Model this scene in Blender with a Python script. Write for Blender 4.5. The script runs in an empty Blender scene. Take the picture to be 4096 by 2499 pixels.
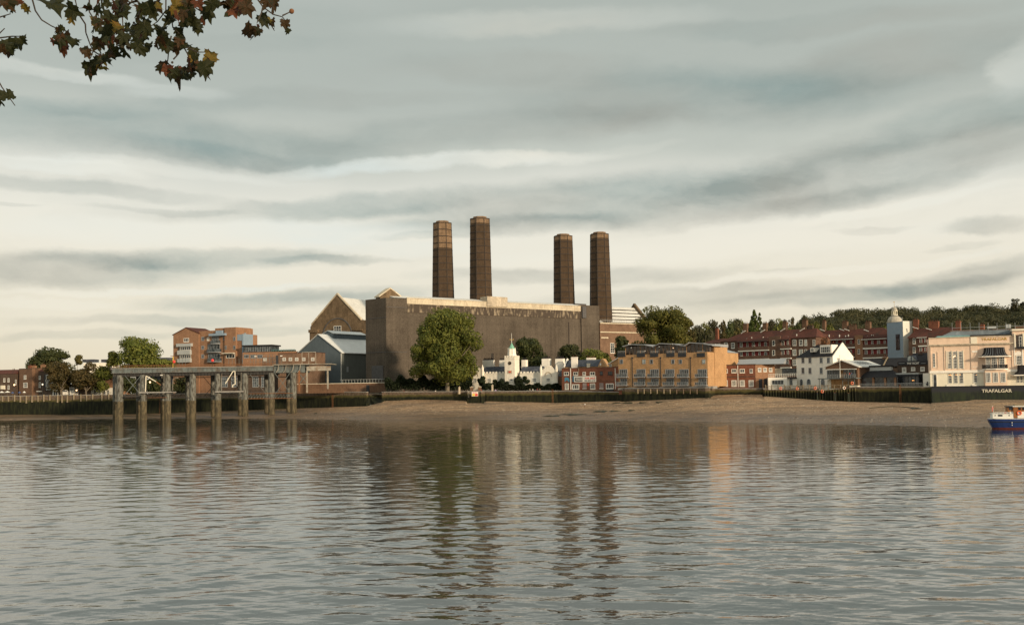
import bpy, bmesh, math, random
import numpy as np
from mathutils import Vector, Matrix, noise as mnoise

S = bpy.context.scene
COL = S.collection
rad = math.radians

# ------------------------------------------------------------------ camera
FPX = 3982.0; CXP = 2048.0; CYP = 1381.0; H = 10.0
PITCH = rad(2.5); ROLL = rad(0.9)
_f = Vector((0, math.cos(PITCH), math.sin(PITCH)))
_u0 = Vector((0, -math.sin(PITCH), math.cos(PITCH)))
_r0 = Vector((1, 0, 0))
_u = _u0 * math.cos(ROLL) + _r0 * math.sin(ROLL)
_r = _r0 * math.cos(ROLL) - _u0 * math.sin(ROLL)
cd = bpy.data.cameras.new('camera'); cam = bpy.data.objects.new('camera', cd); COL.objects.link(cam)
cd.sensor_width = 36; cd.lens = 36 * FPX / 4096; cd.shift_y = (CYP - 1249.5) / 4096
cd.clip_start = 0.1; cd.clip_end = 12000
cam.matrix_world = Matrix(((_r.x, _u.x, -_f.x, 0), (_r.y, _u.y, -_f.y, 0), (_r.z, _u.z, -_f.z, H), (0, 0, 0, 1)))
S.camera = cam

# ------------------------------------------------------------------ view
S.view_settings.view_transform = 'Standard'; S.view_settings.look = 'None'
S.view_settings.exposure = 0.0; S.view_settings.gamma = 1.0
S.cycles.max_bounces = 5; S.cycles.diffuse_bounces = 2; S.cycles.glossy_bounces = 3
S.cycles.transmission_bounces = 3; S.cycles.sample_clamp_indirect = 6

# ------------------------------------------------------------------ sun
SUN_AZ = (0.66, -0.75); SUN_EL = rad(13)
sd = bpy.data.lights.new('sun', 'SUN'); sun = bpy.data.objects.new('sun', sd); COL.objects.link(sun)
sd.energy = 4.2; sd.angle = rad(4.0); sd.color = (1.0, 0.80, 0.57)
_l = math.hypot(*SUN_AZ)
sdir = Vector((SUN_AZ[0]/_l*math.cos(SUN_EL), SUN_AZ[1]/_l*math.cos(SUN_EL), math.sin(SUN_EL)))
sun.rotation_euler = sdir.to_track_quat('Z', 'Y').to_euler()

# ------------------------------------------------------------------ world: Nishita sky behind stratus cloud decks
W = bpy.data.worlds.new('World'); S.world = W; W.use_nodes = True
nt = W.node_tree; N = nt.nodes; L = nt.links; N.clear()
def nd(t, **k):
    n = N.new(t)
    for a, b in k.items(): setattr(n, a, b)
    return n
out = nd('ShaderNodeOutputWorld'); bg = nd('ShaderNodeBackground'); bg.inputs[1].default_value = 0.1
sky = nd('ShaderNodeTexSky', sky_type='NISHITA', sun_disc=False)
sky.sun_elevation = SUN_EL; sky.sun_rotation = math.atan2(SUN_AZ[0], SUN_AZ[1])
tc = nd('ShaderNodeTexCoord'); sep = nd('ShaderNodeSeparateXYZ'); L.new(tc.outputs['Generated'], sep.inputs[0])
def M(op, a, b=None, c=None, clamp=False):
    n = nd('ShaderNodeMath', operation=op); n.use_clamp = clamp
    for i, v in enumerate((a, b, c)):
        if v is None: continue
        if isinstance(v, (int, float)): n.inputs[i].default_value = v
        else: L.new(v, n.inputs[i])
    return n.outputs[0]
az = M('ARCTAN2', sep.outputs[0], sep.outputs[1])
el = M('ARCSINE', sep.outputs[2])
cmb = nd('ShaderNodeCombineXYZ'); L.new(az, cmb.inputs[0]); L.new(el, cmb.inputs[1])
def noise(vec, sx, sy, scale, detail=4, rough=.55, off=0.0):
    mp = nd('ShaderNodeMapping'); mp.inputs['Scale'].default_value = (sx, sy, 1); mp.inputs['Location'].default_value = (off, off*.7, off*.3)
    L.new(vec, mp.inputs[0])
    n = nd('ShaderNodeTexNoise'); n.inputs['Scale'].default_value = scale
    n.inputs['Detail'].default_value = detail; n.inputs['Roughness'].default_value = rough
    L.new(mp.outputs[0], n.inputs['Vector']); return n
# warp the cloud coordinates so that the decks have torn edges
w1 = noise(cmb.outputs[0], 1.0, 2.0, 5.0, 6, .60)
vm = nd('ShaderNodeVectorMath', operation='SUBTRACT'); L.new(w1.outputs['Color'], vm.inputs[0]); vm.inputs[1].default_value = (.5, .5, .5)
vs = nd('ShaderNodeVectorMath', operation='MULTIPLY'); L.new(vm.outputs[0], vs.inputs[0]); vs.inputs[1].default_value = (.13, .042, 0)
wv = nd('ShaderNodeVectorMath', operation='ADD'); L.new(cmb.outputs[0], wv.inputs[0]); L.new(vs.outputs[0], wv.inputs[1])
WV = wv.outputs[0]
def skypos(x, y):   # direction of a place in the sky, as azimuth / elevation
    px, py = x*1.6623, y*1.6623
    d = _f + _r*((px-CXP)/FPX) + _u*(-(py-CYP)/FPX); d.normalize()
    return math.atan2(d.x, d.y), math.asin(d.z)
def blobs(lst):
    acc = None
    for (x, y, rx, ry, rot, amt) in lst:
        a, e = skypos(x, y)
        mp = nd('ShaderNodeMapping', vector_type='TEXTURE')
        mp.inputs['Location'].default_value = (a, e, 0); mp.inputs['Rotation'].default_value = (0, 0, rad(rot))
        mp.inputs['Scale'].default_value = (rx*1.6623/FPX, ry*1.6623/FPX, 1)
        L.new(WV, mp.inputs[0])
        ln = nd('ShaderNodeVectorMath', operation='LENGTH'); L.new(mp.outputs[0], ln.inputs[0])
        mr = nd('ShaderNodeMapRange', interpolation_type='SMOOTHSTEP')
        mr.inputs[1].default_value = 1.2; mr.inputs[2].default_value = .5; mr.inputs[3].default_value = 0; mr.inputs[4].default_value = amt
        L.new(ln.outputs['Value'], mr.inputs[0])
        acc = mr.outputs[0] if acc is None else M('ADD', acc, mr.outputs[0])
    return acc
dark = blobs([(430, 335, 560, 62, -3, .75), (560, 372, 330, 26, -4, .45), (1150, 315, 560, 52, 4, .6), (1700, 230, 560, 75, -2, .8), (2150, 150, 420, 60, 3, .7), (2300, 290, 360, 45, 5, .6), (1250, 160, 360, 40, -4, .45), (760, 235, 380, 30, 3, .35), (250, 255, 300, 26, 2, .35), (1950, 60, 420, 28, -2, .45), (500, 110, 360, 26, 6, .25),
              (1420, 480, 560, 62, 4, .85), (800, 500, 430, 32, 5, .65), (1250, 540, 420, 26, 1, .5), (2050, 415, 560, 74, 7, .85), (2000, 478, 480, 30, 6, .4), (250, 455, 330, 20, -3, .45), (420, 512, 160, 10, 0, .35),
              (150, 655, 330, 42, 2, .85), (480, 630, 380, 26, 1, .7), (780, 632, 200, 12, 2, .45), (660, 728, 330, 22, 1, .6), (380, 768, 330, 16, 1, .5), (820, 715, 260, 20, 1, .4), (230, 806, 230, 12, 0, .4), (650, 790, 170, 14, 0, .35),
              (1380, 670, 380, 26, -1, .6), (1650, 715, 400, 24, 1, .5), (2080, 708, 420, 24, 3, .7), (2330, 665, 260, 28, 7, .75), (1880, 660, 90, 8, 4, .3), (2110, 548, 110, 10, 0, .4), (2410, 545, 110, 20, -3, .6), (2330, 590, 110, 8, 0, .25), (1000, 568, 130, 10, 2, .4), (60, 495, 90, 6, 0, .3)])
bright = blobs([(400, 405, 330, 14, -3, .45), (1050, 398, 420, 20, 3, .9), (110, 388, 190, 18, -4, .8), (1480, 358, 160, 14, 3, .2),
                (2180, 492, 330, 14, 6, .8), (2440, 165, 90, 50, 40, .35), (130, 160, 230, 16, -2, .45), (420, 215, 160, 20, 0, .3), (1300, 60, 460, 30, 0, .25),
                (1700, 600, 620, 34, 2, .6), (520, 565, 560, 34, 2, .6), (2000, 655, 420, 10, 4, .6), (420, 702, 420, 9, 2, .6), (130, 730, 160, 12, 0, .4), (900, 600, 300, 22, 0, .4)])
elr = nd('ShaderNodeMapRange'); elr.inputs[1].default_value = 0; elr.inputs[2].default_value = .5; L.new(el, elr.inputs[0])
# soften the level of the gradient with low noise
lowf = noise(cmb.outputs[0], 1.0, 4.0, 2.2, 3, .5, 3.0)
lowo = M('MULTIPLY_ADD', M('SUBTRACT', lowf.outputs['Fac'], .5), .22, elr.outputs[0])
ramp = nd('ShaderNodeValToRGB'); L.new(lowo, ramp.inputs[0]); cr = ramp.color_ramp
stops = [(0.0, (.82, .72, .54)), (.12, (.84, .77, .62)), (.25, (.88, .83, .70)), (.345, (.87, .84, .73)), (.41, (.73, .73, .65)), (.48, (.575, .60, .535)), (.56, (.485, .52, .47)), (.74, (.45, .49, .445)), (.86, (.53, .56, .52)), (1.0, (.76, .79, .73))]  # upper stops, unseen above the view, are brightened to light water and scene
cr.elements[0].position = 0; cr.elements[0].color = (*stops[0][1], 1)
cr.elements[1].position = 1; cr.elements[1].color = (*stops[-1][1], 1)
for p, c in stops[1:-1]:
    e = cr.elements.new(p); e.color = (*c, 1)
def mixc(f, a, b):
    n = nd('ShaderNodeMix', data_type='RGBA'); n.clamp_factor = True
    if isinstance(f, float): n.inputs[0].default_value = f
    else: L.new(f, n.inputs[0])
    for i, v in ((6, a), (7, b)):
        if isinstance(v, tuple): n.inputs[i].default_value = (*v, 1)
        else: L.new(v, n.inputs[i])
    return n.outputs[2]
tex = noise(WV, 1.0, 2.6, 9.0, 7, .60, 7.0)
tx = M('MULTIPLY', M('SUBTRACT', tex.outputs['Fac'], .5), 1.0)
tex2 = noise(WV, 1.0, 2.2, 34.0, 5, .6, 21.0); tx2 = M('MULTIPLY', M('SUBTRACT', tex2.outputs['Fac'], .5), .30)
tx = M('ADD', tx, tx2)
df = M('ADD', M('MULTIPLY', dark, .62), M('MULTIPLY', tx, M('ADD', M('MULTIPLY', dark, .6), .36)), clamp=True)
hue = noise(cmb.outputs[0], 1.0, 3.0, 3.4, 3, .5, 11.0)
hf = nd('ShaderNodeMapRange'); hf.inputs[1].default_value = .38; hf.inputs[2].default_value = .62; L.new(hue.outputs['Fac'], hf.inputs[0])
gcol = mixc(hf.outputs[0], (.385, .385, .335), (.27, .35, .33))
c1 = mixc(df, ramp.outputs[0], gcol)
bf = M('ADD', M('MULTIPLY', bright, .75), M('MULTIPLY', tx, M('MULTIPLY', bright, 1.2)), clamp=True)
bcol = mixc(hf.outputs[0], (.93, .88, .75), (.80, .85, .80))
c2 = mixc(bf, c1, bcol)
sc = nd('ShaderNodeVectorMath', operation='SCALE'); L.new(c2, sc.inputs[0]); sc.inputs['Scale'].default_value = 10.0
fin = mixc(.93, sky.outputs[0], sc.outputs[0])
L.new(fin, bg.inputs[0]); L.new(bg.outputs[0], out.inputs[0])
W.cycles.sampling_method = 'MANUAL'; W.cycles.sample_map_resolution = 512

# ------------------------------------------------------------------ projection helpers
def ray(px, py): return _f + _r*((px-CXP)/FPX) + _u*(-(py-CYP)/FPX)
def P(px, py, Y):
    d = ray(px, py); t = Y/d.y
    return Vector((d.x*t, Y, H + d.z*t))
def XY(px, Y):           # plan position of a column of the picture near the horizon
    p = P(px, 1555-(px-2048)*math.tan(ROLL), Y); return Vector((p.x, p.y))
def interp(tab, x):
    if x <= tab[0][0]: a, b = tab[0], tab[1]
    elif x >= tab[-1][0]: a, b = tab[-2], tab[-1]
    else:
        for a, b in zip(tab, tab[1:]):
            if a[0] <= x <= b[0]: break
    t = (x-a[0])/(b[0]-a[0]); return a[1]+(b[1]-a[1])*t

# ------------------------------------------------------------------ materials
MATS = {}
def material(name, build):
    m = bpy.data.materials.new(name); m.use_nodes = True
    t = m.node_tree; t.nodes.clear()
    o = t.nodes.new('ShaderNodeOutputMaterial'); b = t.nodes.new('ShaderNodeBsdfPrincipled')
    t.links.new(b.outputs[0], o.inputs[0]); build(t, b, o); MATS[name] = m; return m
def tn(t, ty, **k):
    n = t.nodes.new(ty)
    for a, v in k.items(): setattr(n, a, v)
    return n
def tmath(t, op, a, b=None, clamp=False):
    n = tn(t, 'ShaderNodeMath', operation=op); n.use_clamp = clamp
    for i, v in enumerate((a, b)):
        if v is None: continue
        if isinstance(v, (int, float)): n.inputs[i].default_value = v
        else: t.links.new(v, n.inputs[i])
    return n.outputs[0]
def tmix(t, f, a, b):
    n = tn(t, 'ShaderNodeMix', data_type='RGBA')
    if isinstance(f, (int, float)): n.inputs[0].default_value = f
    else: t.links.new(f, n.inputs[0])
    for i, v in ((6, a), (7, b)):
        if isinstance(v, tuple): n.inputs[i].default_value = (*v[:3], 1)
        else: t.links.new(v, n.inputs[i])
    return n.outputs[2]
def tnoise(t, scale, detail=4, sc=(1, 1, 1), coord='P', rough=.6):
    if coord == 'P': g = tn(t, 'ShaderNodeNewGeometry').outputs['Position']
    else: g = tn(t, 'ShaderNodeTexCoord').outputs['Object']
    mp = tn(t, 'ShaderNodeMapping'); mp.inputs['Scale'].default_value = sc; t.links.new(g, mp.inputs[0])
    n = tn(t, 'ShaderNodeTexNoise'); n.inputs['Scale'].default_value = scale; n.inputs['Detail'].default_value = detail
    n.inputs['Roughness'].default_value = rough
    t.links.new(mp.outputs[0], n.inputs['Vector']); return n.outputs['Fac']
def trange(t, v, a, b, c=0, d=1):
    n = tn(t, 'ShaderNodeMapRange'); t.links.new(v, n.inputs[0])
    for i, x in enumerate((a, b, c, d)): n.inputs[i+1].default_value = x
    return n.outputs[0]
def plain(name, col, rough=.8, var=.25, fine=1.6, streak=.0, metal=0.0, col2=None, coarse=.12):
    def bld(t, b, o):
        n1 = tnoise(t, fine, 5); n2 = tnoise(t, coarse, 4)
        lo = tuple(c*(1-var) for c in col); hi = tuple(min(1, c*(1+var)) for c in col)
        s = tmath(t, 'ADD', tmath(t, 'MULTIPLY', n1, .55), tmath(t, 'MULTIPLY', n2, .45))
        c = tmix(t, trange(t, s, .36, .64), lo, hi)
        if col2: c = tmix(t, trange(t, tnoise(t, .35, 5), .52, .66, 0, .8), c, col2)
        if streak:
            st = tnoise(t, 1.0, 4, (1, 1, .07))
            c = tmix(t, trange(t, st, .48, .68, 0, streak), c, tuple(x*.42 for x in col))
        t.links.new(c, b.inputs['Base Color']); b.inputs['Roughness'].default_value = rough; b.inputs['Metallic'].default_value = metal
        b.inputs['Specular IOR Level'].default_value = .25
    return material(name, bld)
def brick(name, col, mortar=None, var=.3, soot=.25):
    mortar = mortar or tuple(min(1, c*1.35+.03) for c in col)
    def bld(t, b, o):
        g = tn(t, 'ShaderNodeNewGeometry').outputs['Position']; sp = tn(t, 'ShaderNodeSeparateXYZ'); t.links.new(g, sp.inputs[0])
        cb = tn(t, 'ShaderNodeCombineXYZ'); t.links.new(tmath(t, 'ADD', sp.outputs[0], tmath(t, 'MULTIPLY', sp.outputs[1], .7)), cb.inputs[0]); t.links.new(sp.outputs[2], cb.inputs[1])
        bt = tn(t, 'ShaderNodeTexBrick'); t.links.new(cb.outputs[0], bt.inputs['Vector']); bt.inputs['Scale'].default_value = 2.2
        bt.inputs['Color1'].default_value = (*tuple(c*(1-var) for c in col), 1); bt.inputs['Color2'].default_value = (*tuple(c*(1+var) for c in col), 1)
        bt.inputs['Mortar'].default_value = (*mortar, 1); bt.inputs['Mortar Size'].default_value = .02
        s = tnoise(t, .3, 6); s2 = tnoise(t, 1.1, 4, (1, 1, .15)); s3 = tnoise(t, 1.7, 3)
        c = tmix(t, trange(t, s, .42, .68, 0, soot*1.4), bt.outputs['Color'], tuple(x*.45 for x in col))
        c = tmix(t, trange(t, s2, .5, .72, 0, soot), c, tuple(x*.35 for x in col))
        c = tmix(t, trange(t, s3, .5, .75, 0, .35), c, tuple(min(1, x*1.5) for x in col))
        t.links.new(c, b.inputs['Base Color']); b.inputs['Roughness'].default_value = .88; b.inputs['Specular IOR Level'].default_value = .2
    return material(name, bld)
def glass(name, col=(.03, .035, .04), rough=.06):
    def bld(t, b, o):
        n = tnoise(t, .8, 2)
        c = tmix(t, trange(t, n, .4, .65), tuple(x*.5 for x in col), tuple(x*2.2 for x in col))
        t.links.new(c, b.inputs['Base Color']); b.inputs['Roughness'].default_value = rough; b.inputs['Specular IOR Level'].default_value = .55
    return material(name, bld)
def emis(name, col, st):
    def bld(t, b, o):
        b.inputs['Base Color'].default_value = (*col, 1); b.inputs['Emission Color'].default_value = (*col, 1); b.inputs['Emission Strength'].default_value = st
    return material(name, bld)
def foliage(name, c1, c2, c3, scale=.22):
    def bld(t, b, o):
        n = tnoise(t, scale, 4, coord='O'); r = tn(t, 'ShaderNodeNewGeometry').outputs['Random Per Island']
        oi = tn(t, 'ShaderNodeObjectInfo').outputs['Random']
        c = tmix(t, trange(t, n, .40, .62), c1, c2)
        c = tmix(t, trange(t, r, .6, 1.0, 0, .55), c, c3)
        hs = tn(t, 'ShaderNodeHueSaturation'); t.links.new(c, hs.inputs['Color']); t.links.new(trange(t, oi, 0, 1, .8, 1.25), hs.inputs['Value'])
        t.links.new(trange(t, oi, 0, 1, .485, .51), hs.inputs['Hue'])
        t.links.new(hs.outputs[0], b.inputs['Base Color']); b.inputs['Roughness'].default_value = .65; b.inputs['Specular IOR Level'].default_value = .25
        tr = tn(t, 'ShaderNodeBsdfTranslucent'); t.links.new(hs.outputs[0], tr.inputs[0])
        mx = tn(t, 'ShaderNodeMixShader'); mx.inputs[0].default_value = .3; t.links.new(b.outputs[0], mx.inputs[1]); t.links.new(tr.outputs[0], mx.inputs[2])
        t.links.new(mx.outputs[0], o.inputs[0])
    return material(name, bld)

def _psw(t, b, o):
    n = tnoise(t, 2.2, 5); st = tnoise(t, .55, 5, (1, 1, .05)); bg_ = tnoise(t, .07, 4); ly = tnoise(t, .5, 3, (.03, .03, 1))
    v = tmath(t, 'ADD', tmath(t, 'ADD', tmath(t, 'MULTIPLY', n, .40), tmath(t, 'MULTIPLY', st, .20)), tmath(t, 'ADD', tmath(t, 'MULTIPLY', bg_, .30), tmath(t, 'MULTIPLY', ly, .10)))
    c = tmix(t, trange(t, v, .41, .59), (.056, .045, .034), (.128, .104, .079)); t.links.new(c, b.inputs['Base Color']); b.inputs['Roughness'].default_value = .95; b.inputs['Specular IOR Level'].default_value = .15
material('ps_grey', _psw)
plain('ps_grey_dark', (.10, .095, .092), .9, .2, 1.2, .3)
brick('ps_brick', (.16, .108, .060), soot=.6)
brick('ps_brick_red', (.175, .105, .065), soot=.4)
brick('stack_brick', (.078, .051, .030), (.06, .040, .025), var=.3, soot=.4)
brick('stack_cap', (.20, .13, .075), soot=.5)
plain('strap', (.045, .035, .028), .7, .2)
plain('white_band', (.55, .47, .34), .85, .22, 1.5, .35, col2=(.40, .32, .22))
def _weath(t, b, o):
    n = tnoise(t, .9, 6, (1, 1, .30)); n2 = tnoise(t, .35, 4); m_ = tmath(t, 'ADD', tmath(t, 'MULTIPLY', n, .7), tmath(t, 'MULTIPLY', n2, .3))
    c = tmix(t, trange(t, m_, .50, .66), (.06, .044, .030), (.34, .27, .18)); t.links.new(c, b.inputs['Base Color']); b.inputs['Roughness'].default_value = .9
material('weathered', _weath)
plain('stain_conc', (.50, .42, .31), .9, .3, 1.2, .55)
plain('pale_roof', (.60, .58, .52), .55, .12, .6, .15)
plain('shed_blue', (.105, .13, .14), .6, .12, .5, .25)
plain('shed_side', (.13, .14, .125), .6, .12, .5, .2)
plain('shed_roof', (.60, .60, .56), .5, .08, .5, .1)
plain('grey_trim', (.40, .41, .39), .6, .1)
brick('orange_brick', (.27, .145, .080), soot=.25)
brick('yellow_brick', (.42, .245, .115), soot=.25)
brick('red_brick', (.20, .075, .042), soot=.3)
brick('estate_brick', (.135, .078, .052), soot=.3)
brick('brown_brick', (.15, .085, .05), soot=.35)
brick('dark_brick', (.075, .05, .034), soot=.35)
plain('red_paint', (.19, .028, .026), .6, .2)
plain('tile_red', (.085, .030, .020), .9, .35, 1.5, col2=(.05, .028, .02))
plain('slate', (.045, .05, .062), .7, .35, 1.6, col2=(.12, .125, .14))
plain('slate_dark', (.018, .017, .018), .8, .3, 1.4)
plain('white_paint', (.86, .80, .69), .7, .06, 1.0, .12)
plain('cream_paint', (.70, .64, .50), .75, .1, .8, .2)
plain('hospital_white', (.84, .77, .64), .8, .12, .9, .25)
plain('pink_stucco', (.74, .55, .405), .8, .1, .7, .15)
plain('pale_stucco', (.80, .73, .57), .8, .08, .7, .12)
plain('white_frame', (.78, .75, .66), .6, .04)
plain('grey_frame', (.30, .31, .31), .6, .1)
plain('dark_frame', (.035, .037, .04), .5, .2)
plain('black_paint', (.022, .023, .026), .5, .2)
plain('concrete', (.30, .28, .25), .9, .18, 1.0, .3)
plain('steel_grey', (.13, .148, .14), .7, .3, 1.0, .6, col2=(.11, .08, .055))
plain('steel_dark', (.045, .042, .038), .75, .25)
plain('steel_light', (.33, .30, .24), .7, .25, .9, .45, col2=(.18, .11, .06))
plain('rust', (.20, .09, .04), .85, .3)
plain('timber', (.14, .10, .065), .9, .3, 1.4)
plain('timber_pale', (.25, .20, .13), .9, .25, 1.4)
plain('copper_green', (.20, .42, .30), .65, .2)
plain('teal', (.16, .30, .30), .6, .25, .9)
plain('blue_grey_roof', (.17, .20, .22), .6, .3, .6, .2, col2=(.30, .33, .35))
plain('lead_dome', (.42, .38, .30), .7, .25, 1.2, .4)
plain('gold', (.48, .30, .07), .5, .1)
plain('sign_red', (.62, .07, .04), .6, .05)
plain('sign_yellow', (.70, .48, .06), .6, .05)
plain('board_grey', (.10, .09, .085), .7, .1)
plain('graffiti_blue', (.07, .25, .36), .7, .25)
plain('boarded', (.27, .22, .20), .9, .2)
plain('blue_cladding', (.24, .31, .37), .4, .08, .6, .1)
plain('cream_cladding', (.62, .60, .52), .5, .06)
plain('orange_ring', (.75, .13, .04), .5, .08)
plain('buoy_red', (.70, .06, .05), .4, .08)
plain('hull_blue', (.018, .038, .13), .35, .15, 1.5)
plain('hull_red', (.10, .022, .018), .7, .2)
plain('boat_white', (.76, .73, .65), .4, .04, 1.0, .06)
plain('varnish', (.26, .105, .035), .4, .2, 2.5)
plain('bark', (.17, .14, .10), .9, .4, 2.0)
plain('bark_dark', (.05, .04, .03), .9, .4, 2.0)
plain('skin', (.45, .27, .19), .6, .05)
plain('seaweed', (.035, .034, .018), .6, .4, 1.5)
plain('pebble_pale', (.42, .37, .30), .8, .2)
plain('ground_mat', (.12, .11, .07), .95, .25, .3)
plain('paving', (.26, .24, .21), .9, .15, .6)
plain('curtain', (.50, .44, .34), .9, .15, 2.0)
glass('glass_dark'); glass('glass_sky', (.045, .055, .06), .12); glass('glass_pale', (.22, .24, .22), .2)
glass('glass_warm', (.035, .022, .015), .1)
emis('lamp_glow', (1.0, .62, .34), 2.2); emis('warm_bulb', (1.0, .45, .12), 2.0); emis('lamp_white', (.9, .85, .7), .6)
for nme, c in dict(cloth_red=(.42, .05, .04), cloth_dark=(.03, .03, .04), cloth_blue=(.06, .10, .22), cloth_white=(.62, .58, .52), cloth_lilac=(.40, .30, .45),
                   cloth_brown=(.16, .09, .05), cloth_tan=(.38, .30, .20), cloth_green=(.08, .12, .07), hair=(.05, .03, .02)).items():
    plain(nme, c, .85, .1)
foliage('leaf_plane', (.070, .086, .016), (.130, .135, .024), (.175, .155, .03))
foliage('leaf_bright', (.090, .105, .020), (.16, .16, .03), (.22, .19, .035))
foliage('leaf_dark', (.036, .048, .015), (.062, .072, .020), (.09, .085, .025))
foliage('leaf_autumn', (.060, .056, .018), (.11, .085, .024), (.15, .11, .03))
foliage('leaf_poplar', (.055, .075, .018), (.09, .11, .022), (.13, .13, .03))
foliage('leaf_wood', (.050, .054, .024), (.078, .072, .030), (.095, .078, .035), .04)
foliage('leaf_hedge', (.012, .020, .008), (.020, .030, .011), (.035, .042, .014), .6)
def _tide(t, b, o):   # masonry river wall: brick above, weed growing below the high-tide line
    g = tn(t, 'ShaderNodeNewGeometry').outputs['Position']; sp = tn(t, 'ShaderNodeSeparateXYZ'); t.links.new(g, sp.inputs[0])
    n = tnoise(t, .45, 5); n2 = tnoise(t, 1.3, 5); n3 = tnoise(t, 1.2, 4, (1, 1, .2))
    z = tmath(t, 'ADD', sp.outputs[2], tmath(t, 'MULTIPLY', tmath(t, 'SUBTRACT', n, .5), 1.6))
    br = tmix(t, trange(t, n2, .4, .62), (.085, .062, .045), (.17, .125, .085))
    br = tmix(t, trange(t, n, .55, .62, 0, .5), br, (.22, .15, .10))
    al = tmix(t, trange(t, n3, .42, .62), (.010, .011, .006), (.026, .028, .012))
    mid = tmix(t, n2, (.07, .06, .02), (.10, .085, .03))
    c = tmix(t, trange(t, z, 8.0, 8.6), mid, br); c = tmix(t, trange(t, z, 7.2, 7.9), al, c)
    t.links.new(c, b.inputs['Base Color']); b.inputs['Roughness'].default_value = .85; b.inputs['Specular IOR Level'].default_value = .2
material('tide_wall', _tide)
def _tideblack(t, b, o):
    g = tn(t, 'ShaderNodeNewGeometry').outputs['Position']; sp = tn(t, 'ShaderNodeSeparateXYZ'); t.links.new(g, sp.inputs[0])
    n = tnoise(t, .45, 5); n3 = tnoise(t, 1.2, 4, (1, 1, .2))
    z = tmath(t, 'ADD', sp.outputs[2], tmath(t, 'MULTIPLY', tmath(t, 'SUBTRACT', n, .5), 1.2))
    al = tmix(t, trange(t, n3, .42, .62), (.007, .012, .005), (.020, .030, .009))
    c = tmix(t, trange(t, z, 6.6, 7.4), al, (.020, .021, .025))
    t.links.new(c, b.inputs['Base Color']); b.inputs['Roughness'].default_value = .7
material('tide_black', _tideblack)
def _tidecol(t, b, o):
    g = tn(t, 'ShaderNodeNewGeometry').outputs['Position']; sp = tn(t, 'ShaderNodeSeparateXYZ'); t.links.new(g, sp.inputs[0])
    n = tnoise(t, .9, 5); n2 = tnoise(t, 1.6, 5, (1, 1, .3))
    z = tmath(t, 'ADD', sp.outputs[2], tmath(t, 'MULTIPLY', tmath(t, 'SUBTRACT', n, .5), .5))
    up = tmix(t, trange(t, n2, .40, .62), (.18, .18, .155), (.06, .053, .042))
    dn = tmix(t, trange(t, n2, .4, .62), (.055, .045, .028), (.13, .105, .06))
    c = tmix(t, trange(t, z, 7.2, 7.45), dn, up)
    t.links.new(c, b.inputs['Base Color']); b.inputs['Roughness'].default_value = .85; b.inputs['Specular IOR Level'].default_value = .2
material('tide_column', _tidecol)
def _shore(t, b, o):
    g = tn(t, 'ShaderNodeNewGeometry').outputs['Position']; sp = tn(t, 'ShaderNodeSeparateXYZ'); t.links.new(g, sp.inputs[0])
    n = tnoise(t, 2.2, 6); n2 = tnoise(t, .05, 5, (1, 2.2, 1)); n3 = tnoise(t, .45, 4); n4 = tnoise(t, .02, 3)
    c = tmix(t, trange(t, n, .38, .64), (.24, .145, .078), (.55, .37, .215))
    c = tmix(t, trange(t, n2, .42, .64, 0, .55), c, (.13, .105, .075))
    c = tmix(t, trange(t, n3, .54, .70, 0, .6), c, (.095, .080, .045)); n5 = tnoise(t, .16, 5, (.5, 1.6, 1)); c = tmix(t, trange(t, n5, .5, .66, 0, .6), c, (.14, .10, .065)); n6 = tnoise(t, 1.0, 5, (.03, .03, 1.7)); c = tmix(t, trange(t, n6, .50, .62, 0, .55), c, (.15, .105, .07)); n7 = tnoise(t, .7, 3, (1, .6, 1)); c = tmix(t, trange(t, n7, .60, .70, 0, .7), c, (.62, .48, .33))
    z = tmath(t, 'ADD', sp.outputs[2], tmath(t, 'MULTIPLY', tmath(t, 'SUBTRACT', n2, .5), 2.0))
    z = tmath(t, 'SUBTRACT', z, trange(t, sp.outputs[0], -115, -75, 2.6, 0)); wet = trange(t, z, 1.0, 3.2)
    wetc = tmix(t, .55, c, (.035, .024, .014)); c = tmix(t, wet, wetc, c)
    t.links.new(c, b.inputs['Base Color']); t.links.new(trange(t, wet, 0, 1, .45, .95), b.inputs['Roughness']); b.inputs['Specular IOR Level'].default_value = .2
    bp = tn(t, 'ShaderNodeBump'); bp.inputs['Distance'].default_value = .25; bp.inputs['Strength'].default_value = .7; t.links.new(n, bp.inputs['Height']); t.links.new(bp.outputs[0], b.inputs['Normal'])
material('shore', _shore)
def _water(t, b, o):
    a = tnoise(t, .9, 4, (.55, 1.35, 1), rough=.6)
    bp = tn(t, 'ShaderNodeBump'); bp.inputs['Distance'].default_value = .02; bp.inputs['Strength'].default_value = 1.0
    t.links.new(a, bp.inputs['Height']); t.links.new(bp.outputs[0], b.inputs['Normal'])
    b.inputs['Base Color'].default_value = (.030, .033, .026, 1); b.inputs['Roughness'].default_value = .02; b.inputs['IOR'].default_value = 2.8
material('water', _water)

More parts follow.
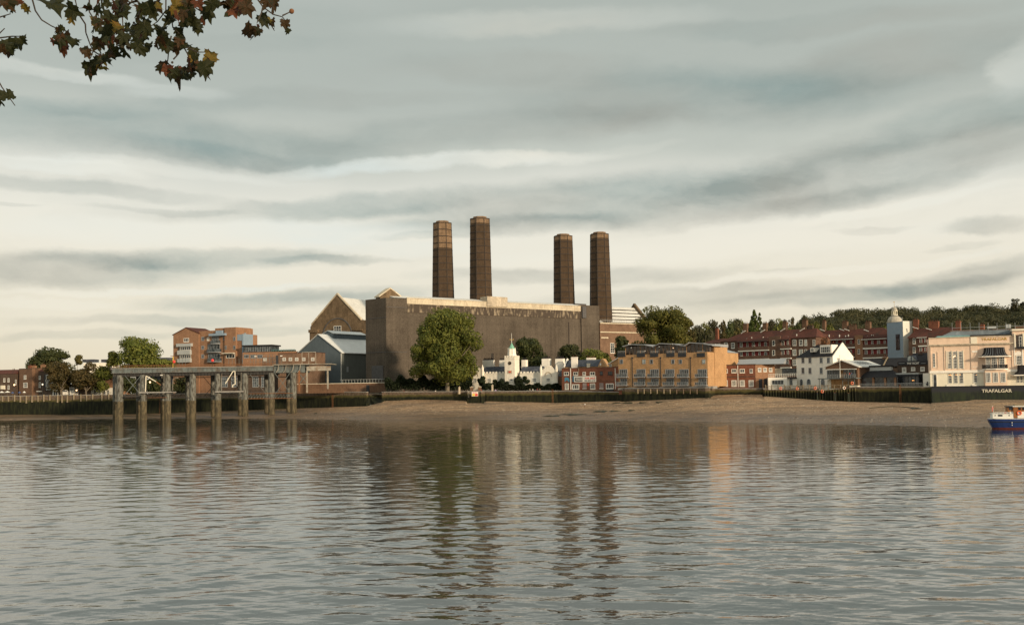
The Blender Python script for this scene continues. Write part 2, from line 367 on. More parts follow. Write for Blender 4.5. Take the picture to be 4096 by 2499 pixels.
# ------------------------------------------------------------------ mesh builder and object helpers
class MB:
    def __init__(s): s.v = []; s.f = []
    def add(s, pts, faces):
        k = len(s.v); s.v += [tuple(p) for p in pts]; s.f += [tuple(i+k for i in f) for f in faces]; return s
    def prism(s, base, top):
        n = len(base); k = [tuple(reversed(range(n))), tuple(range(n, 2*n))]
        k += [(i, (i+1) % n, n+(i+1) % n, n+i) for i in range(n)]
        return s.add(list(base)+list(top), k)
    def box(s, x0, x1, y0, y1, z0, z1):
        return s.prism([(x0, y0, z0), (x1, y0, z0), (x1, y1, z0), (x0, y1, z0)], [(x0, y0, z1), (x1, y0, z1), (x1, y1, z1), (x0, y1, z1)])
    def plan(s, pts, z0, z1):
        return s.prism([(p[0], p[1], z0) for p in pts], [(p[0], p[1], z1) for p in pts])
    def frus(s, c, r0, r1, z0, z1, n=12, rot=0.0, cx=None, cy=None):
        a = [(c[0]+r0*math.cos(rot+2*math.pi*i/n), c[1]+r0*math.sin(rot+2*math.pi*i/n), z0) for i in range(n)]
        b = [(c[0]+r1*math.cos(rot+2*math.pi*i/n), c[1]+r1*math.sin(rot+2*math.pi*i/n), z1) for i in range(n)]
        return s.prism(a, b)
    def tube(s, a, b, r, r2=None, n=6):
        a = Vector(a); b = Vector(b); r2 = r if r2 is None else r2; d = (b-a)
        if d.length < 1e-6: return s
        q = d.to_track_quat('Z', 'Y'); ex = q @ Vector((1, 0, 0)); ey = q @ Vector((0, 1, 0))
        A = [a+ex*(r*math.cos(2*math.pi*i/n))+ey*(r*math.sin(2*math.pi*i/n)) for i in range(n)]
        B = [b+ex*(r2*math.cos(2*math.pi*i/n))+ey*(r2*math.sin(2*math.pi*i/n)) for i in range(n)]
        return s.prism(A, B)
    def path(s, pts, r, r2=None, n=6):
        k = len(pts)-1; r2 = r if r2 is None else r2
        for i in range(k): s.tube(pts[i], pts[i+1], r+(r2-r)*i/k, r+(r2-r)*(i+1)/k, n)
        return s
    def ball(s, c, rx, ry, rz, n=8, m=6):
        v = []; f = []
        for j in range(1, m):
            for i in range(n):
                a = math.pi*j/m; b = 2*math.pi*i/n
                v.append((c[0]+rx*math.sin(a)*math.cos(b), c[1]+ry*math.sin(a)*math.sin(b), c[2]+rz*math.cos(a)))
        t = len(v); v += [(c[0], c[1], c[2]+rz), (c[0], c[1], c[2]-rz)]
        for j in range(m-2):
            for i in range(n):
                f.append((j*n+i, (j+1)*n+i, (j+1)*n+(i+1) % n, j*n+(i+1) % n))
        for i in range(n): f += [(t, i, (i+1) % n), (t+1, (m-2)*n+(i+1) % n, (m-2)*n+i)]
        return s.add(v, f)
    def torus(s, c, R, r, ax, n=16, m=6):
        q = Vector(ax).to_track_quat('Z', 'Y'); v = []; f = []
        for i in range(n):
            for j in range(m):
                a = 2*math.pi*i/n; b = 2*math.pi*j/m
                v.append(Vector(c)+q @ Vector(((R+r*math.cos(b))*math.cos(a), (R+r*math.cos(b))*math.sin(a), r*math.sin(b))))
        for i in range(n):
            for j in range(m): f.append((i*m+j, ((i+1) % n)*m+j, ((i+1) % n)*m+(j+1) % m, i*m+(j+1) % m))
        return s.add(v, f)
BASE = {}
def mesh_of(mb, name, off=Vector((0, 0, 0)), smooth=False):
    me = bpy.data.meshes.new(name)
    me.from_pydata([(x-off.x, y-off.y, z-off.z) for x, y, z in mb.v], [], mb.f)
    bm = bmesh.new(); bm.from_mesh(me); bmesh.ops.recalc_face_normals(bm, faces=bm.faces); bm.to_mesh(me); bm.free()
    if smooth: me.shade_smooth()
    return me
def tag(o, label=None, cat=None, group=None, kind=None):
    for k, v in (('label', label), ('category', cat), ('group', group), ('kind', kind)):
        if v: o[k] = v
    return o
def thing(name, base, label, cat, group=None):
    o = bpy.data.objects.new(name, None); COL.objects.link(o); o.location = base; o.empty_display_size = .5
    BASE[o.name] = Vector(base); return tag(o, label, cat, group)
def part(name, mb, mat, parent, smooth=False, label=None):
    off = BASE[parent.name]; me = mesh_of(mb, name, off, smooth); me.materials.append(MATS[mat])
    o = bpy.data.objects.new(name, me); COL.objects.link(o); o.parent = parent; BASE[o.name] = off
    if label: o['label'] = label
    return o
def solo(name, mb, mat, label=None, cat=None, group=None, kind=None, base=None, smooth=False):
    off = Vector(base) if base is not None else Vector((0, 0, 0))
    me = mesh_of(mb, name, off, smooth); me.materials.append(MATS[mat])
    o = bpy.data.objects.new(name, me); COL.objects.link(o); o.location = off; BASE[o.name] = off
    return tag(o, label, cat, group, kind)
def copy_tree(o, parent=None):
    c = o.copy(); COL.objects.link(c)
    if parent is not None: c.parent = parent
    for ch in [x for x in o.children]: copy_tree(ch, c)
    return c

class Face:
    """a vertical wall plane: u runs left to right as seen, n points out of the wall, z up"""
    def __init__(s, xa, ya, xb=None, yb=None, pts=None):
        if pts: s.A, s.B = pts
        else: s.A = XY(xa, ya); s.B = XY(xb, yb)
        s.L = (s.B-s.A).length; s.a = (s.B-s.A)/s.L; s.n = Vector((s.a.y, -s.a.x)); s.yaw = math.atan2(s.a.y, s.a.x)
    def p(s, u, n, z):
        q = s.A+s.a*u+s.n*n; return Vector((q.x, q.y, z))
    def uz(s, px, py, n=0.0):
        d = ray(px, py); q = s.A+s.n*n; t = (q.dot(s.n))/(d.x*s.n.x+d.y*s.n.y)
        h = Vector((d.x*t, d.y*t)); return (h-q).dot(s.a), H+d.z*t
    def r(s, x0, y0, x1, y1, n=0.0):
        xm = (x0+x1)/2; ym = (y0+y1)/2
        return s.uz(x0, ym, n)[0], s.uz(x1, ym, n)[0], s.uz(xm, y1, n)[1], s.uz(xm, y0, n)[1]   # u0,u1,z0,z1
    def box(s, mb, u0, u1, z0, z1, n0, n1):
        return mb.prism([s.p(u0, n1, z0), s.p(u1, n1, z0), s.p(u1, n0, z0), s.p(u0, n0, z0)], [s.p(u0, n1, z1), s.p(u1, n1, z1), s.p(u1, n0, z1), s.p(u0, n0, z1)])
    def pbox(s, mb, x0, y0, x1, y1, n0, n1, n=0.0):
        u0, u1, z0, z1 = s.r(x0, y0, x1, y1, n); return s.box(mb, u0, u1, z0, z1, n0, n1)
    def ext_n(s, mb, uz, n0, n1): return mb.prism([s.p(u, n1, z) for u, z in uz], [s.p(u, n0, z) for u, z in uz])
    def ext_u(s, mb, nz, u0, u1): return mb.prism([s.p(u0, n, z) for n, z in nz], [s.p(u1, n, z) for n, z in nz])
    def side(s, depth, right=True):
        """the wall that turns back from the right (or left) end"""
        if right: return Face(0, 0, pts=(s.B.copy(), s.B-s.n*depth))
        return Face(0, 0, pts=(s.A-s.n*depth, s.A.copy()))
def window(F, par, x0, y0, x1, y1, nx=2, ny=2, fm='white_frame', gm='glass_dark', n=0.0, sill=True, fw=None, name='window', arch=False):
    u0, u1, z0, z1 = F.r(x0, y0, x1, y1, n); w = u1-u0; h = z1-z0
    fw = fw or max(.10, min(.20, w*.12)); mb = MB()
    for a, b, c, d in ((u0, u1, z1-fw, z1), (u0, u1, z0, z0+fw), (u0, u0+fw, z0+fw, z1-fw), (u1-fw, u1, z0+fw, z1-fw)):
        F.box(mb, a, b, c, d, n+.003, n+.10)
    bw = fw*.5
    for i in range(1, nx):
        c = u0+w*i/nx; F.box(mb, c-bw/2, c+bw/2, z0+fw, z1-fw, n+.03, n+.085)
    for j in range(1, ny):
        c = z0+h*j/ny; F.box(mb, u0+fw, u1-fw, c-bw/2, c+bw/2, n+.03, n+.075)
    if arch:
        for k in range(8):
            a0 = math.pi*k/8; a1 = math.pi*(k+1)/8; R = w/2; cx = (u0+u1)/2
            F.ext_n(mb, [(cx+R*math.cos(a0), z1+R*math.sin(a0)), (cx+R*math.cos(a1), z1+R*math.sin(a1)), (cx+(R-fw)*math.cos(a1), z1+(R-fw)*math.sin(a1)), (cx+(R-fw)*math.cos(a0), z1+(R-fw)*math.sin(a0))], n+.004, n+.09)
    o = part(name, mb, fm, par)
    g = MB(); F.box(g, u0+fw, u1-fw, z0+fw, z1-fw, n+.002, n+.028)
    if arch:
        R = w/2-fw; cx = (u0+u1)/2; F.ext_n(g, [(cx+R*math.cos(math.pi*k/8), z1+R*math.sin(math.pi*k/8)) for k in range(9)], n+.002, n+.028)
    part('pane', g, gm, o)
    if sill:
        m2 = MB(); F.box(m2, u0-.08, u1+.08, z0-.12, z0-.003, n+.002, n+.18); part('sill', m2, fm, o)
    return o
def wrow(F, par, xs, w, ya, yb, h, **k):
    """a row of equal windows; ya / yb are the heads of the first and last one"""
    for i, x in enumerate(xs):
        t = 0 if len(xs) == 1 else (x-xs[0])/(xs[-1]-xs[0]); y = ya+(yb-ya)*t
        window(F, par, x-w/2, y, x+w/2, y+h, **k)
def text(F, par, s, x0, y0, x1, y1, mat, n=.05, name='lettering', bold=.0):
    cu = bpy.data.curves.new('t', 'FONT'); cu.body = s; cu.extrude = .01; cu.offset = bold; cu.resolution_u = 3
    ob = bpy.data.objects.new('t', cu); COL.objects.link(ob); bpy.context.view_layer.update()
    dg = bpy.context.evaluated_depsgraph_get(); me = bpy.data.meshes.new_from_object(ob.evaluated_get(dg)); bpy.data.objects.remove(ob)
    vs = [v.co.copy() for v in me.vertices]; fs = [tuple(p.vertices) for p in me.polygons]
    ax = min(v.x for v in vs); bx = max(v.x for v in vs); ay = min(v.y for v in vs); by = max(v.y for v in vs); az_ = min(v.z for v in vs); bz = max(v.z for v in vs)
    u0, u1, z0, z1 = F.r(x0, y0, x1, y1, n); mb = MB()
    mb.add([F.p(u0+(v.x-ax)/(bx-ax)*(u1-u0), n+.04*(v.z-az_)/(bz-az_), z0+(v.y-ay)/(by-ay)*(z1-z0)) for v in vs], fs)
    return part(name, mb, mat, par)
def gz(F, px, py, n=0.0): return F.uz(px, py, n)[1]
G0 = 8.6      # level of the ground behind the river wall
def zt(px, py, Y): return P(px, py, Y).z

# ================================================================== THE SETTING
# river wall line: picture column -> distance, and the heights of its top and foot
WD = [(-900, 500), (0, 470), (1187, 430), (1468, 410), (1480, 412), (1528, 405), (1866, 392), (1868, 389), (1935, 387), (1937, 390), (2230, 380), (2475, 364), (2500, 360), (2835, 338), (2860, 350), (3052, 345), (3056, 334), (3430, 316), (3722, 302), (3727, 298), (4300, 282), (5200, 255)]
WT = [(-900, 1597), (0, 1583), (1187, 1566), (1468, 1566), (1528, 1566), (1868, 1564), (2230, 1562), (2475, 1566), (2490, 1552), (2848, 1548), (2862, 1552), (3052, 1552), (3056, 1558), (3300, 1560), (3430, 1546), (3722, 1545), (3727, 1545), (4300, 1538), (5200, 1526)]
WB = [(-900, 1675), (0, 1658), (500, 1657), (1187, 1633), (1468, 1624), (1480, 1620), (1528, 1604), (1650, 1598), (1866, 1601), (1868, 1612), (1935, 1612), (1937, 1604), (2230, 1611), (2475, 1603), (2490, 1606), (2835, 1590), (2855, 1582), (2862, 1578), (3052, 1577), (3056, 1584), (3300, 1601), (3430, 1607), (3722, 1611), (3870, 1603), (3900, 1598), (4300, 1598), (5200, 1592)]
WE = [(-900, 1690), (0, 1674), (700, 1672), (1187, 1675), (1500, 1678), (1900, 1677), (2300, 1678), (2800, 1685), (3325, 1695), (3800, 1706), (4096, 1714), (4700, 1732), (5200, 1750)]
def shore_pt(px, t):
    """t = 0 at the wall foot, 1 at the water's edge, on to 1.4 under water"""
    a = P(px, interp(WB, px), interp(WD, px)); d = ray(px, interp(WE, px)); k = -H/d.z; e = Vector((d.x*k, d.y*k, 0))
    wd = sum(interp(WD, px+o) for o in (-90, -60, -30, 0, 30, 60, 90))/7; wb = sum(interp(WB, px+o) for o in (-90, -60, -30, 0, 30, 60, 90))/7
    a = a.lerp(P(px, wb, wd), min(1, max(0, t)*9))
    q = a.lerp(e, t)
    if t <= 1: q.z = a.z*(1-t)**1.15
    else: q.z = -(t-1)*3.5
    q.z += (mnoise.noise(Vector((q.x*.03, q.y*.06, 3)))*.22)*min(1, t*4)*max(0, min(1, (1.05-t)*4))
    return q
def shore_at(px, py):
    best = min((abs_err(px, py, i/400.0), i/400.0) for i in range(0, 420)); return shore_pt(px, best[1])
def abs_err(px, py, t):
    q = shore_pt(px, t); v = q-Vector((0, 0, H)); return abs(CYP-FPX*v.dot(_u)/v.dot(_f)-py)
cols = sorted(set(list(range(-900, 5201, 30))+[1187, 1468, 1480, 1528, 1866, 1868, 1935, 1937, 2475, 2490, 2835, 2860, 3052, 3056, 3722, 3727]))
mb = MB(); R_ = [-.06, 0, .03, .08, .15, .23, .32, .42, .52, .62, .72, .82, .9, .96, 1.0, 1.05, 1.2, 1.5, 2.2]
for c in cols:
    for t in R_:
        q = shore_pt(c, max(t, 0)) if t >= 0 else shore_pt(c, 0)+Vector((0, 2.0, 0))
        mb.v.append(tuple(q))
k = len(R_)
for i in range(len(cols)-1):
    for j in range(k-1): mb.f.append((i*k+j, (i+1)*k+j, (i+1)*k+j+1, i*k+j+1))
solo('foreshore', mb, 'shore', kind='structure', smooth=True)
def river():
    """wind ripples as real relief, finer near the bank we stand on and coarser far off"""
    rows = [16.0]
    while rows[-1] < 470: rows.append(rows[-1]+max(.09, rows[-1]*.0021))
    rr = np.array(rows); th = np.linspace(-rad(31), rad(31), 800); Rg, T = np.meshgrid(rr, th, indexing='ij')
    X = Rg*np.sin(T); Y = Rg*np.cos(T); Zw = np.zeros_like(X); r = np.random.default_rng(4); res = np.maximum(.09, Rg*.0021)
    for i in range(110):
        lam = .34*(5.5/.34)**(r.random()**1.2); k = 2*np.pi/lam; an = r.normal(0, .42)+(0.25 if i % 3 else -.5); kx, ky = k*math.sin(an), k*math.cos(an)
        a = SLOPE*math.sqrt(2/110.)/k*(1.0 if lam < 5 else .55)
        vis = np.clip((lam/res-2.2)/2.0, 0, 1)
        env = .75+.45*np.sin(X*r.uniform(.01, .06)+r.uniform(0, 6))*np.sin(Y*r.uniform(.01, .05)+r.uniform(0, 6))
        Zw += a*vis*env*np.sin(kx*X+ky*Y+r.uniform(0, 6.28)+1.3*np.sin(X*.05*r.uniform(.5, 2)+Y*.03+i))
    patch_ = .80+.32*np.sin(X*.021+1.1*np.sin(Y*.017))*np.sin(Y*.024+.8*np.sin(X*.013+2))
    Zw *= patch_
    nr, nc = X.shape; V = np.stack([X, Y, Zw], -1).reshape(-1, 3); idx = np.arange(nr*nc).reshape(nr, nc)
    Q = np.stack([idx[:-1, :-1], idx[:-1, 1:], idx[1:, 1:], idx[1:, :-1]], -1).reshape(-1, 4)
    n0 = len(V); V = np.concatenate([V, np.array([(-7000, 4.5, -.45), (7000, 4.5, -.45), (7000, 700, -.45), (-7000, 700, -.45)])]); Q = np.concatenate([Q, np.array([[n0, n0+1, n0+2, n0+3]])])
    me = bpy.data.meshes.new('river_water'); me.vertices.add(len(V)); me.vertices.foreach_set('co', V.ravel()); me.loops.add(len(Q)*4); me.loops.foreach_set('vertex_index', Q.ravel().astype(np.int32)); me.polygons.add(len(Q))
    me.polygons.foreach_set('loop_start', np.arange(len(Q))*4); me.polygons.foreach_set('loop_total', np.full(len(Q), 4)); me.update(); me.shade_smooth(); me.materials.append(MATS['water'])
    o = bpy.data.objects.new('river_water', me); COL.objects.link(o); tag(o, kind='structure')
    if me.polygons[0].normal.z < 0: me.flip_normals()
SLOPE = .060
river()
# far bank ground, rising to a wooded hill at the right
def hill(x, y):
    s = lambda v: max(0, min(1, v))**2*(3-2*max(0, min(1, v)))
    a = x/max(y, 1)
    return G0-.1+58*s((a-.06)/.28)*s((y-520)/420)
mb = MB(); gr = [0, 3, 12, 30, 60, 110, 150, 200, 260, 330, 420, 520, 700, 1200, 2500, 6000]
for c in cols:
    b = XY(c, interp(WD, c)); dr = b.normalized()
    for g in gr:
        q = b+dr*(g+.35); z = hill(q.x, q.y) if g > 3 else min(hill(q.x, q.y), P(c, interp(WT, c), interp(WD, c)).z-.35)
        mb.v.append((q.x, q.y, z))
k = len(gr)
for i in range(len(cols)-1):
    for j in range(k-1): mb.f.append((i*k+j, (i+1)*k+j, (i+1)*k+j+1, i*k+j+1))
solo('far_bank_ground', mb, 'ground_mat', kind='structure', smooth=True)
# near bank under and behind the viewpoint
mb = MB(); mb.box(-300, 300, -400, 4.4, -2, 8.35); solo('near_bank_ground', mb, 'paving', kind='structure')

# river walls: separate lengths
def wallrun(x0, x1, label, mat='tide_wall', name='river_wall', coping='concrete', thick=1.2, step=40):
    xs = sorted(set([x0]+[c for c in range(int(x0)+step, int(x1), step)]+[x1]))
    xs = sorted(set(xs+[w[0] for w in WD+WB if x0 < w[0] < x1]))
    pts = [(P(x, interp(WT, x), interp(WD, x)), P(x, interp(WB, x), interp(WD, x))) for x in xs]
    t = thing(name, Vector((pts[0][0].x, pts[0][0].y, pts[0][1].z)), label, 'river wall'); m1 = MB(); m2 = MB()
    for (a, c), (b, d) in zip(pts, pts[1:]):
        e = (b-a); e.z = 0; e.normalize(); n = Vector((e.y, -e.x, 0))
        def quad(m, o, i, za, zb, zc, zd):
            m.prism([Vector((a.x, a.y, zc))+n*o, Vector((b.x, b.y, zd))+n*o, Vector((b.x, b.y, zd))-n*i, Vector((a.x, a.y, zc))-n*i],
                    [Vector((a.x, a.y, za))+n*o, Vector((b.x, b.y, zb))+n*o, Vector((b.x, b.y, zb))-n*i, Vector((a.x, a.y, za))-n*i])
        quad(m1, 0, thick, a.z-.25, b.z-.25, c.z-1.2, d.z-1.2)
        quad(m2, .09, thick+.05, a.z, b.z, a.z-.247, b.z-.247)
    part('wall_face', m1, mat, t); part('coping', m2, coping, t)
    return t, pts
def rail_on(pts, parent, h=1.1, step=2.4, mat='steel_dark', inset=.5, r=.035, mids=(.5,), name='railing'):
    m = MB()
    for (a, b) in zip(pts, pts[1:]):
        e = (b-a); L_ = Vector((e.x, e.y)).length
        if L_ < .5: continue
        n = Vector((e.y, -e.x, 0)).normalized()*-inset
        for z in (h,)+tuple(h*q for q in mids): m.tube(a+n+Vector((0, 0, z)), b+n+Vector((0, 0, z)), r, n=4)
        k = max(1, int(L_/step))
        for i in range(k): p = a.lerp(b, i/k)+n; m.tube(p, p+Vector((0, 0, h)), r*1.2, n=4)
    return part(name, m, mat, parent)
wl, pl = wallrun(-900, 1466, 'long weed-covered brick river wall behind the jetty on the left')
rail_on([a for a, b in pl], wl)
rng = random.Random(5)
for x in [-14, 12, 35, 60, 83, 107, 130, 154, 177, 201, 232, 250, 271, 297, 325, 348, 372, 409, 437]:
    a = P(x, interp(WT, x)+rng.uniform(-2, 3), interp(WD, x)); m = MB(); m.box(a.x-.24, a.x+.24, a.y-.62, a.y-.02, a.z-2.9+rng.uniform(-.5, .5), a.z+.1)
    part('fender_post', m, 'timber_pale', wl)
wm, pm = wallrun(1526, 1867, 'stone-coped river wall with dark weed below the tall round plane tree')
wallrun(1867, 1936, 'short projecting buttress of weedy river wall under the red and yellow sign')
wm2, pm2 = wallrun(1936, 2482, 'low grey brick river wall in front of the white clock-tower almshouse')
wallrun(2861, 3054, 'recessed weedy river wall below the low red brick building with barred windows')
wt_, pt_ = wallrun(2482, 2861, 'weedy river wall with timber posts under the yellow brick flats')
for x in (2551, 2576, 2602, 2628, 2655, 2680, 2706, 2733, 2760, 2787):
    a = P(x, 1556, interp(WD, x)); m = MB(); m.box(a.x-.16, a.x+.16, a.y-.55, a.y-.1, a.z-1.6, a.z+.05); part('fender_post', m, 'timber_pale' if x < 2700 else 'timber', wt_)
wy, py_ = wallrun(3428, 3724, 'brick and weed river wall in front of the black-fronted pub', coping='concrete')
wtv, ptv = wallrun(3724, 5200, 'black painted river wall lettered below the pink tavern', mat='tide_black', coping='black_paint')
# timber-piled wall
wp, pp = wallrun(3054, 3428, 'timber piled river wall below the white house and rowing club terrace', coping='timber')
for i in range(34):
    x = 3060+i*10.9; a = P(x, interp(WT, x), interp(WD, x)); b = P(x, interp(WB, x), interp(WD, x)); m = MB(); w = .17+rng.uniform(-.03, .05)
    m.box(a.x-w, a.x+w, a.y-.52, a.y-.13, b.z-.8, a.z-.28+rng.uniform(-.12, .1)); part('pile', m, 'tide_wall', wp)
# rubble slope between walls
mb = MB()
for i in range(9):
    for j in range(5):
        px = 1464+i*9; a = P(px, 1572+i*.2, 412+rng.uniform(-.3, .3)); b = shore_pt(px, .03)
        q = a.lerp(b, j/4.0); q.z += rng.uniform(-.2, .25); q.y += rng.uniform(-.5, .5); mb.v.append(tuple(q))
for i in range(8):
    for j in range(4): mb.f.append((i*5+j, (i+1)*5+j, (i+1)*5+j+1, i*5+j+1))
solo('rubble_bank', mb, 'tide_wall', 'weedy sloping bank between the long left wall and the coped wall', 'bank')
# second wall behind, brick, under the steel shed
F = Face(1270, 418, 1545, 414); t = thing('garden_wall', F.p(0, 0, G0), 'pale-coped brick wall with a mesh fence beneath the blue-grey steel shed', 'wall')
m = MB(); u0, u1, z0, z1 = F.r(1188, 1532, 1545, 1566); F.box(m, u0, u1, z0-.5, z1-.2, -.4, 0); part('wall_face', m, 'brown_brick', t)
m = MB(); F.box(m, u0, u1, z1-.197, z1, -.45, .08); part('coping', m, 'cream_paint', t)
m = MB(); F.pbox(m, 1466, 1539, 1478, 1567, .02, .2); part('door', m, 'dark_frame', t)
m = MB()
for i in range(15): F.pbox(m, 1370+i*12, 1517, 1371+i*12, 1532, -.25, -.2)
F.box(m, F.uz(1360, 1518)[0], u1, gz(F, 1450, 1517.4), gz(F, 1450, 1516.6), -.25, -.2); part('mesh_fence', m, 'grey_trim', t)

# ================================================================== POWER STATION
FL = Face(1547, 440, 2403, 514); FE = Face(1465, 449, 1547, 440)
ps = thing('power_station', FL.p(0, 0, G0), 'huge grey windowless power station hall with a white-stained parapet', 'power station')
zt0 = gz(FE, 1547, 1190)                      # top of the end block
u_a = FL.uz(1629, 1300)[0]; u_b = FL.uz(2326, 1350)[0]; ztop = gz(FL, 1800, 1200) - .0
ztw = gz(FL, 2365, 1222)
m = MB(); A = FE.A; B = FE.B; m.plan([A, B, FL.A+FL.a*u_a, FL.A+FL.a*u_a-FL.n*13, A-FE.n*9], G0-.4, zt0); part('end_block', m, 'ps_grey', ps, label='plain dark grey block at the river end')
zpar = gz(FL, 1640, 1193)
m = MB(); FL.box(m, u_a+.01, u_b, G0+10.6, zpar-6.3, -13, -.5)
FL.box(m, u_a+.01, u_b, G0-.4, G0+10.55, -13, -2.2); FL.box(m, u_a+.01, FL.uz(1700, 1450)[0], G0-.4, G0+10.59, -2.19, -.5); part('long_wall', m, 'ps_grey', ps)
m = MB(); FL.box(m, u_a+.01, u_b, zpar-6.29, zpar-2.5, -13, -.25); part('weathered_band', m, 'weathered', ps)
m = MB(); FL.box(m, u_a+.01, u_b, zpar-2.49, zpar, -13, -.1); FL.box(m, u_a+.01, u_b, zpar+.003, zpar+.25, -1, .1); part('parapet', m, 'white_band', ps)
m = MB(); FL.box(m, u_b+.01, FL.L, G0-.4, ztw, -13, .15); part('corner_block', m, 'ps_grey', ps)
m = MB(); FL.pbox(m, 2326, 1226, 2341, 1272, .16, .9); part('pilaster', m, 'ps_grey_dark', ps)
m = MB(); FL.pbox(m, 2276, 1288, 2279, 1398, -.49, -.3); part('downpipe', m, 'strap', ps); m = MB(); FL.pbox(m, 2322, 1272, 2324, 1290, -.49, -.3); part('downpipe', m, 'strap', ps)
m = MB(); FL.pbox(m, 1630, 1255, 2322, 1258, -.49, -.35); part('ledge', m, 'ps_grey_dark', ps)
# ground storey piers and pale panels behind the almshouse
m = MB()
for x in (1700, 1790, 1880, 1966, 2060, 2150, 2240): m = MB(); FL.pbox(m, x, 1412, x+11, 1480, -2.19, -.5); part('pier', m, 'ps_grey_dark', ps)
m = MB(); FL.pbox(m, 1800, 1426, 2300, 1500, -2.19, -1.9); part('pale_panel', m, 'cream_paint', ps)
# low pitched roof over the hall, and its gable at the river end
m = MB(); FL.ext_u(m, [(-.8, zpar+.1), (-7, zpar+1.75), (-13, zpar+.1)], u_a-6, u_b+4); part('hall_roof', m, 'pale_roof', ps)
up, zp = FE.uz(1561, 1154); m = MB()
FL2 = FL
ua, za = FL.uz(1520, 1188, -5); ub, zb = FL.uz(1600, 1187, -5); uc, zc = FL.uz(1561, 1155, -5)
FL.ext_n(m, [(ua, za-2), (ub, zb-2), (ub, zb), (uc, zc), (ua, za)], -9, -5); part('roof_gable', m, 'ps_brick', ps)
m = MB(); 
for (p, q) in (((ua-.6, za-.1), (uc, zc)), ((uc, zc), (ub+.6, zb-.1))): FL.ext_n(m, [(p[0], p[1]), (q[0], q[1]), (q[0], q[1]+.55), (p[0], p[1]+.55)], -9.2, -4.8)
part('gable_coping', m, 'white_band', ps)
m = MB(); u0, u1, z0, z1 = FL.r(1947, 1187, 2028, 1222); FL.box(m, u0, u1, z0-.5, z1, -7.5, .45); part('roof_housing', m, 'stain_conc', ps)
m = MB(); u0, u1, z0, z1 = FL.r(2300, 1216, 2345, 1222, -5); FL.box(m, u0, u1, z0, z1+.2, -8, -5); part('roof_vent', m, 'ps_grey_dark', ps)
m = MB(); FE.pbox(m, 1489, 1462, 1534, 1520, .01, .35); part('blind_arch', m, 'ps_grey_dark', ps)
for Fq, q0_ in ((FE, (1466, 1408, 1546, 1410)), (FE, (1466, 1271, 1546, 1273)), (FL, (1549, 1407, 1628, 1409)), (FL, (1549, 1228, 1628, 1230))): m = MB(); Fq.pbox(m, *q0_, .01, .12); part('string_course', m, 'ps_grey_dark', ps)
# gabled boiler house at the left
FG = Face(1243, 532, 1450, 516); uz = FG.uz
bl = uz(1246, 1301); pk = uz(1349, 1178); br = uz(1444, 1279); m = MB()
FG.ext_n(m, [(uz(1242, 1400)[0], G0-.4), (FG.L+3, G0-.4), (FG.L+3, br[1]-.3), (br[0], br[1]), pk, bl, (uz(1242, 1400)[0], bl[1]-.8)], -.8, 0); part('gable_wall', m, 'ps_brick', ps)
m = MB()
for p, q in ((bl, pk), (pk, br)):
    FG.ext_n(m, [(p[0], p[1]), (q[0], q[1]), (q[0], q[1]+.9), (p[0], p[1]+.9)], -.9, .35)
part('gable_coping', m, 'white_band', ps)
m = MB(); pr = (pk[0], pk[1]-1.2); FG.ext_n(m, [(bl[0]+.5, bl[1]-.5), (br[0]+1.5, br[1]-.6), (br[0]+1.5, br[1]-.2), pr, (bl[0]+.5, bl[1]-.1)], -30, -.81); part('metal_roof', m, 'pale_roof', ps)
m = MB(); FG.pbox(m, 1240, 1318, 1277, 1330, .01, 1.4); FG.pbox(m, 1243, 1330, 1273, 1470, .01, .9); part('pier', m, 'ps_brick', ps); m = MB(); FG.pbox(m, 1417, 1316, 1452, 1322, .01, .8); part('pier', m, 'ps_brick', ps)
m = MB(); cx, cz = uz(1350, 1345); R = uz(1410, 1345)[0]-cx
for kk in range(14):
    a0 = math.pi*kk/14; a1 = math.pi*(kk+1)/14
    FG.ext_n(m, [(cx+R*math.cos(a0), cz+R*math.sin(a0)), (cx+R*math.cos(a1), cz+R*math.sin(a1)), (cx+(R-.5)*math.cos(a1), cz+(R-.5)*math.sin(a1)), (cx+(R-.5)*math.cos(a0), cz+(R-.5)*math.sin(a0))], .01, .25)
part('arch_moulding', m, 'ps_grey_dark', ps)
window(FG, ps, 1335, 1303, 1365, 1330, 3, 2)
# brick rear wing with the louvred roof
FR = Face(2404, 513, 2660, 536)
m = MB(); FR.box(m, 0.02, FR.L, G0-.4, gz(FR, 2480, 1296), -22, 0); part('rear_wing', m, 'ps_brick_red', ps)
m = MB(); u1 = FR.L
for y, d in ((1294, .45), (1329, .3)): z = gz(FR, 2470, y); FR.box(m, .02, u1, z-.28, z+.28, .003, d)
FR.pbox(m, 2404, 1348, 2432, 1353, .003, .25); part('cornice', m, 'white_band', ps)
m = MB()
for i in range(26):
    u = .3+i*1.15; z = gz(FR, 2480, 1293); FR.box(m, u, u+.07, z+.3, z+1.7, .1, .17)
for q in (1.68, 1.0): FR.box(m, .3, u1, gz(FR, 2480, 1293)+q, gz(FR, 2480, 1293)+q+.07, .1, .17)
part('roof_railing', m, 'grey_trim', ps)
ze = gz(FR, 2520, 1291, -2.5); zr = gz(FR, 2520, 1227, -13)
for i in range(5):
    m = MB(); f0 = i/5.0; f1 = (i+.72)/5.0; n0 = -2.5-10.5*f0; n1 = -2.5-10.5*f1; za = ze+(zr-ze)*f0; zb_ = ze+(zr-ze)*f1
    FR.ext_u(m, [(n0, za), (n1, zb_), (n1-.3, zb_), (n0-.3, za)], 1.2, FR.uz(2600, 1250)[0]); part('roof_panel', m, 'pale_roof', ps)
m = MB(); FR.ext_u(m, [(-2.7, ze-.4), (-13.2, zr-.5), (-13.2, ze-.4)], 1.0, FR.uz(2602, 1250)[0]); part('roof_frame', m, 'strap', ps)
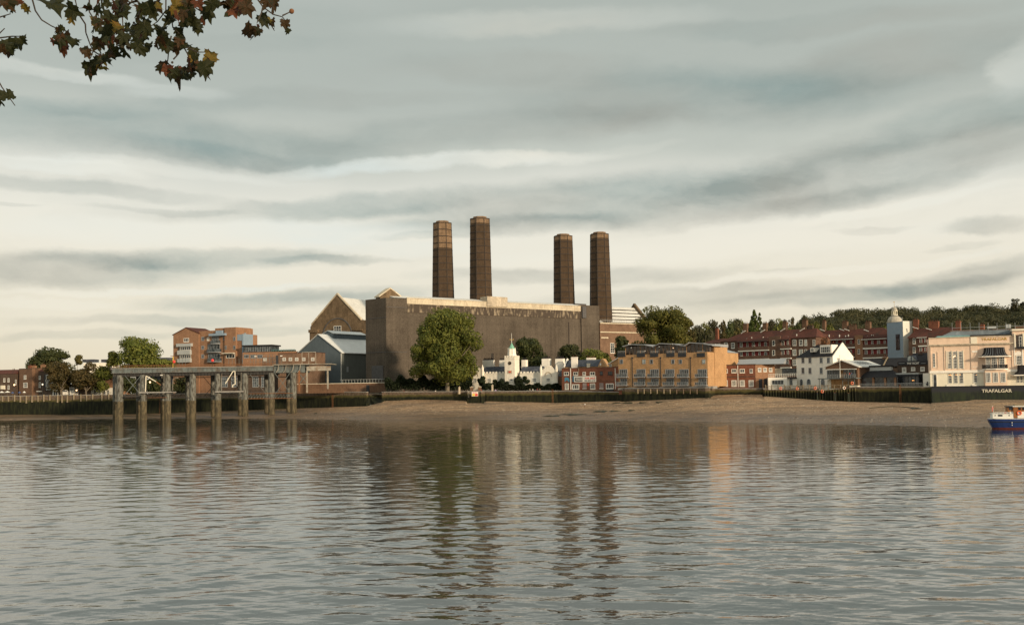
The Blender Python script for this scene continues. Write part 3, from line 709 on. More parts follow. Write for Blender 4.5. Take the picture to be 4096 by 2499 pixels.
m = MB(); uu = FR.uz(2575, 1230, -2)[0]; FR.ext_u(m, [(-1, ze-1), (-1, ze+.6), (-13, zr+2.0), (-24, ze+.6), (-24, ze-1)], uu+2, uu+3.3); part('gable_wall', m, 'ps_brick', ps)
window(FR, ps, 2441, 1372, 2457, 1412, 2, 4); window(FR, ps, 2500, 1372, 2516, 1412, 2, 4)
# the four chimneys
def chimney(xt, yt, wt, xb, yb, wb, Y, label, capn):
    a = P(xt, yt, Y); b = P(xb, yb, Y); g = zt(xb, 1560, Y); cx = (a.x+b.x)/2
    r1 = wt/FPX*Y/2/.962; rb = wb/FPX*Y/2/.962; slope = (rb-r1)/(a.z-b.z); r0 = r1+slope*(a.z-(G0))
    t = thing('chimney', Vector((cx, Y, G0)), label, 'chimney', 'four octagonal brick chimneys of the power station'); rot = rad(22.5+3)
    c = (cx, Y); hcap = capn*3.4
    rr = lambda z: r1+slope*(a.z-z)
    m = MB(); m.frus(c, r0, rr(a.z-hcap), G0-.3, a.z-hcap, 8, rot); part('shaft', m, 'stack_brick', t)
    m = MB(); m.frus(c, rr(a.z-hcap-.003), r1, a.z-hcap+.003, a.z-.9, 8, rot); m.frus(c, r1*.72, r1*.70, a.z-.89, a.z, 8, rot); part('cap', m, 'stack_cap', t)
    m = MB(); z = a.z-1.2
    while z > G0+12:
        r = rr(z)+.10; m.frus(c, r+.12, r+.12, z-.17, z+.17, 8, rot); z -= 3.35
    part('iron_bands', m, 'strap', t)
    m = MB()
    for i in range(8):
        an = rot+i*math.pi/4; e = Vector((math.cos(an), math.sin(an), 0))
        m.tube(Vector((cx, Y, G0))+e*r0, Vector((cx, Y, a.z-1))+e*(r1+.02), .19, .17, 5)
    part('corner_straps', m, 'strap', t)
chimney(1768.5, 886, 74, 1774, 1185, 88, 492, 'leftmost chimney, dark brown with a paler worn top', 4)
chimney(1919, 869, 79, 1924, 1180, 90, 482, 'tallest chimney, second from the left, behind the white roof housing', 1)
chimney(2251.5, 938, 73, 2257, 1205, 83, 533, 'third chimney from the left, slimmest and lowest topped', 1)
chimney(2397, 930, 72, 2404, 1260, 87, 523, 'rightmost chimney, rising beside the louvred white roof', 1)

# ================================================================== STEEL SHED
FS = Face(1185, 478, 1367, 462); sh = thing('steel_shed', FS.p(0, 0, G0), 'blue-grey corrugated steel shed with a white roof and skylights', 'shed')
e0 = FS.uz(1187, 1413); pkk = FS.uz(1273, 1337); e1 = FS.uz(1364, 1409); SDp = 30
m = MB(); FS.ext_n(m, [(0, G0-.4), (FS.L, G0-.4), (FS.L, e1[1]), (pkk[0], pkk[1]), (0, e1[1])], -.3, 0); part('gable_wall', m, 'shed_blue', sh)
FSS = FS.side(SDp); m = MB(); FSS.box(m, .3, SDp, G0-.4, e1[1]-.02, -FS.L+.3, 0); part('side_wall', m, 'shed_side', sh)
m = MB(); FS.ext_n(m, [(FS.L+.5, e1[1]-.45), (pkk[0], pkk[1]-.05), (pkk[0], pkk[1]+.22), (FS.L+.5, e1[1]-.15)], -SDp, .35); FS.ext_n(m, [(-.5, e1[1]-.45), (-.5, e1[1]-.15), (pkk[0]-.01, pkk[1]+.22), (pkk[0]-.01, pkk[1]-.05)], -SDp, .35); part('roof', m, 'shed_roof', sh)
m = MB(); mz = pkk[1]; w = FS.L*.115
FS.ext_n(m, [(pkk[0]-w, mz-2.2), (pkk[0]+w, mz-2.2), (pkk[0]+w, mz+.6), (pkk[0], mz+1.9), (pkk[0]-w, mz+.6)], -SDp, -6.5); part('roof_monitor', m, 'shed_blue', sh)
m = MB(); FS.ext_n(m, [(pkk[0], mz+1.92), (pkk[0]+w+.5, mz+.4), (pkk[0]+w+.5, mz+.6), (pkk[0], mz+2.15), (pkk[0]-w-.5, mz+.6), (pkk[0]-w-.5, mz+.4)], -SDp, -6.2); part('monitor_roof', m, 'shed_roof', sh)
for i in range(5):
    m = MB(); n0 = -4-i*4.6; a = (pkk[0]+w*1.9, ); uA = pkk[0]+(FS.L-pkk[0])*.42; uB = pkk[0]+(FS.L-pkk[0])*.80
    zA = pkk[1]+.26+(e1[1]-.15-pkk[1]-.22)*.42; zB = pkk[1]+.26+(e1[1]-.15-pkk[1]-.22)*.80
    FS.ext_n(m, [(uA, zA), (uB, zB), (uB, zB+.05), (uA, zA+.05)], n0-.9, n0); part('skylight', m, 'grey_frame', sh)
m = MB(); FS.box(m, FS.L-.3, FS.L, G0, e1[1]-.4, .003, .18); part('corner_trim', m, 'white_frame', sh)
m = MB(); FSS.box(m, 9, 12.4, G0, G0+5.2, .003, .12); part('roller_door', m, 'shed_blue', sh)
m = MB(); FSS.box(m, 3.4, 4.6, G0+10.5, G0+13, .003, .1); part('vent', m, 'grey_frame', sh)

# ================================================================== JETTY
FJ = Face(447, 404, 1330, 404); jt = thing('jetty', FJ.p(0, 0, 0), 'disused concrete and steel coal jetty standing on round columns', 'jetty')
zj0 = gz(FJ, 700, 1469); zj1 = gz(FJ, 700, 1488)
m = MB()
for x in [480, 574, 671, 771, 872, 980, 1086, 1174]:
    c = P(x, 1600, 405.5); m2 = MB(); rr = 1.28; m2.frus((c.x, c.y), rr*1.03, rr, -.8, zj1-.9, 16); part('column', m2, 'tide_column', jt, smooth=False)
    m2 = MB(); c2 = P(x-19, 1600, 414); m2.frus((c2.x, c2.y), rr*.8, rr*.8, -.8, zj1-.9, 12); part('column', m2, 'tide_column', jt)
m = MB(); uE = FJ.uz(1092, 1480)[0]; FJ.box(m, 0, uE, zj1, zj0-.25, -.5, 0)
for i in range(33):
    u = .3+i*(uE-.6)/32; FJ.box(m, u-.05, u+.05, zj1+.05, zj0-.3, .003, .16)
part('girder', m, 'steel_grey', jt)
m = MB(); FJ.box(m, -.3, uE+.2, zj0-.24, zj0, -12, .35); FJ.box(m, -.3, uE+.2, zj1-.06, zj1-.003, -.6, .25); part('deck', m, 'concrete', jt)
m = MB(); FJ.box(m, .6, uE, zj1-1.5, zj1-.07, -11.5, -.8)
for i in range(50): u = .6+i*(uE-.8)/49; FJ.box(m, u-.08, u+.08, zj1-1.45, zj1-.1, -.79, -.5)
part('underframe', m, 'steel_dark', jt)
m = MB(); q0 = FJ.uz(1093, 1480)[0]; q1 = FJ.uz(1218, 1480)[0]; z0 = gz(FJ, 1150, 1490); z1 = gz(FJ, 1150, 1459)
FJ.box(m, q0, q1, z0, z1, -10, -.9); part('end_box_girder', m, 'steel_grey', jt)
m = MB(); FJ.box(m, q0-.2, FJ.uz(1327, 1470)[0], z1+.003, z1+.28, -11, .5); part('end_deck', m, 'steel_light', jt)
m = MB()
for x in (1103, 1133, 1163, 1190):
    a = [FJ.p(FJ.uz(x, 1480)[0]+du, .1, z) for du, z in ((0, z0+.1), (.9, z0+1.1), (1.2, z1-.6), (1.1, z1))]; m.path(a, .13, n=5)
part('curved_brackets', m, 'steel_light', jt)
m = MB(); FJ.pbox(m, 1226, 1464, 1322, 1482, -.8, -.2); part('walkway_girder', m, 'steel_light', jt)
for x, yb in ((1227, 1545), (1310, 1530), (1196, 1540)):
    m = MB(); FJ.pbox(m, x-3, 1482, x+3, yb+25, -.9, -.3); part('leg', m, 'steel_light' if x > 1200 else 'rust', jt)
def strut(pts, r=.13, mat='steel_grey', name='brace', n=-.2, Fx=FJ, par=None):
    m = MB(); m.path([Fx.p(Fx.uz(x, y)[0], n, Fx.uz(x, y)[1]) for x, y in pts], r, n=5); return part(name, m, mat, par or jt)
for pts in ([(500, 1503), (566, 1583)], [(564, 1500), (498, 1580)], [(1000, 1498), (1062, 1572)], [(1098, 1492), (1166, 1578)], [(1160, 1490), (1100, 1576)], [(1200, 1497), (1226, 1530)], [(1224, 1500), (1198, 1532)]): strut(pts)
for y in (1574, 1594): strut([(992, y), (1172, y-2)], .14, 'rust', 'lattice_chord')
for x in range(992, 1166, 12): strut([(x, 1593), (x+12, 1575), (x+12, 1593)], .07, 'steel_grey', 'lattice_web')
strut([(590, 1569), (668, 1568)], .14, 'steel_grey', 'lattice_chord'); strut([(590, 1590), (668, 1589)], .12, 'rust', 'lattice_chord')
for x in range(590, 664, 13): strut([(x, 1589), (x+6, 1570), (x+13, 1589)], .06, 'steel_dark', 'lattice_web')
for x0, x1, y in ((560, 690, 1568), (862, 975, 1565), (500, 563, 1583)):
    m = MB(); FJ.pbox(m, x0, y-1.5, x1, y+3, -4.5, .9); part('landing', m, 'concrete' if x0 != 500 else 'steel_dark', jt)
strut([(583, 1566), (586, 1503), (626, 1526)], .20, 'cream_paint', 'pipe_arm', .5); strut([(626, 1526), (645, 1540)], .22, 'rust', 'pipe_arm', .5)
strut([(903, 1534), (933, 1485), (941, 1484), (942, 1536), (932, 1540), (932, 1549)], .20, 'cream_paint', 'pipe_arm', .5)
strut([(692, 1562), (693, 1516), (702, 1511), (716, 1510)], .10, 'steel_light', 'pipe_arm', .4)
strut([(886, 1495), (886, 1562)], .09, 'steel_light', 'pipe'); strut([(964, 1490), (964, 1560)], .09, 'steel_light', 'pipe'); strut([(655, 1493), (656, 1562)], .10, 'steel_light', 'pipe')
strut([(560, 1500), (559, 1575)], .12, 'steel_grey', 'pipe'); strut([(648, 1491), (647, 1512)], .08, 'steel_light', 'pipe')
strut([(480, 1592), (1174, 1588)], .16, 'steel_dark', 'cross_beam', -1.5); strut([(480, 1510), (1174, 1506)], .16, 'steel_dark', 'cross_beam', -6)
for x in (574, 671, 771, 872): strut([(x+14, 1505), (x+88, 1590)], .11, 'steel_dark', 'brace', -9); strut([(x+88, 1505), (x+14, 1590)], .11, 'steel_dark', 'brace', -9)
# jetty rails
m = MB()
for i in range(60):
    p = FJ.p(.5+i*(uE-1)/59, -.3, zj0); m.tube(p, p+Vector((0, 0, 1.15)), .045, n=4)
for z in (1.15, .6): m.tube(FJ.p(.5, -.3, zj0+z), FJ.p(uE-.5, -.3, zj0+z), .05, n=4); m.tube(FJ.p(.5, -11.5, zj0+z+.2), FJ.p(uE-.5, -11.5, zj0+z+.2), .05, n=4)
part('railing', m, 'rust', jt)
m = MB()
for i in range(9):
    x = 985+i*13; FJ.pbox(m, x, 1416, x+1, 1456, -6.1, -6)
for y in (1416, 1430, 1445): FJ.pbox(m, 985, y, 1092, y+.8, -6.1, -6)
for i in range(5): x = 903+i*14; FJ.pbox(m, x, 1424+i*3, x+1, 1456, -4.1, -4)
part('rail_frame', m, 'steel_grey', jt)
m = MB()
for x in (1205, 1232, 1260): FJ.pbox(m, x, 1408, x+1.6, 1457, -1.2, -1)
FJ.pbox(m, 1205, 1407, 1261.6, 1409, -1.2, -1); part('gantry_frame', m, 'steel_light', jt)
m = MB()
for x in (700, 712, 725): FJ.pbox(m, x, 1429, x+1, 1460, -5.1, -5)
FJ.pbox(m, 700, 1429, 726, 1430, -5.1, -5); strut([(672, 1459), (700, 1432)], .07, 'steel_grey', 'ladder_rail', -5); part('access_frame', m, 'steel_grey', jt)
m = MB(); FJ.pbox(m, 1098, 1420, 1106, 1457, -3.2, -2.4); part('cabinet', m, 'dark_frame', jt)
# things on the jetty
for i, (x, y) in enumerate(((696, 1446), (850, 1441))):
    c = P(x, y, 403.8); t = thing('buoy_marker', Vector((c.x, c.y, zj0)), ('red round jetty marker beside the yellow lamp post', 'red round jetty marker below the curved flat balconies')[i], 'marker', 'red markers on the jetty')
    m = MB(); m.tube((c.x, c.y, zj0), (c.x, c.y, c.z-.5), .07); part('post', m, 'steel_dark', t); m = MB(); m.ball(c, .62, .3, .62, 12, 8); part('disc', m, 'buoy_red', t, smooth=True)
c = P(682, 1424, 401.5); t = thing('lamp_post', Vector((c.x, c.y, zj0)), 'yellow lamp post on the jetty deck beside the red marker', 'lamp post')
m = MB(); m.tube((c.x, c.y+3, zj0), (c.x, c.y+3, c.z), .17, .14); part('post', m, 'sign_yellow', t); m = MB(); m.box(c.x-1.0, c.x+.2, c.y+2.8, c.y+3.2, c.z, c.z+.22); part('lamp_head', m, 'rust', t)
for i, (x, y) in enumerate(((1125, 1423), (1022, 1425), (646, 1500))):
    c = P(x, y, 402.5); t = thing('floodlight', c, ('white floodlight angled on the brick gatehouse end of the jetty', 'small white floodlight on the railed middle of the jetty', 'white floodlight slung under the jetty girder')[i], 'floodlight')
    m = MB(); m.box(c.x-.45, c.x+.45, c.y-.2, c.y+.2, c.z-.14, c.z+.14); part('housing', m, 'white_frame', t); m = MB(); m.tube(c, c+Vector((0, 0, -3.2 if i < 2 else 1.2)), .06); part('bracket', m, 'steel_grey', t)

# ================================================================== FLATS AND HOUSES ON THE LEFT
def block(F, x0, y0, x1, y1, depth, mat, par, name='wall', n=0.0, z0=None):
    m = MB(); u0, u1, zb, z1 = F.r(x0, y0, x1, y1, n); F.box(m, u0, u1, G0-.4 if z0 is None else z0, z1, n-depth, n); return part(name, m, mat, par)
FA = Face(693, 505, 970, 488); ap = thing('apartment_block', FA.p(0, 0, G0), 'orange brick riverside flats with a gable and curved balconies', 'flats')
m = MB(); q = FA.uz; FA.ext_n(m, [(q(693, 1400)[0], G0-.4), (q(795, 1400)[0], G0-.4), q(795, 1333), q(745, 1311), q(693, 1340)], -14, 0); part('gable_wall', m, 'orange_brick', ap)
block(FA, 795.3, 1323, 860, 1400, 14, 'orange_brick', ap, n=-.6); block(FA, 860.3, 1311, 940, 1400, 14, 'orange_brick', ap, n=-.3, name='tower_wall'); block(FA, 898, 1309, 943, 1400, 12, 'orange_brick', ap, n=.5, name='tower_wall')
block(FA, 943.3, 1336, 968, 1400, 12, 'orange_brick', ap, n=-.7); m = MB(); FA.pbox(m, 944, 1337, 968, 1362, -.69, -.5); part('corner_glazing', m, 'blue_cladding', ap)
m = MB(); FA.pbox(m, 966, 1335, 971, 1470, -8, -.4); part('corner_fin', m, 'blue_cladding', ap)
m = MB(); FA.ext_n(m, [q(690, 1341), q(745, 1311), q(798, 1334), q(798, 1331.5), q(745, 1308.5), q(690, 1338.5)], -14.2, .3); part('roof', m, 'tile_red', ap)
window(FA, ap, 735, 1352, 756, 1367, 3, 1)
for y0, y1, kind in ((1374, 1386, 'p'), (1386, 1401, 'w'), (1401, 1418, 'p'), (1418, 1434, 'w'), (1434, 1449, 'p')):
    if kind == 'p': m = MB(); FA.pbox(m, 716-(4 if y0 == 1374 else 0), y0, 767+(4 if y0 == 1374 else 0), y1, .01, 1.4); part('bay_panel', m, 'grey_trim', ap)
    else: window(FA, ap, 720, y0, 764, y1, 5, 1, fm='white_frame', n=.8, sill=False)
m = MB(); FA.pbox(m, 720, 1386, 764, 1448, .01, .79); part('bay_core', m, 'dark_frame', ap)
for x0, x1, ys in ((806, 817, (1347, 1382, 1417)), (893, 907, (1345,)), (900, 907, (1382,)), (933, 942, (1347, 1382))):
    for y in ys: window(FA, ap, x0, y, x1, y+16, 2, 1, fm='grey_frame', n=-.6 if x0 < 860 else (.5 if x0 > 898 else -.3), sill=False)
window(FA, ap, 828, 1349, 837, 1362, 1, 1, gm='curtain', n=-.6)
for (x0, x1, y0, y1) in ((842, 880, 1362, 1376), (826, 884, 1396, 1410), (827, 885, 1433, 1448)):
    u0, u1, z0, z1 = FA.r(x0, y0, x1, y1); cx = (u0+u1)/2; R = (u1-u0)/2
    pts = [(cx+R*math.cos(math.pi*(1+k_/8)), -.25-1.9*math.sin(math.pi*(1+k_/8))) for k_ in range(9)]
    m = MB(); m.prism([FA.p(u, n, z0) for u, n in pts], [FA.p(u, n, z0+.35) for u, n in pts]); b = part('balcony', m, 'grey_frame', ap)
    m = MB()
    for a_, b_ in zip(pts, pts[1:]):
        m.prism([FA.p(a_[0], a_[1], z0+.36), FA.p(b_[0], b_[1], z0+.36), FA.p(b_[0], b_[1]-.06, z0+.36), FA.p(a_[0], a_[1]-.06, z0+.36)], [FA.p(a_[0], a_[1], z1), FA.p(b_[0], b_[1], z1), FA.p(b_[0], b_[1]-.06, z1), FA.p(a_[0], a_[1]-.06, z1)])
    part('balustrade', m, 'glass_sky', b)
    window(FA, ap, x0+6, y0-20, x1-4, y0+5, 4, 1, fm='grey_frame', gm='glass_sky', n=-.28, sill=False)
m = MB(); FA.pbox(m, 845, 1334, 909, 1343, -.2, 2.0); part('canopy', m, 'blue_cladding', ap); m = MB(); FA.pbox(m, 868, 1322, 893, 1334, -.2, 1.0); part('canopy', m, 'blue_cladding', ap)
m = MB(); FA.pbox(m, 898, 1411, 943, 1414, .51, 2.2); part('canopy', m, 'cream_paint', ap); window(FA, ap, 905, 1416, 940, 1432, 3, 1, n=.5, sill=False)
m = MB(); FA.pbox(m, 962, 1330, 969, 1336, -3, -2.6); part('roof_vent', m, 'grey_frame', ap)
F = Face(968, 484, 1190, 478); t = thing('office_building', F.p(0, 0, G0), 'low brick block with a dark glazed top floor right of the orange flats', 'building')
block(F, 970, 1407, 1185, 1470, 12, 'orange_brick', t); m = MB(); F.pbox(m, 971, 1384, 1084, 1406.5, -9, -1); part('top_floor', m, 'glass_sky', t)
m = MB(); F.pbox(m, 968, 1379, 1088, 1384.5, -10, 0); part('flat_roof', m, 'slate_dark', t)
m = MB()
for i in range(15): F.pbox(m, 1086+i*6.5, 1397, 1087+i*6.5, 1407, -.4, -.3)
F.pbox(m, 1085, 1396.5, 1180, 1397.5, -.4, -.3); part('roof_railing', m, 'teal', t)
m = MB(); F.pbox(m, 1086, 1399, 1172, 1406, -3.4, -1.2); part('roof_planting', m, 'leaf_hedge', t)
for x in (976, 1003, 1030): window(F, t, x, 1418, x+20, 1432, 3, 1, fm='grey_frame', sill=False)
for i in range(11): m = MB(); F.pbox(m, 980+i*9.5, 1385.5, 981+i*9.5, 1406, -.99, -.9); part('glazing_bar', m, 'grey_frame', t)
F = Face(1040, 456, 1280, 450); t = thing('brick_gatehouse', F.p(0, 0, G0), 'small flat-topped brick building with white grid windows behind the jetty end', 'building')
m = MB(); u0, u1, z0, z1 = F.r(1112, 1412, 1270, 1470); F.box(m, u0, u1, G0-.4, z1, -9, 0); part('wall', m, 'ps_brick_red', t); m = MB(); F.box(m, u0-.1, u1+.1, z1+.003, z1+.2, -9.1, .12); part('coping', m, 'tile_red', t)
m = MB(); F.pbox(m, 1045, 1426, 1111.5, 1470, -8, -1); part('low_wall', m, 'ps_brick_red', t)
for x in (1137, 1162, 1187, 1215, 1251): window(F, t, x-6.5, 1430, x+6.5, 1443, 3, 3, sill=False)
window(F, t, 1054, 1431, 1067, 1443, 3, 3, n=-1, sill=False)
F = Face(860, 462, 1160, 456); t = thing('glazed_works_building', F.p(0, 0, G0), 'dark works frontage with tall grid windows seen between the jetty columns', 'building')
block(F, 870, 1500, 1160, 1560, 6, 'dark_brick', t)
for x in (887, 925, 1010, 1046): window(F, t, x, 1505, x+24, 1548, 3, 4, fm='grey_frame', gm='glass_sky', sill=False)
# the terrace by the promenade
def house(F, x0, y0, x1, mat, par, depth=9, pitched=None):
    m = MB(); u0, u1, zz, z1 = F.r(x0, y0, x1, 1580); F.box(m, u0, u1, G0-.4, z1, -depth, 0); part('wall', m, mat, par)
    m = MB()
    if pitched: F.ext_u(m, [(.3, z1+.003), (-depth-.3, z1+.003), (-depth/2, z1+pitched)], u0-.1, u1+.1); part('roof', m, 'tile_red' if pitched < 3 else 'slate_dark', par)
    else: F.box(m, u0-.06, u1+.06, z1+.003, z1+.25, -depth-.05, .1); part('coping', m, 'cream_paint' if mat == 'hospital_white' else 'dark_brick', par)
def stack(F, x0, y0, x1, y1, par, n=-4, mat='ps_brick_red', pots=2, dep=1.2):
    u0, u1, z0, z1 = F.r(x0, y0, x1, y1, n); m = MB(); F.box(m, u0, u1, z0-1.5, z1, n-dep, n); F.box(m, u0-.1, u1+.1, z1-.35, z1-.1, n-dep-.1, n+.1); o = part('chimney_stack', m, mat, par)
    for i in range(pots):
        c = F.p(u0+(u1-u0)*(i+.5)/pots, n-dep/2, z1); m = MB(); m.frus((c.x, c.y), .17, .13, z1, z1+.75, 8); part('chimney_pot', m, 'tile_red', o)
    return o
F = Face(-300, 498, 62, 490); t = thing('terraced_house', F.p(0, 0, G0), 'brown brick terrace with a tiled roof at the far left edge', 'house', 'houses behind the left promenade')
house(F, -300, 1498, 62, 'dark_brick', t, pitched=2.2); stack(F, 46, 1479, 58, 1492, t); stack(F, -60, 1482, -40, 1494, t); stack(F, 8, 1486, 22, 1494, t)
for x in (-60, -25, 17, 34): window(F, t, x-3, 1512, x+4, 1527, 2, 2); window(F, t, x-3, 1541, x+4, 1556, 2, 2)
m = MB(); F.pbox(m, 5, 1541, 20, 1556, .02, .6); part('sign_panel', m, 'cream_paint', t); window(F, t, 66-5, 1518, 71-5, 1538, 1, 2)
F = Face(64, 492, 128, 486); t = thing('terraced_house', F.p(0, 0, G0), 'tall plain brown brick house with a wide white first-floor window', 'house', 'houses behind the left promenade')
house(F, 76, 1475, 128, 'brown_brick', t); stack(F, 112, 1462, 122, 1478, t, mat='red_brick'); window(F, t, 96, 1500, 105, 1516, 2, 2); window(F, t, 94, 1530, 110, 1549, 3, 2)
m = MB(); F.pbox(m, 66, 1470, 78, 1495, -9, -6); part('rear_wing', m, 'grey_trim', t); m = MB(); F.pbox(m, 62, 1500, 75.5, 1585, -7, -1); part('side_wing', m, 'dark_brick', t); window(F, t, 67, 1518, 71, 1538, 1, 2, n=-1)
F = Face(128, 488, 250, 482); t = thing('riverside_pub', F.p(0, 0, G0), 'brown brick pub with a tall dark bay window lettered in white', 'pub')
house(F, 128, 1473, 154, 'brown_brick', t); house(F, 154.3, 1484, 212, 'dark_brick', t, pitched=2.4); house(F, 212.3, 1500, 262, 'dark_brick', t)
stack(F, 127, 1463, 140, 1474, t, mat='orange_brick', pots=3); stack(F, 162, 1459, 176, 1480, t, mat='orange_brick', pots=3)
m = MB(); F.pbox(m, 166, 1474, 200, 1481, -3.5, -1.5); part('roof_ridge_wall', m, 'orange_brick', t)
for y, h in ((1482, 12), (1508, 16), (1534, 18)): window(F, t, 129, y, 136, y+h, 1, 2)
for y, h in ((1502, 15), (1528, 21)): window(F, t, 156, y, 163, y+h, 2, 2)
m = MB(); F.pbox(m, 184, 1497, 214, 1549, .01, 1.2); part('bay_core', m, 'black_paint', t)
for y in (1499, 1529): window(F, t, 184.5, y, 198, y+(16 if y < 1520 else 19), 1, 1, n=1.2, sill=False)
window(F, t, 199, 1529, 214, 1548, 1, 1, n=1.2, sill=False)
text(F, t, 'CUTTY', 181, 1518, 211, 1526, 'white_frame', 1.3); text(F, t, 'SARK', 184, 1551, 206, 1560, 'white_frame', .35)
m = MB(); F.pbox(m, 182, 1550, 208, 1562, .01, .3); part('fascia', m, 'black_paint', t)
for x0, x1, y0, y1 in ((213, 234, 1558, 1580), (254, 262, 1557, 1572)): m = MB(); F.pbox(m, x0, y0, x1, y1, .01, .4); part('shopfront', m, 'white_frame', t)
m = MB(); F.pbox(m, 218, 1563, 223, 1584, .41, .5); F.pbox(m, 227, 1563, 232, 1584, .41, .5); part('door', m, 'dark_frame', t)
m = MB(); F.pbox(m, 153, 1563, 172, 1566, .1, 1.2); part('awning', m, 'white_frame', t)
F = Face(262, 490, 470, 482); t = thing('promenade_building', F.p(0, 0, G0), 'brown brick building with a white ground floor behind the low autumn trees', 'building')
house(F, 300, 1515, 400, 'brown_brick', t); house(F, 400.3, 1490, 472, 'orange_brick', t, pitched=2.2)
m = MB(); F.pbox(m, 368, 1551, 466, 1590, .01, .5); part('ground_floor', m, 'white_frame', t)
for x in (375, 394, 412, 428, 452): window(F, t, x, 1558, x+11, 1582, 2, 1, gm='glass_sky', n=.5, sill=False)
for x, y in ((335, 1532), (345, 1538), (374, 1534), (382, 1534), (420, 1532), (433, 1500)): window(F, t, x, y, x+7, y+15, 1, 2)
F = Face(325, 530, 445, 530); t = thing('modern_block', F.p(0, 0, G0), 'distant pale flat-roofed block with two dark rooftop boxes', 'building')
block(F, 335, 1452, 445, 1500, 10, 'hospital_white', t); 
for a_, b_ in ((331, 377), (406, 441)): m = MB(); F.pbox(m, a_, 1437, b_, 1448, -6, .5); part('roof_box', m, 'slate', t)
F = Face(630, 560, 700, 560); t = thing('flat_roofed_hall', F.p(0, 0, G0), 'far grey flat roof just left of the orange flats', 'building'); block(F, 600, 1430, 692, 1500, 10, 'slate', t)
block(Face(395, 500, 450, 498), 398, 1470, 440, 1500, 6, 'slate', t, name='annexe')
for i, (a_, b_, y_) in enumerate(((278, 296, 1549), (250, 270, 1559))):
    F = Face(a_, 478, b_, 478); t = thing('delivery_van', F.p(0, 0, G0), ('tall white box van parked on the promenade beside the globe lamp', 'low white van parked by the pub door')[i], 'van')
    u0, u1, z0, z1 = F.r(a_, y_, b_, 1578); m = MB(); F.box(m, u0, u1, z0, z1, -4.8, 0); part('body', m, 'boat_white', t)
    m = MB(); F.box(m, u0+.15, u1-.15, z0+(z1-z0)*.62, z1-.25, .002, .03); part('rear_window', m, 'glass_dark', t)
    m = MB()
    for uu in (u0+.25, u1-.45):
        F.box(m, uu, uu+.22, G0, z0+.01, -1.6, -.5)
    part('wheel', m, 'black_paint', t)

# ================================================================== ALMSHOUSE (white, clock tower)
FH = Face(1872, 404, 2232, 388); ho = thing('almshouse', FH.p(0, 0, G0), 'long low white battlemented almshouse with a clock tower and green spire', 'almshouse')
q = FH.uz
def battle(F, x0, x1, y, par, mat='hospital_white', n=0.0, w=.75, h=.7):
    u0, u1, z, _z = F.r(x0, y-1, x1, y, n); m = MB(); F.box(m, u0, u1, z-.25, z+.1, n-.4, n+.12); u = u0
    while u+w <= u1+.01: F.box(m, u, u+w, z+.103, z+h, n-.35, n+.08); u += w*1.9
    return part('battlement', m, mat, par)
def hwall(x0, x1, y, n=0.0, depth=7, name='wall'):
    m = MB(); u0, u1, _z, z1 = FH.r(x0, y, x1, 1550, n); FH.box(m, u0, u1, G0-.4, z1, n-depth, n); part(name, m, 'hospital_white', ho)
hwall(1930, 2021, 1494, -.8); hwall(2079, 2162, 1493, -.8)
battle(FH, 1931, 2019, 1493, ho, n=-.8); battle(FH, 2080, 2160, 1492, ho, n=-.8)
for x0, x1 in ((1928, 2021), (2076, 2162)):
    m = MB(); u0, u1, _z, z1 = FH.r(x0, 1492, x1, 1550, -1); FH.ext_u(m, [(-1.3, z1-.3), (-4.6, z1+2.7), (-8.5, z1-.3)], u0, u1); part('slate_roof', m, 'slate', ho)
# gabled bays
def gbay(x0, x1, yt, ye, n, depth):
    a = q(x0, 1520, n)[0]; b = q(x1, 1520, n)[0]; zp_ = q((x0+x1)/2, yt, n)[1]; zq = q((x0+x1)/2, ye, n)[1]; c = (a+b)/2; st = 5
    pts = [(a, G0-.4), (b, G0-.4)]
    for i in range(st): uu = b+(c-b)*(i/st)*.85; z = zq+(zp_-zq)*i/st; pts += [(uu, z), (uu, z+(zp_-zq)/st)]
    for i in reversed(range(st)): uu = a+(c-a)*(i/st)*.85; z = zq+(zp_-zq)*i/st; pts += [(uu, z+(zp_-zq)/st), (uu, z)]
    m = MB(); FH.ext_n(m, pts, n-.5, n); part('gable_bay', m, 'hospital_white', ho)
    m = MB(); FH.box(m, a+.2, b-.2, G0-.4, zq, n-depth, n-.51); part('bay_wall', m, 'hospital_white', ho)
    m = MB(); FH.ext_n(m, [(a+.2, zq+.003), (b-.2, zq+.003), (c, zp_-.6)], n-depth, n-.51); part('slate_roof', m, 'slate', ho)
    for uu in (a, b):
        p_ = FH.p(uu, n-.2, 0); m = MB(); m.frus((p_.x, p_.y), .55, .5, G0-.3, zq+1.5, 8); m.frus((p_.x, p_.y), .5, .05, zq+1.503, zq+3.0, 8); part('turret', m, 'hospital_white', ho)
gbay(1876, 1930, 1462, 1488, .6, 8); gbay(2164, 2226, 1462, 1488, .6, 8)
window(FH, ho, 1895, 1512, 1908, 1530, 3, 2, n=.6); window(FH, ho, 1949, 1513, 1966, 1530, 4, 2, n=-.8); window(FH, ho, 2128, 1511, 2146, 1527, 4, 2, n=-.8); window(FH, ho, 2185, 1511, 2201, 1526, 3, 2, n=.6)
for x in (1901, 2193):
    m = MB(); cx, cz = q(x, 1506, .6); R = 1.5
    for kk in range(12):
        a0 = math.pi*kk/12; a1 = math.pi*(kk+1)/12; FH.ext_n(m, [(cx+R*math.cos(a0), cz+R*1.3*math.sin(a0)), (cx+R*math.cos(a1), cz+R*1.3*math.sin(a1)), (cx+(R-.25)*math.cos(a1), cz+(R-.25)*1.3*math.sin(a1)), (cx+(R-.25)*math.cos(a0), cz+(R-.25)*1.3*math.sin(a0))], .602, .75)
    part('arch_moulding', m, 'stain_conc', ho)
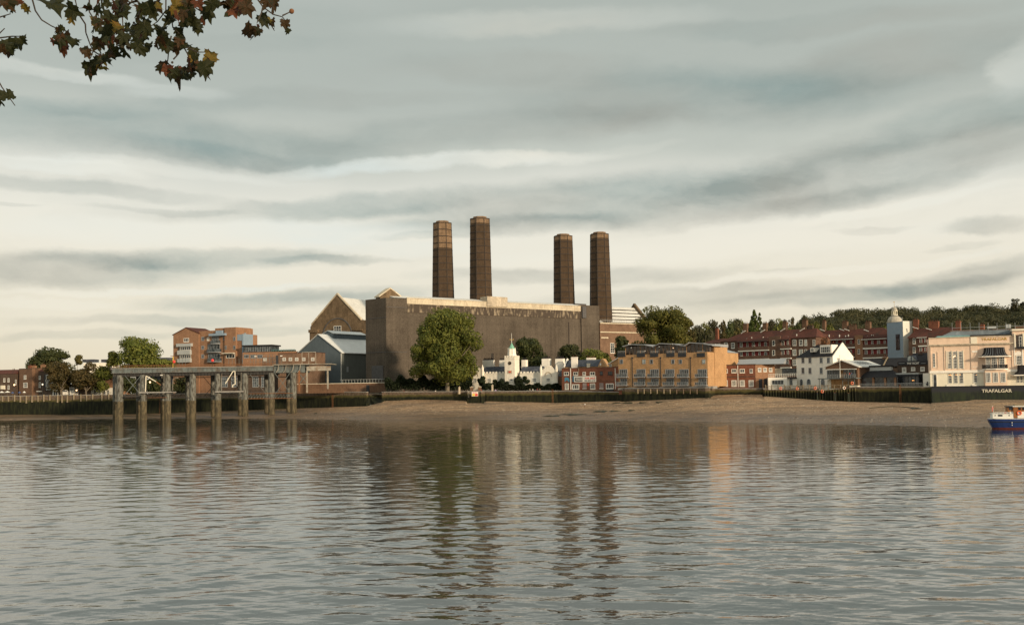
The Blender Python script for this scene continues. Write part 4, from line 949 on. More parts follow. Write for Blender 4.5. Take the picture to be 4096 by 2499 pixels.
# tower
m = MB(); u0, u1, _z, z1 = FH.r(2019, 1430, 2059, 1540, 1.2); TD = 4.6; FH.box(m, u0, u1, G0-.4, z1, 1.2-TD, 1.2); tw = part('clock_tower', m, 'hospital_white', ho)
FT = Face(0, 0, pts=(Vector(FH.p(u0, 1.2, 0)[:2]), Vector(FH.p(u1, 1.2, 0)[:2]))); FTr = FT.side(TD)
for Fx, uL in ((FT, FT.L), (FTr, TD)):
    m = MB(); u = .05
    while u+.55 < uL+.1: Fx.box(m, u, u+.55, z1+.12, z1+.8, -.35, .1); u += 1.02
    Fx.box(m, 0, uL, z1-.5, z1-.2, .003, .12); part('battlement', m, 'hospital_white', ho)
m = MB(); FH.box(m, u0-.1, u1+.1, z1+.002, z1+.11, 1.1-TD, 1.3); part('tower_cornice', m, 'hospital_white', ho)
cc = FT.p(FT.uz(2039, 1452)[0], .06, FT.uz(2039, 1452)[1]); m = MB(); cu, cz = FT.uz(2039, 1452)
FT.ext_n(m, [(cu+.72*math.cos(2*math.pi*i/20), cz+.72*math.sin(2*math.pi*i/20)) for i in range(20)], .003, .12); ck = part('clock_face', m, 'black_paint', ho)
m = MB(); 
for i in range(12):
    a0 = 2*math.pi*i/12; FT.ext_n(m, [(cu+r_*math.cos(a0+d_), cz+r_*math.sin(a0+d_)) for r_, d_ in ((.60, -.08), (.68, -.07), (.68, .07), (.60, .08))], .122, .14)
FT.ext_n(m, [(cu-.03, cz), (cu+.03, cz), (cu+.3, cz+.42), (cu+.24, cz+.45)], .122, .14); FT.ext_n(m, [(cu-.04, cz-.04), (cu+.04, cz+.04), (cu-.3, cz+.2), (cu-.33, cz+.15)], .122, .14); part('clock_hands', m, 'gold', ck)
m = MB(); FT.pbox(m, 2030, 1481, 2048, 1494, .003, .08); part('panel', m, 'stain_conc', ho); m = MB(); FT.pbox(m, 2035, 1484, 2044, 1490, .081, .14); part('coat_of_arms', m, 'sign_red', ho)
window(FT, ho, 2036, 1513, 2053, 1524, 4, 1); 
c = FH.p((u0+u1)/2, 1.2-TD/2, 0); zs0 = z1+.12; zs1 = gz(FH, 2051, 1395); zs2 = gz(FH, 2050, 1370)
m = MB(); m.frus((c.x, c.y), 2.0, 1.9, zs0, zs0+1.1, 8, .2); m.frus((c.x, c.y), 1.55, 1.45, zs0+1.103, zs1, 8, .2)
for i in range(8): a0 = .2+i*math.pi/4; m.tube((c.x+1.6*math.cos(a0), c.y+1.6*math.sin(a0), zs0+1), (c.x+1.5*math.cos(a0), c.y+1.5*math.sin(a0), zs1+.5), .16, .06)
part('lantern_stage', m, 'white_paint', ho)
m = MB(); m.frus((c.x, c.y), 1.35, .08, zs1+.003, zs2, 8, .2); part('spire', m, 'copper_green', ho)
m = MB(); zz = gz(FH, 2049, 1331); m.tube((c.x, c.y, zs2), (c.x, c.y, zz), .09, .05); part('flagpole', m, 'white_frame', ho); m = MB(); m.box(c.x-.65, c.x+.65, c.y-.04, c.y+.04, zs2+1.1, zs2+1.22); m.ball((c.x-.6, c.y, zs2+1.3), .2, .2, .2); m.ball((c.x+.6, c.y, zs2+1.3), .2, .2, .2); part('weather_vane', m, 'gold', ho)
for x0, x1, y0, y1, n in ((1930, 1970, 1440, 1480, -7), (1997, 2018, 1440, 1480, -7), (2086, 2103, 1439, 1480, -7), (2167, 2197, 1434, 1480, -6), (2221, 2252, 1434, 1480, -5)):
    u0, u1, z0, z1 = FH.r(x0, y0, x1, y1, n); m = MB(); FH.box(m, u0, u1, z0-2, z1, n-2.2, n); o = part('chimney_stack', m, 'white_paint', ho)
    m = MB(); FH.box(m, u0+.1, u1-.1, z1+.003, z1+.35, n-2.1, n-.1); k_ = max(2, int((u1-u0)/.6))
    for i in range(k_): pc = FH.p(u0+(u1-u0)*(i+.5)/k_, n-1.1, 0); m.frus((pc.x, pc.y), .2, .17, z1+.353, z1+.95, 6)
    part('chimney_pot', m, 'slate_dark', o)
FX = FH.side(7); m = MB(); FH.box(m, FH.L+.05, FH.L+3.4, G0-.4, G0+6, -6, -.5); part('side_wing', m, 'brown_brick', ho); m = MB(); FH.ext_u(m, [(-.3, G0+6.003), (-3.2, G0+8.4), (-6.2, G0+6.003)], FH.L+.02, FH.L+3.5); part('slate_roof', m, 'slate', ho)

# slate-roofed house behind the for-sale building
F = Face(2254, 386, 2428, 380); t = thing('slate_house', F.p(0, 0, G0), 'slate-roofed house with white chimneys behind the for-sale brick building', 'house')
m = MB(); u0, u1, _z, z1 = F.r(2258, 1466, 2418, 1540); F.box(m, u0, u1, G0-.4, z1, -8, 0); part('wall', m, 'yellow_brick', t)
zr = gz(F, 2330, 1439, -4); m = MB(); F.ext_u(m, [(.3, z1), (-4, zr), (-8.3, z1)], u0+.3, u1-1); part('roof', m, 'slate', t)
m = MB(); F.ext_u(m, [(.5, z1-.1), (-4, zr+.2), (-8.5, z1-.1), (-8.5, z1+.3), (-4, zr+.75), (.5, z1+.3)], u0-.15, u0+.3); part('verge', m, 'white_paint', t)
a, b, c_ = F.uz(2391, 1468, .5), F.uz(2424, 1468, .5), F.uz(2406, 1433, .5); m = MB(); F.ext_n(m, [(a[0], z1-1.5), (b[0], z1-1.5), (b[0], a[1]), (b[0]-.5, a[1]+1.2), c_, (a[0]+.5, a[1]+1.2), (a[0], a[1])], -6, .5); part('shaped_gable', m, 'yellow_brick', t)
m = MB(); cu, cz = F.uz(2402, 1457, .5); F.ext_n(m, [(cu+.3*math.cos(i*.524), cz+.5*math.sin(i*.524)) for i in range(12)], .503, .6); part('round_window', m, 'white_frame', t)
stack(F, 2285, 1428, 2308, 1470, t, n=.8, mat='white_paint', pots=2); stack(F, 2346, 1431, 2380, 1440, t, n=-5, mat='white_paint', pots=5); stack(F, 2347, 1453, 2359, 1468, t, n=.7, mat='cream_paint', pots=0, dep=.8)

# FOR SALE building
F = Face(2248, 381, 2475, 366); t = thing('for_sale_building', F.p(0, 0, G0), 'two-storey red brick building with a white FOR SALE board', 'building')
m = MB(); zT = gz(F, 2360, 1471); F.box(m, 0, F.L, G0-.5, zT, -10, 0); part('wall', m, 'red_brick', t)
m = MB(); F.box(m, -.05, F.L+.05, zT+.003, zT+.2, -10.05, .12); zz = gz(F, 2420, 1524); F.box(m, F.L*.62, F.L, zz-.12, zz+.1, .003, .1); part('coping', m, 'brown_brick', t)
m = MB(); F.box(m, -.02, F.L+.02, gz(F, 2360, 1560)-.3, gz(F, 2360, 1557), .003, .2); part('plinth', m, 'brown_brick', t)
for x0, x1, nx in ((2256, 2275, 2), (2294, 2312, 2), (2331, 2343, 2), (2360, 2380, 2)): window(F, t, x0, 1487, x1, 1501, nx, 1, fw=.16)
for x0, x1 in ((2400, 2411), (2432, 2450)): window(F, t, x0, 1485, x1, 1499, 2, 1, fm='dark_frame')
window(F, t, 2260, 1533, 2275, 1557, 3, 3); window(F, t, 2289, 1536, 2317, 1557, 3, 1, fw=.3); window(F, t, 2361, 1533, 2381, 1556, 4, 1); window(F, t, 2424, 1533, 2455, 1555, 3, 1, fw=.28)
for x0, x1 in ((2331, 2346), (2398, 2414)):
    m = MB(); F.pbox(m, x0, 1531, x1, 1551, .003, .06); o = part('boarded_window', m, 'boarded', t); m = MB(); F.pbox(m, x0, 1552.2, x1+1, 1555, .003, .22); part('sill', m, 'white_frame', o)
for x in (2283, 2462): m = MB(); F.pbox(m, x-1.2, 1472, x+1.2, 1559, .003, .16); part('downpipe', m, 'white_frame', t)
m = MB(); F.pbox(m, 2314, 1468, 2315.5, 1500, .003, .12); part('conduit', m, 'timber_pale', t)
for pts in ([(2259, 1527), (2258, 1512), (2264, 1508), (2275, 1511), (2280, 1528), (2274, 1526), (2268, 1519)], [(2290, 1527), (2290, 1505), (2298, 1504), (2298, 1527)]):
    m = MB(); F.ext_n(m, [F.uz(*p_) for p_ in reversed(pts)], .003, .012); part('graffiti', m, 'graffiti_blue', t)
m = MB(); cu, cz = F.uz(2353, 1539); F.ext_n(m, [(cu, cz+.5), (cu-.3, cz+.1), (cu-.18, cz-.35), (cu+.18, cz-.35), (cu+.3, cz+.1)], .003, .06); part('notice', m, 'sign_red', t)
m = MB(); F.pbox(m, 2291, 1559, 2317, 1566, .2, .5); F.pbox(m, 2428, 1556, 2456, 1563, .2, .5); part('bay_base', m, 'dark_frame', t)
sg = thing('for_sale_board', F.p(F.uz(2340, 1516)[0], .1, gz(F, 2340, 1528)), 'wide white FOR SALE board on the red brick building', 'sign')
m = MB(); a = F.uz(2297, 1505); b = F.uz(2385, 1503.5); c_ = F.uz(2385.5, 1527); d = F.uz(2298, 1528.5); F.ext_n(m, [d, c_, b, a], .15, .22); part('board', m, 'white_frame', sg)
m = MB(); F.pbox(m, 2301, 1509, 2331, 1525.5, .222, .24); part('panel', m, 'board_grey', sg)
text(F, sg, 'PETER PAYNE', 2303, 1511.5, 2329, 1516, 'white_frame', .242, bold=.01); text(F, sg, 'COMMERCIAL', 2303, 1518, 2329, 1522, 'white_frame', .242, bold=.01)
text(F, sg, 'FOR SALE', 2340, 1508.5, 2380.5, 1516, 'sign_red', .225, bold=.02); text(F, sg, '020 8852 6125', 2338.5, 1518.5, 2381.5, 1524.5, 'board_grey', .225, bold=.01)

# ================================================================== YELLOW BRICK FLATS
FY = Face(2475, 363, 2829, 341); fy = thing('yellow_flats', FY.p(0, 0, G0), 'yellow brick riverside flats with glass balconies and a zigzag penthouse roof', 'flats')
zY = gz(FY, 2650, 1414); zb0 = gz(FY, 2650, 1548)
m = MB(); FY.box(m, 0, FY.L, zb0-.3, zY, -9, 0); part('wall', m, 'yellow_brick', fy)
m = MB(); FY.box(m, -.1, FY.L+2.3, zb0-.8, zb0+.1, -3, .5); part('plinth', m, 'concrete', fy)
FYs = FY.side(12); m = MB(); FYs.box(m, -.01, 5.0, zb0-.3, gz(FY, 2830, 1408), -4, .35); part('side_wall', m, 'yellow_brick', fy)
m = MB(); FYs.box(m, 5.02, 15, zb0, gz(FYs, 2870, 1387), -10, .5); part('stair_block', m, 'yellow_brick', fy); m = MB(); FYs.box(m, 4.9, 15.2, gz(FYs, 2870, 1387)+.003, gz(FYs, 2870, 1387)+.9, -10.2, .8); part('stair_roof', m, 'grey_frame', fy)
m = MB(); FYs.box(m, 15.02, 24, zb0, gz(FYs, 2920, 1411), -8, .3); part('rear_block', m, 'yellow_brick', fy)
m = MB(); FYs.ext_u(m, [(.5, gz(FYs, 2920, 1411)), (-4, gz(FYs, 2920, 1396)), (-8.3, gz(FYs, 2920, 1411))], 15.22, 24.3); part('rear_roof', m, 'grey_frame', fy)
# left gabled wing
F = Face(2430, 372, 2476, 368); m = MB(); F.ext_n(m, [(F.uz(2434, 1500)[0], G0-.3), (F.L, G0-.3), F.uz(2476, 1430), F.uz(2434, 1457)], -6, 0); part('side_wing', m, 'yellow_brick', fy)
m = MB(); F.ext_n(m, [F.uz(2432, 1458), F.uz(2476, 1431), F.uz(2476, 1428), F.uz(2432, 1455)], -6.2, .35); part('verge', m, 'white_frame', fy); window(F, fy, 2438, 1456, 2447, 1466, 2, 1, sill=False)
# penthouse
m = MB(); FY.box(m, 1.6, FY.L-.1, zY+.003, zY+3.1, -8.5, -2.4); part('penthouse_glazing', m, 'glass_warm', fy)
for i in range(22):
    m = MB(); u = 1.7+i*(FY.L-2)/21.5; FY.box(m, u, u+.14, zY+.003, zY+3.1, -2.39, -2.25); part('glazing_bar', m, 'timber' if i % 4 else 'yellow_brick', fy)
xs = [2490, 2520, 2575, 2610, 2635, 2690, 2735, 2755, 2810, 2850]; hs = [1384, 1376, 1377, 1384, 1372, 1374, 1382, 1369, 1372, 1380]
for i in range(len(xs)-1):
    a = FY.uz(xs[i], hs[i]+3, -1); b = FY.uz(xs[i+1], hs[i+1]+3, -1); m = MB()
    FY.ext_n(m, [(a[0], a[1]+(.0)), (b[0], b[1]), (b[0], b[1]+.3), (a[0], a[1]+.3)], -9, -.9-(i % 2)*.5); part('roof_slab', m, 'grey_frame', fy)
for x in (2486, 2564, 2617, 2682, 2729, 2804):
    m = MB(); FY.pbox(m, x-16, 1411, x+16, 1427, .003, .25); part('terrace_front', m, 'dark_frame', fy); m = MB()
    for k_ in range(12): FY.pbox(m, x-15+k_*2.7, 1404, x-14.6+k_*2.7, 1411, -.1, -.02)
    FY.pbox(m, x-16, 1403, x+16, 1404, -.1, 0); part('terrace_rail', m, 'grey_frame', fy)
for x, g_ in ((2486, 'glass_dark'), (2576, 'glass_pale'), (2606, 'glass_dark'), (2692, 'glass_dark'), (2722, 'glass_dark'), (2815, 'glass_pale')): window(FY, fy, x-6.5, 1437, x+6.5, 1455, 1, 1, fm='grey_frame', gm=g_, sill=False)
for x in (2530, 2643, 2763): m = MB(); FY.pbox(m, x-1, 1432, x+1, 1546, .003, .16); FY.pbox(m, x-2.5, 1428, x+2.5, 1433, .003, .3); part('downpipe', m, 'dark_frame', fy)
for i, (x0, x1) in enumerate(((2477, 2511), (2546, 2583), (2600, 2637), (2661, 2699), (2718, 2756), (2790, 2829))):
    window(FY, fy, x0+1, 1476, x1-1, 1508, 4, 1, fm='grey_frame', sill=False, gm='glass_dark'); window(FY, fy, x0+5, 1513, x1-2, 1539, 3, 1, fm='grey_frame', sill=False)
    for y in (1507, 1540):
        m = MB(); FY.pbox(m, x0-3, y, x1+3, y+3, .02, 1.5); b_ = part('balcony', m, 'grey_frame', fy)
        m = MB(); u0, u1, z0, z1 = FY.r(x0-3, y-14, x1+3, y)
        for k_ in range(7): u = u0+(u1-u0)*k_/6; FY.box(m, u-.035, u+.035, z0, z1, 1.38, 1.45)
        FY.box(m, u0, u1, z1-.07, z1, 1.36, 1.47); part('balcony_rail', m, 'grey_frame', b_)
        m = MB(); FY.box(m, u0+.1, u1-.1, z0+.15, z1-.25, 1.40, 1.42); part('balcony_glass', m, 'glass_sky', b_)
        if (i+y) % 2: 
            m = MB(); pc = FY.p(u0+(u1-u0)*.3, .9, z0); m.ball((pc.x, pc.y, pc.z+.6), .35, .35, .5, 7, 5); part('balcony_plant', m, 'leaf_hedge', b_)
m = MB(); F_ = FY
for i in range(5): pass
for x, y in ((2518, 1390), (2573, 1403), (2630, 1386), (2686, 1391)):
    m = MB(); pc = FY.p(FY.uz(x, y, -1)[0], -2.2, gz(FY, x, y, -1)); m.ball(pc, .14, .14, .14); part('wall_lamp', m, 'lamp_white' if x != 2686 else 'lamp_glow', fy)
m = MB(); FY.box(m, .1, FY.L-.1, zb0-2.4, zb0-.85, -.6, .15); part('base_wall', m, 'red_brick', fy)

# ================================================================== LOW BRICK RANGE WITH BARRED WINDOWS
F = Face(2851, 354, 3022, 347); t = thing('low_brick_building', F.p(0, 0, G0), 'long low red brick building with two rows of white windows', 'building')
zT = gz(F, 2940, 1460); m = MB(); F.box(m, 0, F.L, G0-2.4, zT, -9, 0); part('wall', m, 'red_brick', t)
m = MB(); F.box(m, -.05, F.L, zT+.003, zT+.25, -9, .12); z = gz(F, 2940, 1508); F.box(m, 0, F.L, z, z+.25, .003, .07); part('coping', m, 'ps_grey', t)
F2 = Face(3022, 347, 3100, 348); m = MB(); F2.box(m, .02, F2.L, G0-2.4, zT-.1, -9, .1); part('end_wing', m, 'orange_brick', t); m = MB(); F2.box(m, 0.02, F2.L+.1, zT-.09, zT+.15, -9, .25); part('coping', m, 'ps_grey', t)
m = MB(); F.ext_u(m, [(-1, zT+.1), (-6, zT+2.0), (-9, zT+.1)], F.L*.55, F.L+9.5); part('roof', m, 'grey_frame', t)
m = MB(); F.pbox(m, 2851, 1446, 2906, 1455, -2, -1.2); part('roof_screen', m, 'white_frame', t)
for x in (2867, 2901, 2936, 2969, 3005): window(F, t, x-(10 if x < 3000 else 6), 1475, x+(10 if x < 3000 else 6), 1491, 2, 1); window(F, t, x-10, 1520, x+10, 1545, 4, 5, arch=False)
for x in (3038, 3060, 3082): window(F2, t, x-6.5, 1471, x+6.5, 1486, 3, 2, n=.1)
for x0, x1 in ((3035, 3048), (3056, 3072)): m = MB(); F2.pbox(m, x0, 1515, x1, 1552, .11, .2); part('door', m, 'dark_frame', t)
m = MB(); F.pbox(m, 2950.8, 1461, 2953, 1548, .003, .15); part('downpipe', m, 'white_frame', t)

# ================================================================== RED BRICK ESTATE
def estate(F, par, x0, x1, y_e, y_r, hipL=5, hipR=5, depth=11):
    a = F.uz(x0, 1430)[0]; b = F.uz(x1, 1430)[0]; ze = gz(F, (x0+x1)/2, y_e); zr = gz(F, (x0+x1)/2, y_r, -depth/2)
    m = MB(); F.box(m, a, b, G0-.4, ze, -depth, 0); part('wall', m, 'estate_brick', par)
    p0, p1, p2, p3 = F.p(a-.5, .5, ze+.003), F.p(b+.5, .5, ze+.003), F.p(b+.5, -depth-.5, ze+.003), F.p(a-.5, -depth-.5, ze+.003); r0 = F.p(a+hipL, -depth/2, zr); r1 = F.p(b-hipR, -depth/2, zr)
    m = MB(); m.add([p0, p1, p2, p3, r0, r1], [(0, 1, 5, 4), (1, 2, 5), (2, 3, 4, 5), (3, 0, 4), (0, 3, 2, 1)]); part('tiled_roof', m, 'tile_red', par)
    return ze, zr
def gallery(F, par, x0, x1, floors, n=.9, roof=None):
    """access balconies: brick parapet over a white slab edge, red painted wall behind"""
    for (yr, yp, yw, yb) in floors:      # red top, parapet top, white edge top, white edge bottom
        m = MB(); F.pbox(m, x0, yr, x1, yp, .003, .08); part('red_wall', m, 'red_paint', par)
        m = MB(); F.pbox(m, x0, yp, x1, yw, n-.25, n, n); g = part('balcony_parapet', m, 'estate_brick', par)
        m = MB(); F.pbox(m, x0-1, yw+.2, x1+1, yb, .003, n+.1, n); part('slab_edge', m, 'white_frame', g)
        k_ = max(2, int((x1-x0)/24))
        for i in range(k_): xc = x0+(x1-x0)*(i+.5)/k_; w_ = 9 if i % 2 == 0 else 6; window(F, par, xc-w_/2-1, yr+1.5, xc+w_/2+1, yp+2, 2, 1, n=.08, sill=False)
    if roof:
        m = MB(); u0, u1, z0, z1 = F.r(x0-2, roof, x1+2, roof+8); F.ext_u(m, [(-.5, z1), (n+.8, z0+.2), (n+.8, z0-.05), (-.5, z0)], u0, u1); part('gallery_roof', m, 'tile_red', par)
        m = MB(); F.box(m, u0, u1, z0-.15, z0+.1, n+.803, n+.9); part('gutter', m, 'white_frame' if x0 > 3260 else 'dark_frame', par)
FB = Face(2880, 462, 3266, 430); ea = thing('estate_block', FB.p(0, 0, G0), 'long red brick housing block with red galleries behind the yellow flats', 'flats', 'red brick housing estate blocks')
estate(FB, ea, 2884, 3266, 1357, 1323, 9, 2)
gallery(FB, ea, 2953, 3075, [(1367, 1386, 1400, 1404), (1406, 1422, 1435, 1440), (1442, 1458, 1472, 1476)], roof=1358)
gallery(FB, ea, 3122, 3162, [(1361, 1380, 1393, 1397), (1399, 1418, 1431, 1435), (1437, 1456, 1468, 1472)], roof=1352)
m = MB(); u0, u1, z0, z1 = FB.r(3075, 1345, 3121, 1400, .7); FB.box(m, u0, u1, G0, z1, .003, .7); part('stair_tower', m, 'estate_brick', ea)
for y in (1361, 1400, 1437): window(FB, ea, 3089, y, 3100, y+21, 1, 2, n=.7)
for x in (2904, 2932): window(FB, ea, x-7, 1370, x+7, 1393, 2, 2); window(FB, ea, x-7, 1405, x+7, 1428, 2, 2)
for x, w_ in ((3178, 14), (3204, 15), (3223, 10), (3256, 10)):
    for y in (1358, 1397, 1437): window(FB, ea, x-w_/2, y, x+w_/2, y+24, 2, 2, gm='glass_pale' if (x+y) % 2 else 'glass_dark')
for x0, x1, y0, y1 in ((2972, 2988, 1294, 1330), (3050, 3066, 1291, 1326), (3130, 3146, 1288, 1320), (3208, 3226, 1281, 1318), (3231, 3250, 1302, 1335)): stack(FB, x0, y0, x1, y1, ea, n=-5, mat='brown_brick' if x0 < 3230 else 'dark_brick', pots=3, dep=1.6)
for x0, y0 in ((2972, 1327), (3050, 1323), (3130, 1318), (3208, 1317)): m = MB(); u, z = FB.uz(x0, y0, -3.6); FB.ext_n(m, [(u-1.0, z-.8), (u+1.2, z+.3), (u+1.2, z+.55), (u-1.0, z-.5)], -3.8, -3.4); part('flashing', m, 'white_frame', ea)
F = Face(2795, 500, 2888, 490); t = thing('estate_block', F.p(0, 0, G0), 'small hip-roofed end of the red brick estate beside the big right-hand tree', 'flats', 'red brick housing estate blocks'); estate(F, t, 2815, 2890, 1372, 1356, 4, 1, 10); stack(F, 2861, 1314, 2871, 1356, t, n=-4, mat='red_brick', pots=2)
for x in (2845, 2876): window(F, t, x-4, 1373, x+4, 1390, 1, 2)
FC = Face(3268, 450, 3590, 425); eb = thing('estate_block', FC.p(0, 0, G0), 'red brick housing block with red galleries between the white house and clad tower', 'flats', 'red brick housing estate blocks')
estate(FC, eb, 3268, 3588, 1353, 1315, 2, 8)
gallery(FC, eb, 3306, 3418, [(1360, 1376, 1389, 1394), (1397, 1414, 1428, 1432)], roof=1350)
gallery(FC, eb, 3452, 3552, [(1360, 1376, 1389, 1395), (1398, 1415, 1428, 1433)], roof=1348)
m = MB(); u0, u1, z0, z1 = FC.r(3419, 1340, 3451, 1400, .7); FC.box(m, u0, u1, G0, z1, .003, .7); part('stair_tower', m, 'orange_brick', eb); m = MB(); FC.pbox(m, 3268, 1338, 3300, 1400, .003, .7, .7); part('stair_tower', m, 'orange_brick', eb)
for y in (1357, 1396): window(FC, eb, 3431, y, 3440, y+19, 1, 2, n=.7); window(FC, eb, 3281, y, 3289, y+19, 1, 2, n=.7); window(FC, eb, 3561, y+3, 3573, y+25, 2, 2)
for x0, x1, y0, y1 in ((3289, 3300, 1284, 1322), (3368, 3388, 1287, 1320), (3395, 3424, 1300, 1320), (3460, 3480, 1288, 1322)): stack(FC, x0, y0, x1, y1, eb, n=-5, mat='brown_brick', pots=3, dep=1.6)
for x0, y0 in ((3289, 1320), (3368, 1319), (3388, 1319), (3466, 1322)): m = MB(); u, z = FC.uz(x0, y0, -3.6); FC.ext_n(m, [(u-1.2, z+.4), (u+1.0, z-.5), (u+1.0, z-.25), (u-1.2, z+.65)], -3.8, -3.4); part('flashing', m, 'white_frame', eb)
FD = Face(3640, 410, 3860, 396); ec = thing('estate_block', FD.p(0, 0, G0), 'red brick housing block right of the clad tower, rising behind the tavern', 'flats', 'red brick housing estate blocks')
estate(FD, ec, 3636, 3860, 1347, 1310, 2, 6); gallery(FD, ec, 3674, 3710, [(1352, 1370, 1381, 1386), (1388, 1404, 1416, 1421)], roof=1342)
for y in (1352, 1388): window(FD, ec, 3651, y, 3662, y+23, 2, 2)
for x0, x1, y0, y1 in ((3652, 3672, 1278, 1312), (3714, 3753, 1285, 1312), (3822, 3840, 1284, 1312), (3920, 3935, 1298, 1318)): stack(FD, x0, y0, x1, y1, ec, n=-5, mat='red_brick', pots=4 if x0 == 3714 else 2, dep=1.6)
for x0, y0 in ((3662, 1311), (3716, 1316)): m = MB(); u, z = FD.uz(x0, y0, -3.6); FD.ext_n(m, [(u-1.2, z+.3), (u+1.0, z-.5), (u+1.0, z-.25), (u-1.2, z+.55)], -3.8, -3.4); part('flashing', m, 'white_frame', ec)

# domed cupola and clad tower
c = P(3579, 1287, 500); g = lambda y: zt(3579, y, 500)
t = thing('domed_cupola', Vector((c.x, c.y, G0)), 'stone cupola with a ribbed dome, lantern and weather vane', 'cupola'); Rd = 28.5/FPX*500
m = MB(); m.frus((c.x, c.y), Rd*1.0, Rd*1.0, G0-.4, g(1290), 16); m.frus((c.x, c.y), Rd*1.08, Rd*1.08, g(1290), g(1287), 16); part('drum', m, 'lead_dome', t)
m = MB(); h_ = g(1262)-g(1287)
for i in range(6): a0 = i/6*math.pi/2*.86; a1 = (i+1)/6*math.pi/2*.86; m.frus((c.x, c.y), Rd*math.cos(a0), Rd*math.cos(a1), g(1287)+h_*math.sin(a0)/.976+.001, g(1287)+h_*math.sin(a1)/.976, 16)
part('dome', m, 'lead_dome', t); rl = 11/FPX*500
m = MB(); m.frus((c.x, c.y), rl*1.15, rl*1.15, g(1262), g(1259), 12); m.frus((c.x, c.y), rl*.55, rl*.55, g(1259), g(1245), 8); m.frus((c.x, c.y), rl*1.1, rl*1.1, g(1245), g(1242), 12)
for i in range(8): a0 = i*math.pi/4; m.tube((c.x+rl*.95*math.cos(a0), c.y+rl*.95*math.sin(a0), g(1259)), (c.x+rl*.95*math.cos(a0), c.y+rl*.95*math.sin(a0), g(1245)), .2)
part('lantern', m, 'cream_paint', t); m = MB()
for i in range(4): a0 = i/4*math.pi/2; a1 = (i+1)/4*math.pi/2; m.frus((c.x, c.y), rl*math.cos(a0)+.05, rl*math.cos(a1)+.05, g(1242)+(g(1228)-g(1242))*math.sin(a0), g(1242)+(g(1228)-g(1242))*math.sin(a1), 12)
part('lantern_dome', m, 'lead_dome', t); m = MB(); m.tube((c.x, c.y, g(1228)), (c.x, c.y, g(1205)), .09, .05); m.box(c.x-.5, c.x+.35, c.y-.05, c.y+.05, g(1209), g(1207)); part('weather_vane', m, 'gold', t)
F = Face(3555, 424, 3618, 414); t = thing('clad_tower', F.p(0, 0, G0), 'square blue-grey clad service tower with one cream side below the cupola', 'tower')
zT = gz(F, 3590, 1287); m = MB(); F.box(m, 0, F.L, G0-.4, zT, -4.7, 0); part('shaft', m, 'blue_cladding', t); Fs = F.side(10); m = MB(); Fs.box(m, .02, 4.6, G0-.4, zT+.1, -.3, .12); part('cream_side', m, 'cream_cladding', t)
m = MB(); F.pbox(m, 3584, 1336, 3600, 1400, .003, .1); part('window_strip', m, 'glass_dark', t); m = MB()
for k_ in range(10): z = G0+6+k_*2.6; F.box(m, .02, F.L-.02, z, z+.06, .002, .03)
part('panel_joint', m, 'grey_frame', t); m = MB(); pc = F.p(F.L*.85, -1, zT); m.tube(pc, pc+Vector((0, 0, 1.8)), .12); part('flue', m, 'grey_trim', t)

# ================================================================== WHITE HOUSE
F = Face(3188, 345, 3334, 333); t = thing('white_house', F.p(0, 0, G0), 'tall white painted house with a dark slate roof and wide dormer', 'house')
DP = 11.3; zT = gz(F, 3260, 1428); zR = gz(F, 3300, 1376, -DP/2); Fs = F.side(DP); pk = Fs.uz(3376, 1371); zR = pk[1]
m = MB(); F.box(m, 0, F.L-.25, G0-1.3, zT, -DP, 0); part('front_wall', m, 'white_paint', t)
m = MB(); Fs.ext_n(m, [(0, G0-1.3), (DP, G0-1.3), (DP, zT), (DP/2, zR+.15), (0, zT)], -.24, .04); part('gable_wall', m, 'white_paint', t)
m = MB(); a = F.p(-.3, .35, zT+.02); b = F.p(F.L-.3, .35, zT+.02); c1_ = F.p(F.L-.3, -DP-.35, zT+.02); d = F.p(-.3, -DP-.35, zT+.02); e = F.p(4.8, -DP/2, zR-.1); f = F.p(F.L-.3, -DP/2, zR-.1)
m.add([a, b, c1_, d, e, f], [(0, 1, 5, 4), (1, 2, 5), (2, 3, 4, 5), (3, 0, 4), (0, 3, 2, 1)]); part('slate_roof', m, 'slate_dark', t)
nn = -1.0
m = MB(); F.pbox(m, 3280, 1379, 3326, 1413, nn-3.5, nn, nn); dm = part('dormer', m, 'white_paint', t); window(F, t, 3283, 1385, 3322, 1411, 5, 2, n=nn, sill=False)
m = MB(); F.pbox(m, 3241, 1391, 3258, 1408, nn-3, nn, nn); part('dormer', m, 'white_paint', t); window(F, t, 3243, 1393, 3256, 1407, 3, 1, n=nn, sill=False)
wrow(F, t, [3212, 3240, 3285, 3314], 11, 1430, 1430, 21, nx=2, ny=2, fm='grey_frame'); wrow(F, t, [3212, 3240, 3285], 11, 1470, 1470, 23, nx=2, ny=2, fm='grey_frame')
window(F, t, 3228, 1524, 3243, 1537, 3, 2, arch=True, fm='grey_frame'); window(F, t, 3284, 1524, 3299, 1541, 3, 2, arch=True, fm='grey_frame'); window(F, t, 3201, 1522, 3211, 1541, 2, 2, arch=True, fm='grey_frame'); window(Fs, t, 3348, 1430, 3359, 1446, 2, 2, n=.04)
stack(F, 3284, 1356, 3310, 1378, t, n=-4.5, mat='brown_brick', pots=4, dep=1.5)
m = MB(); m_ = [MB()]
for i in range(60):
    pc = F.p(F.uz(3297, 1360, -4)[0]+rng.gauss(0, 1.1), -4.2+rng.gauss(0, .5), gz(F, 3297, 1358, -4)+rng.gauss(-1, 1.2)); m.ball(pc, .22, .22, .16, 5, 4)
part('roof_creeper', m, 'rust', t)
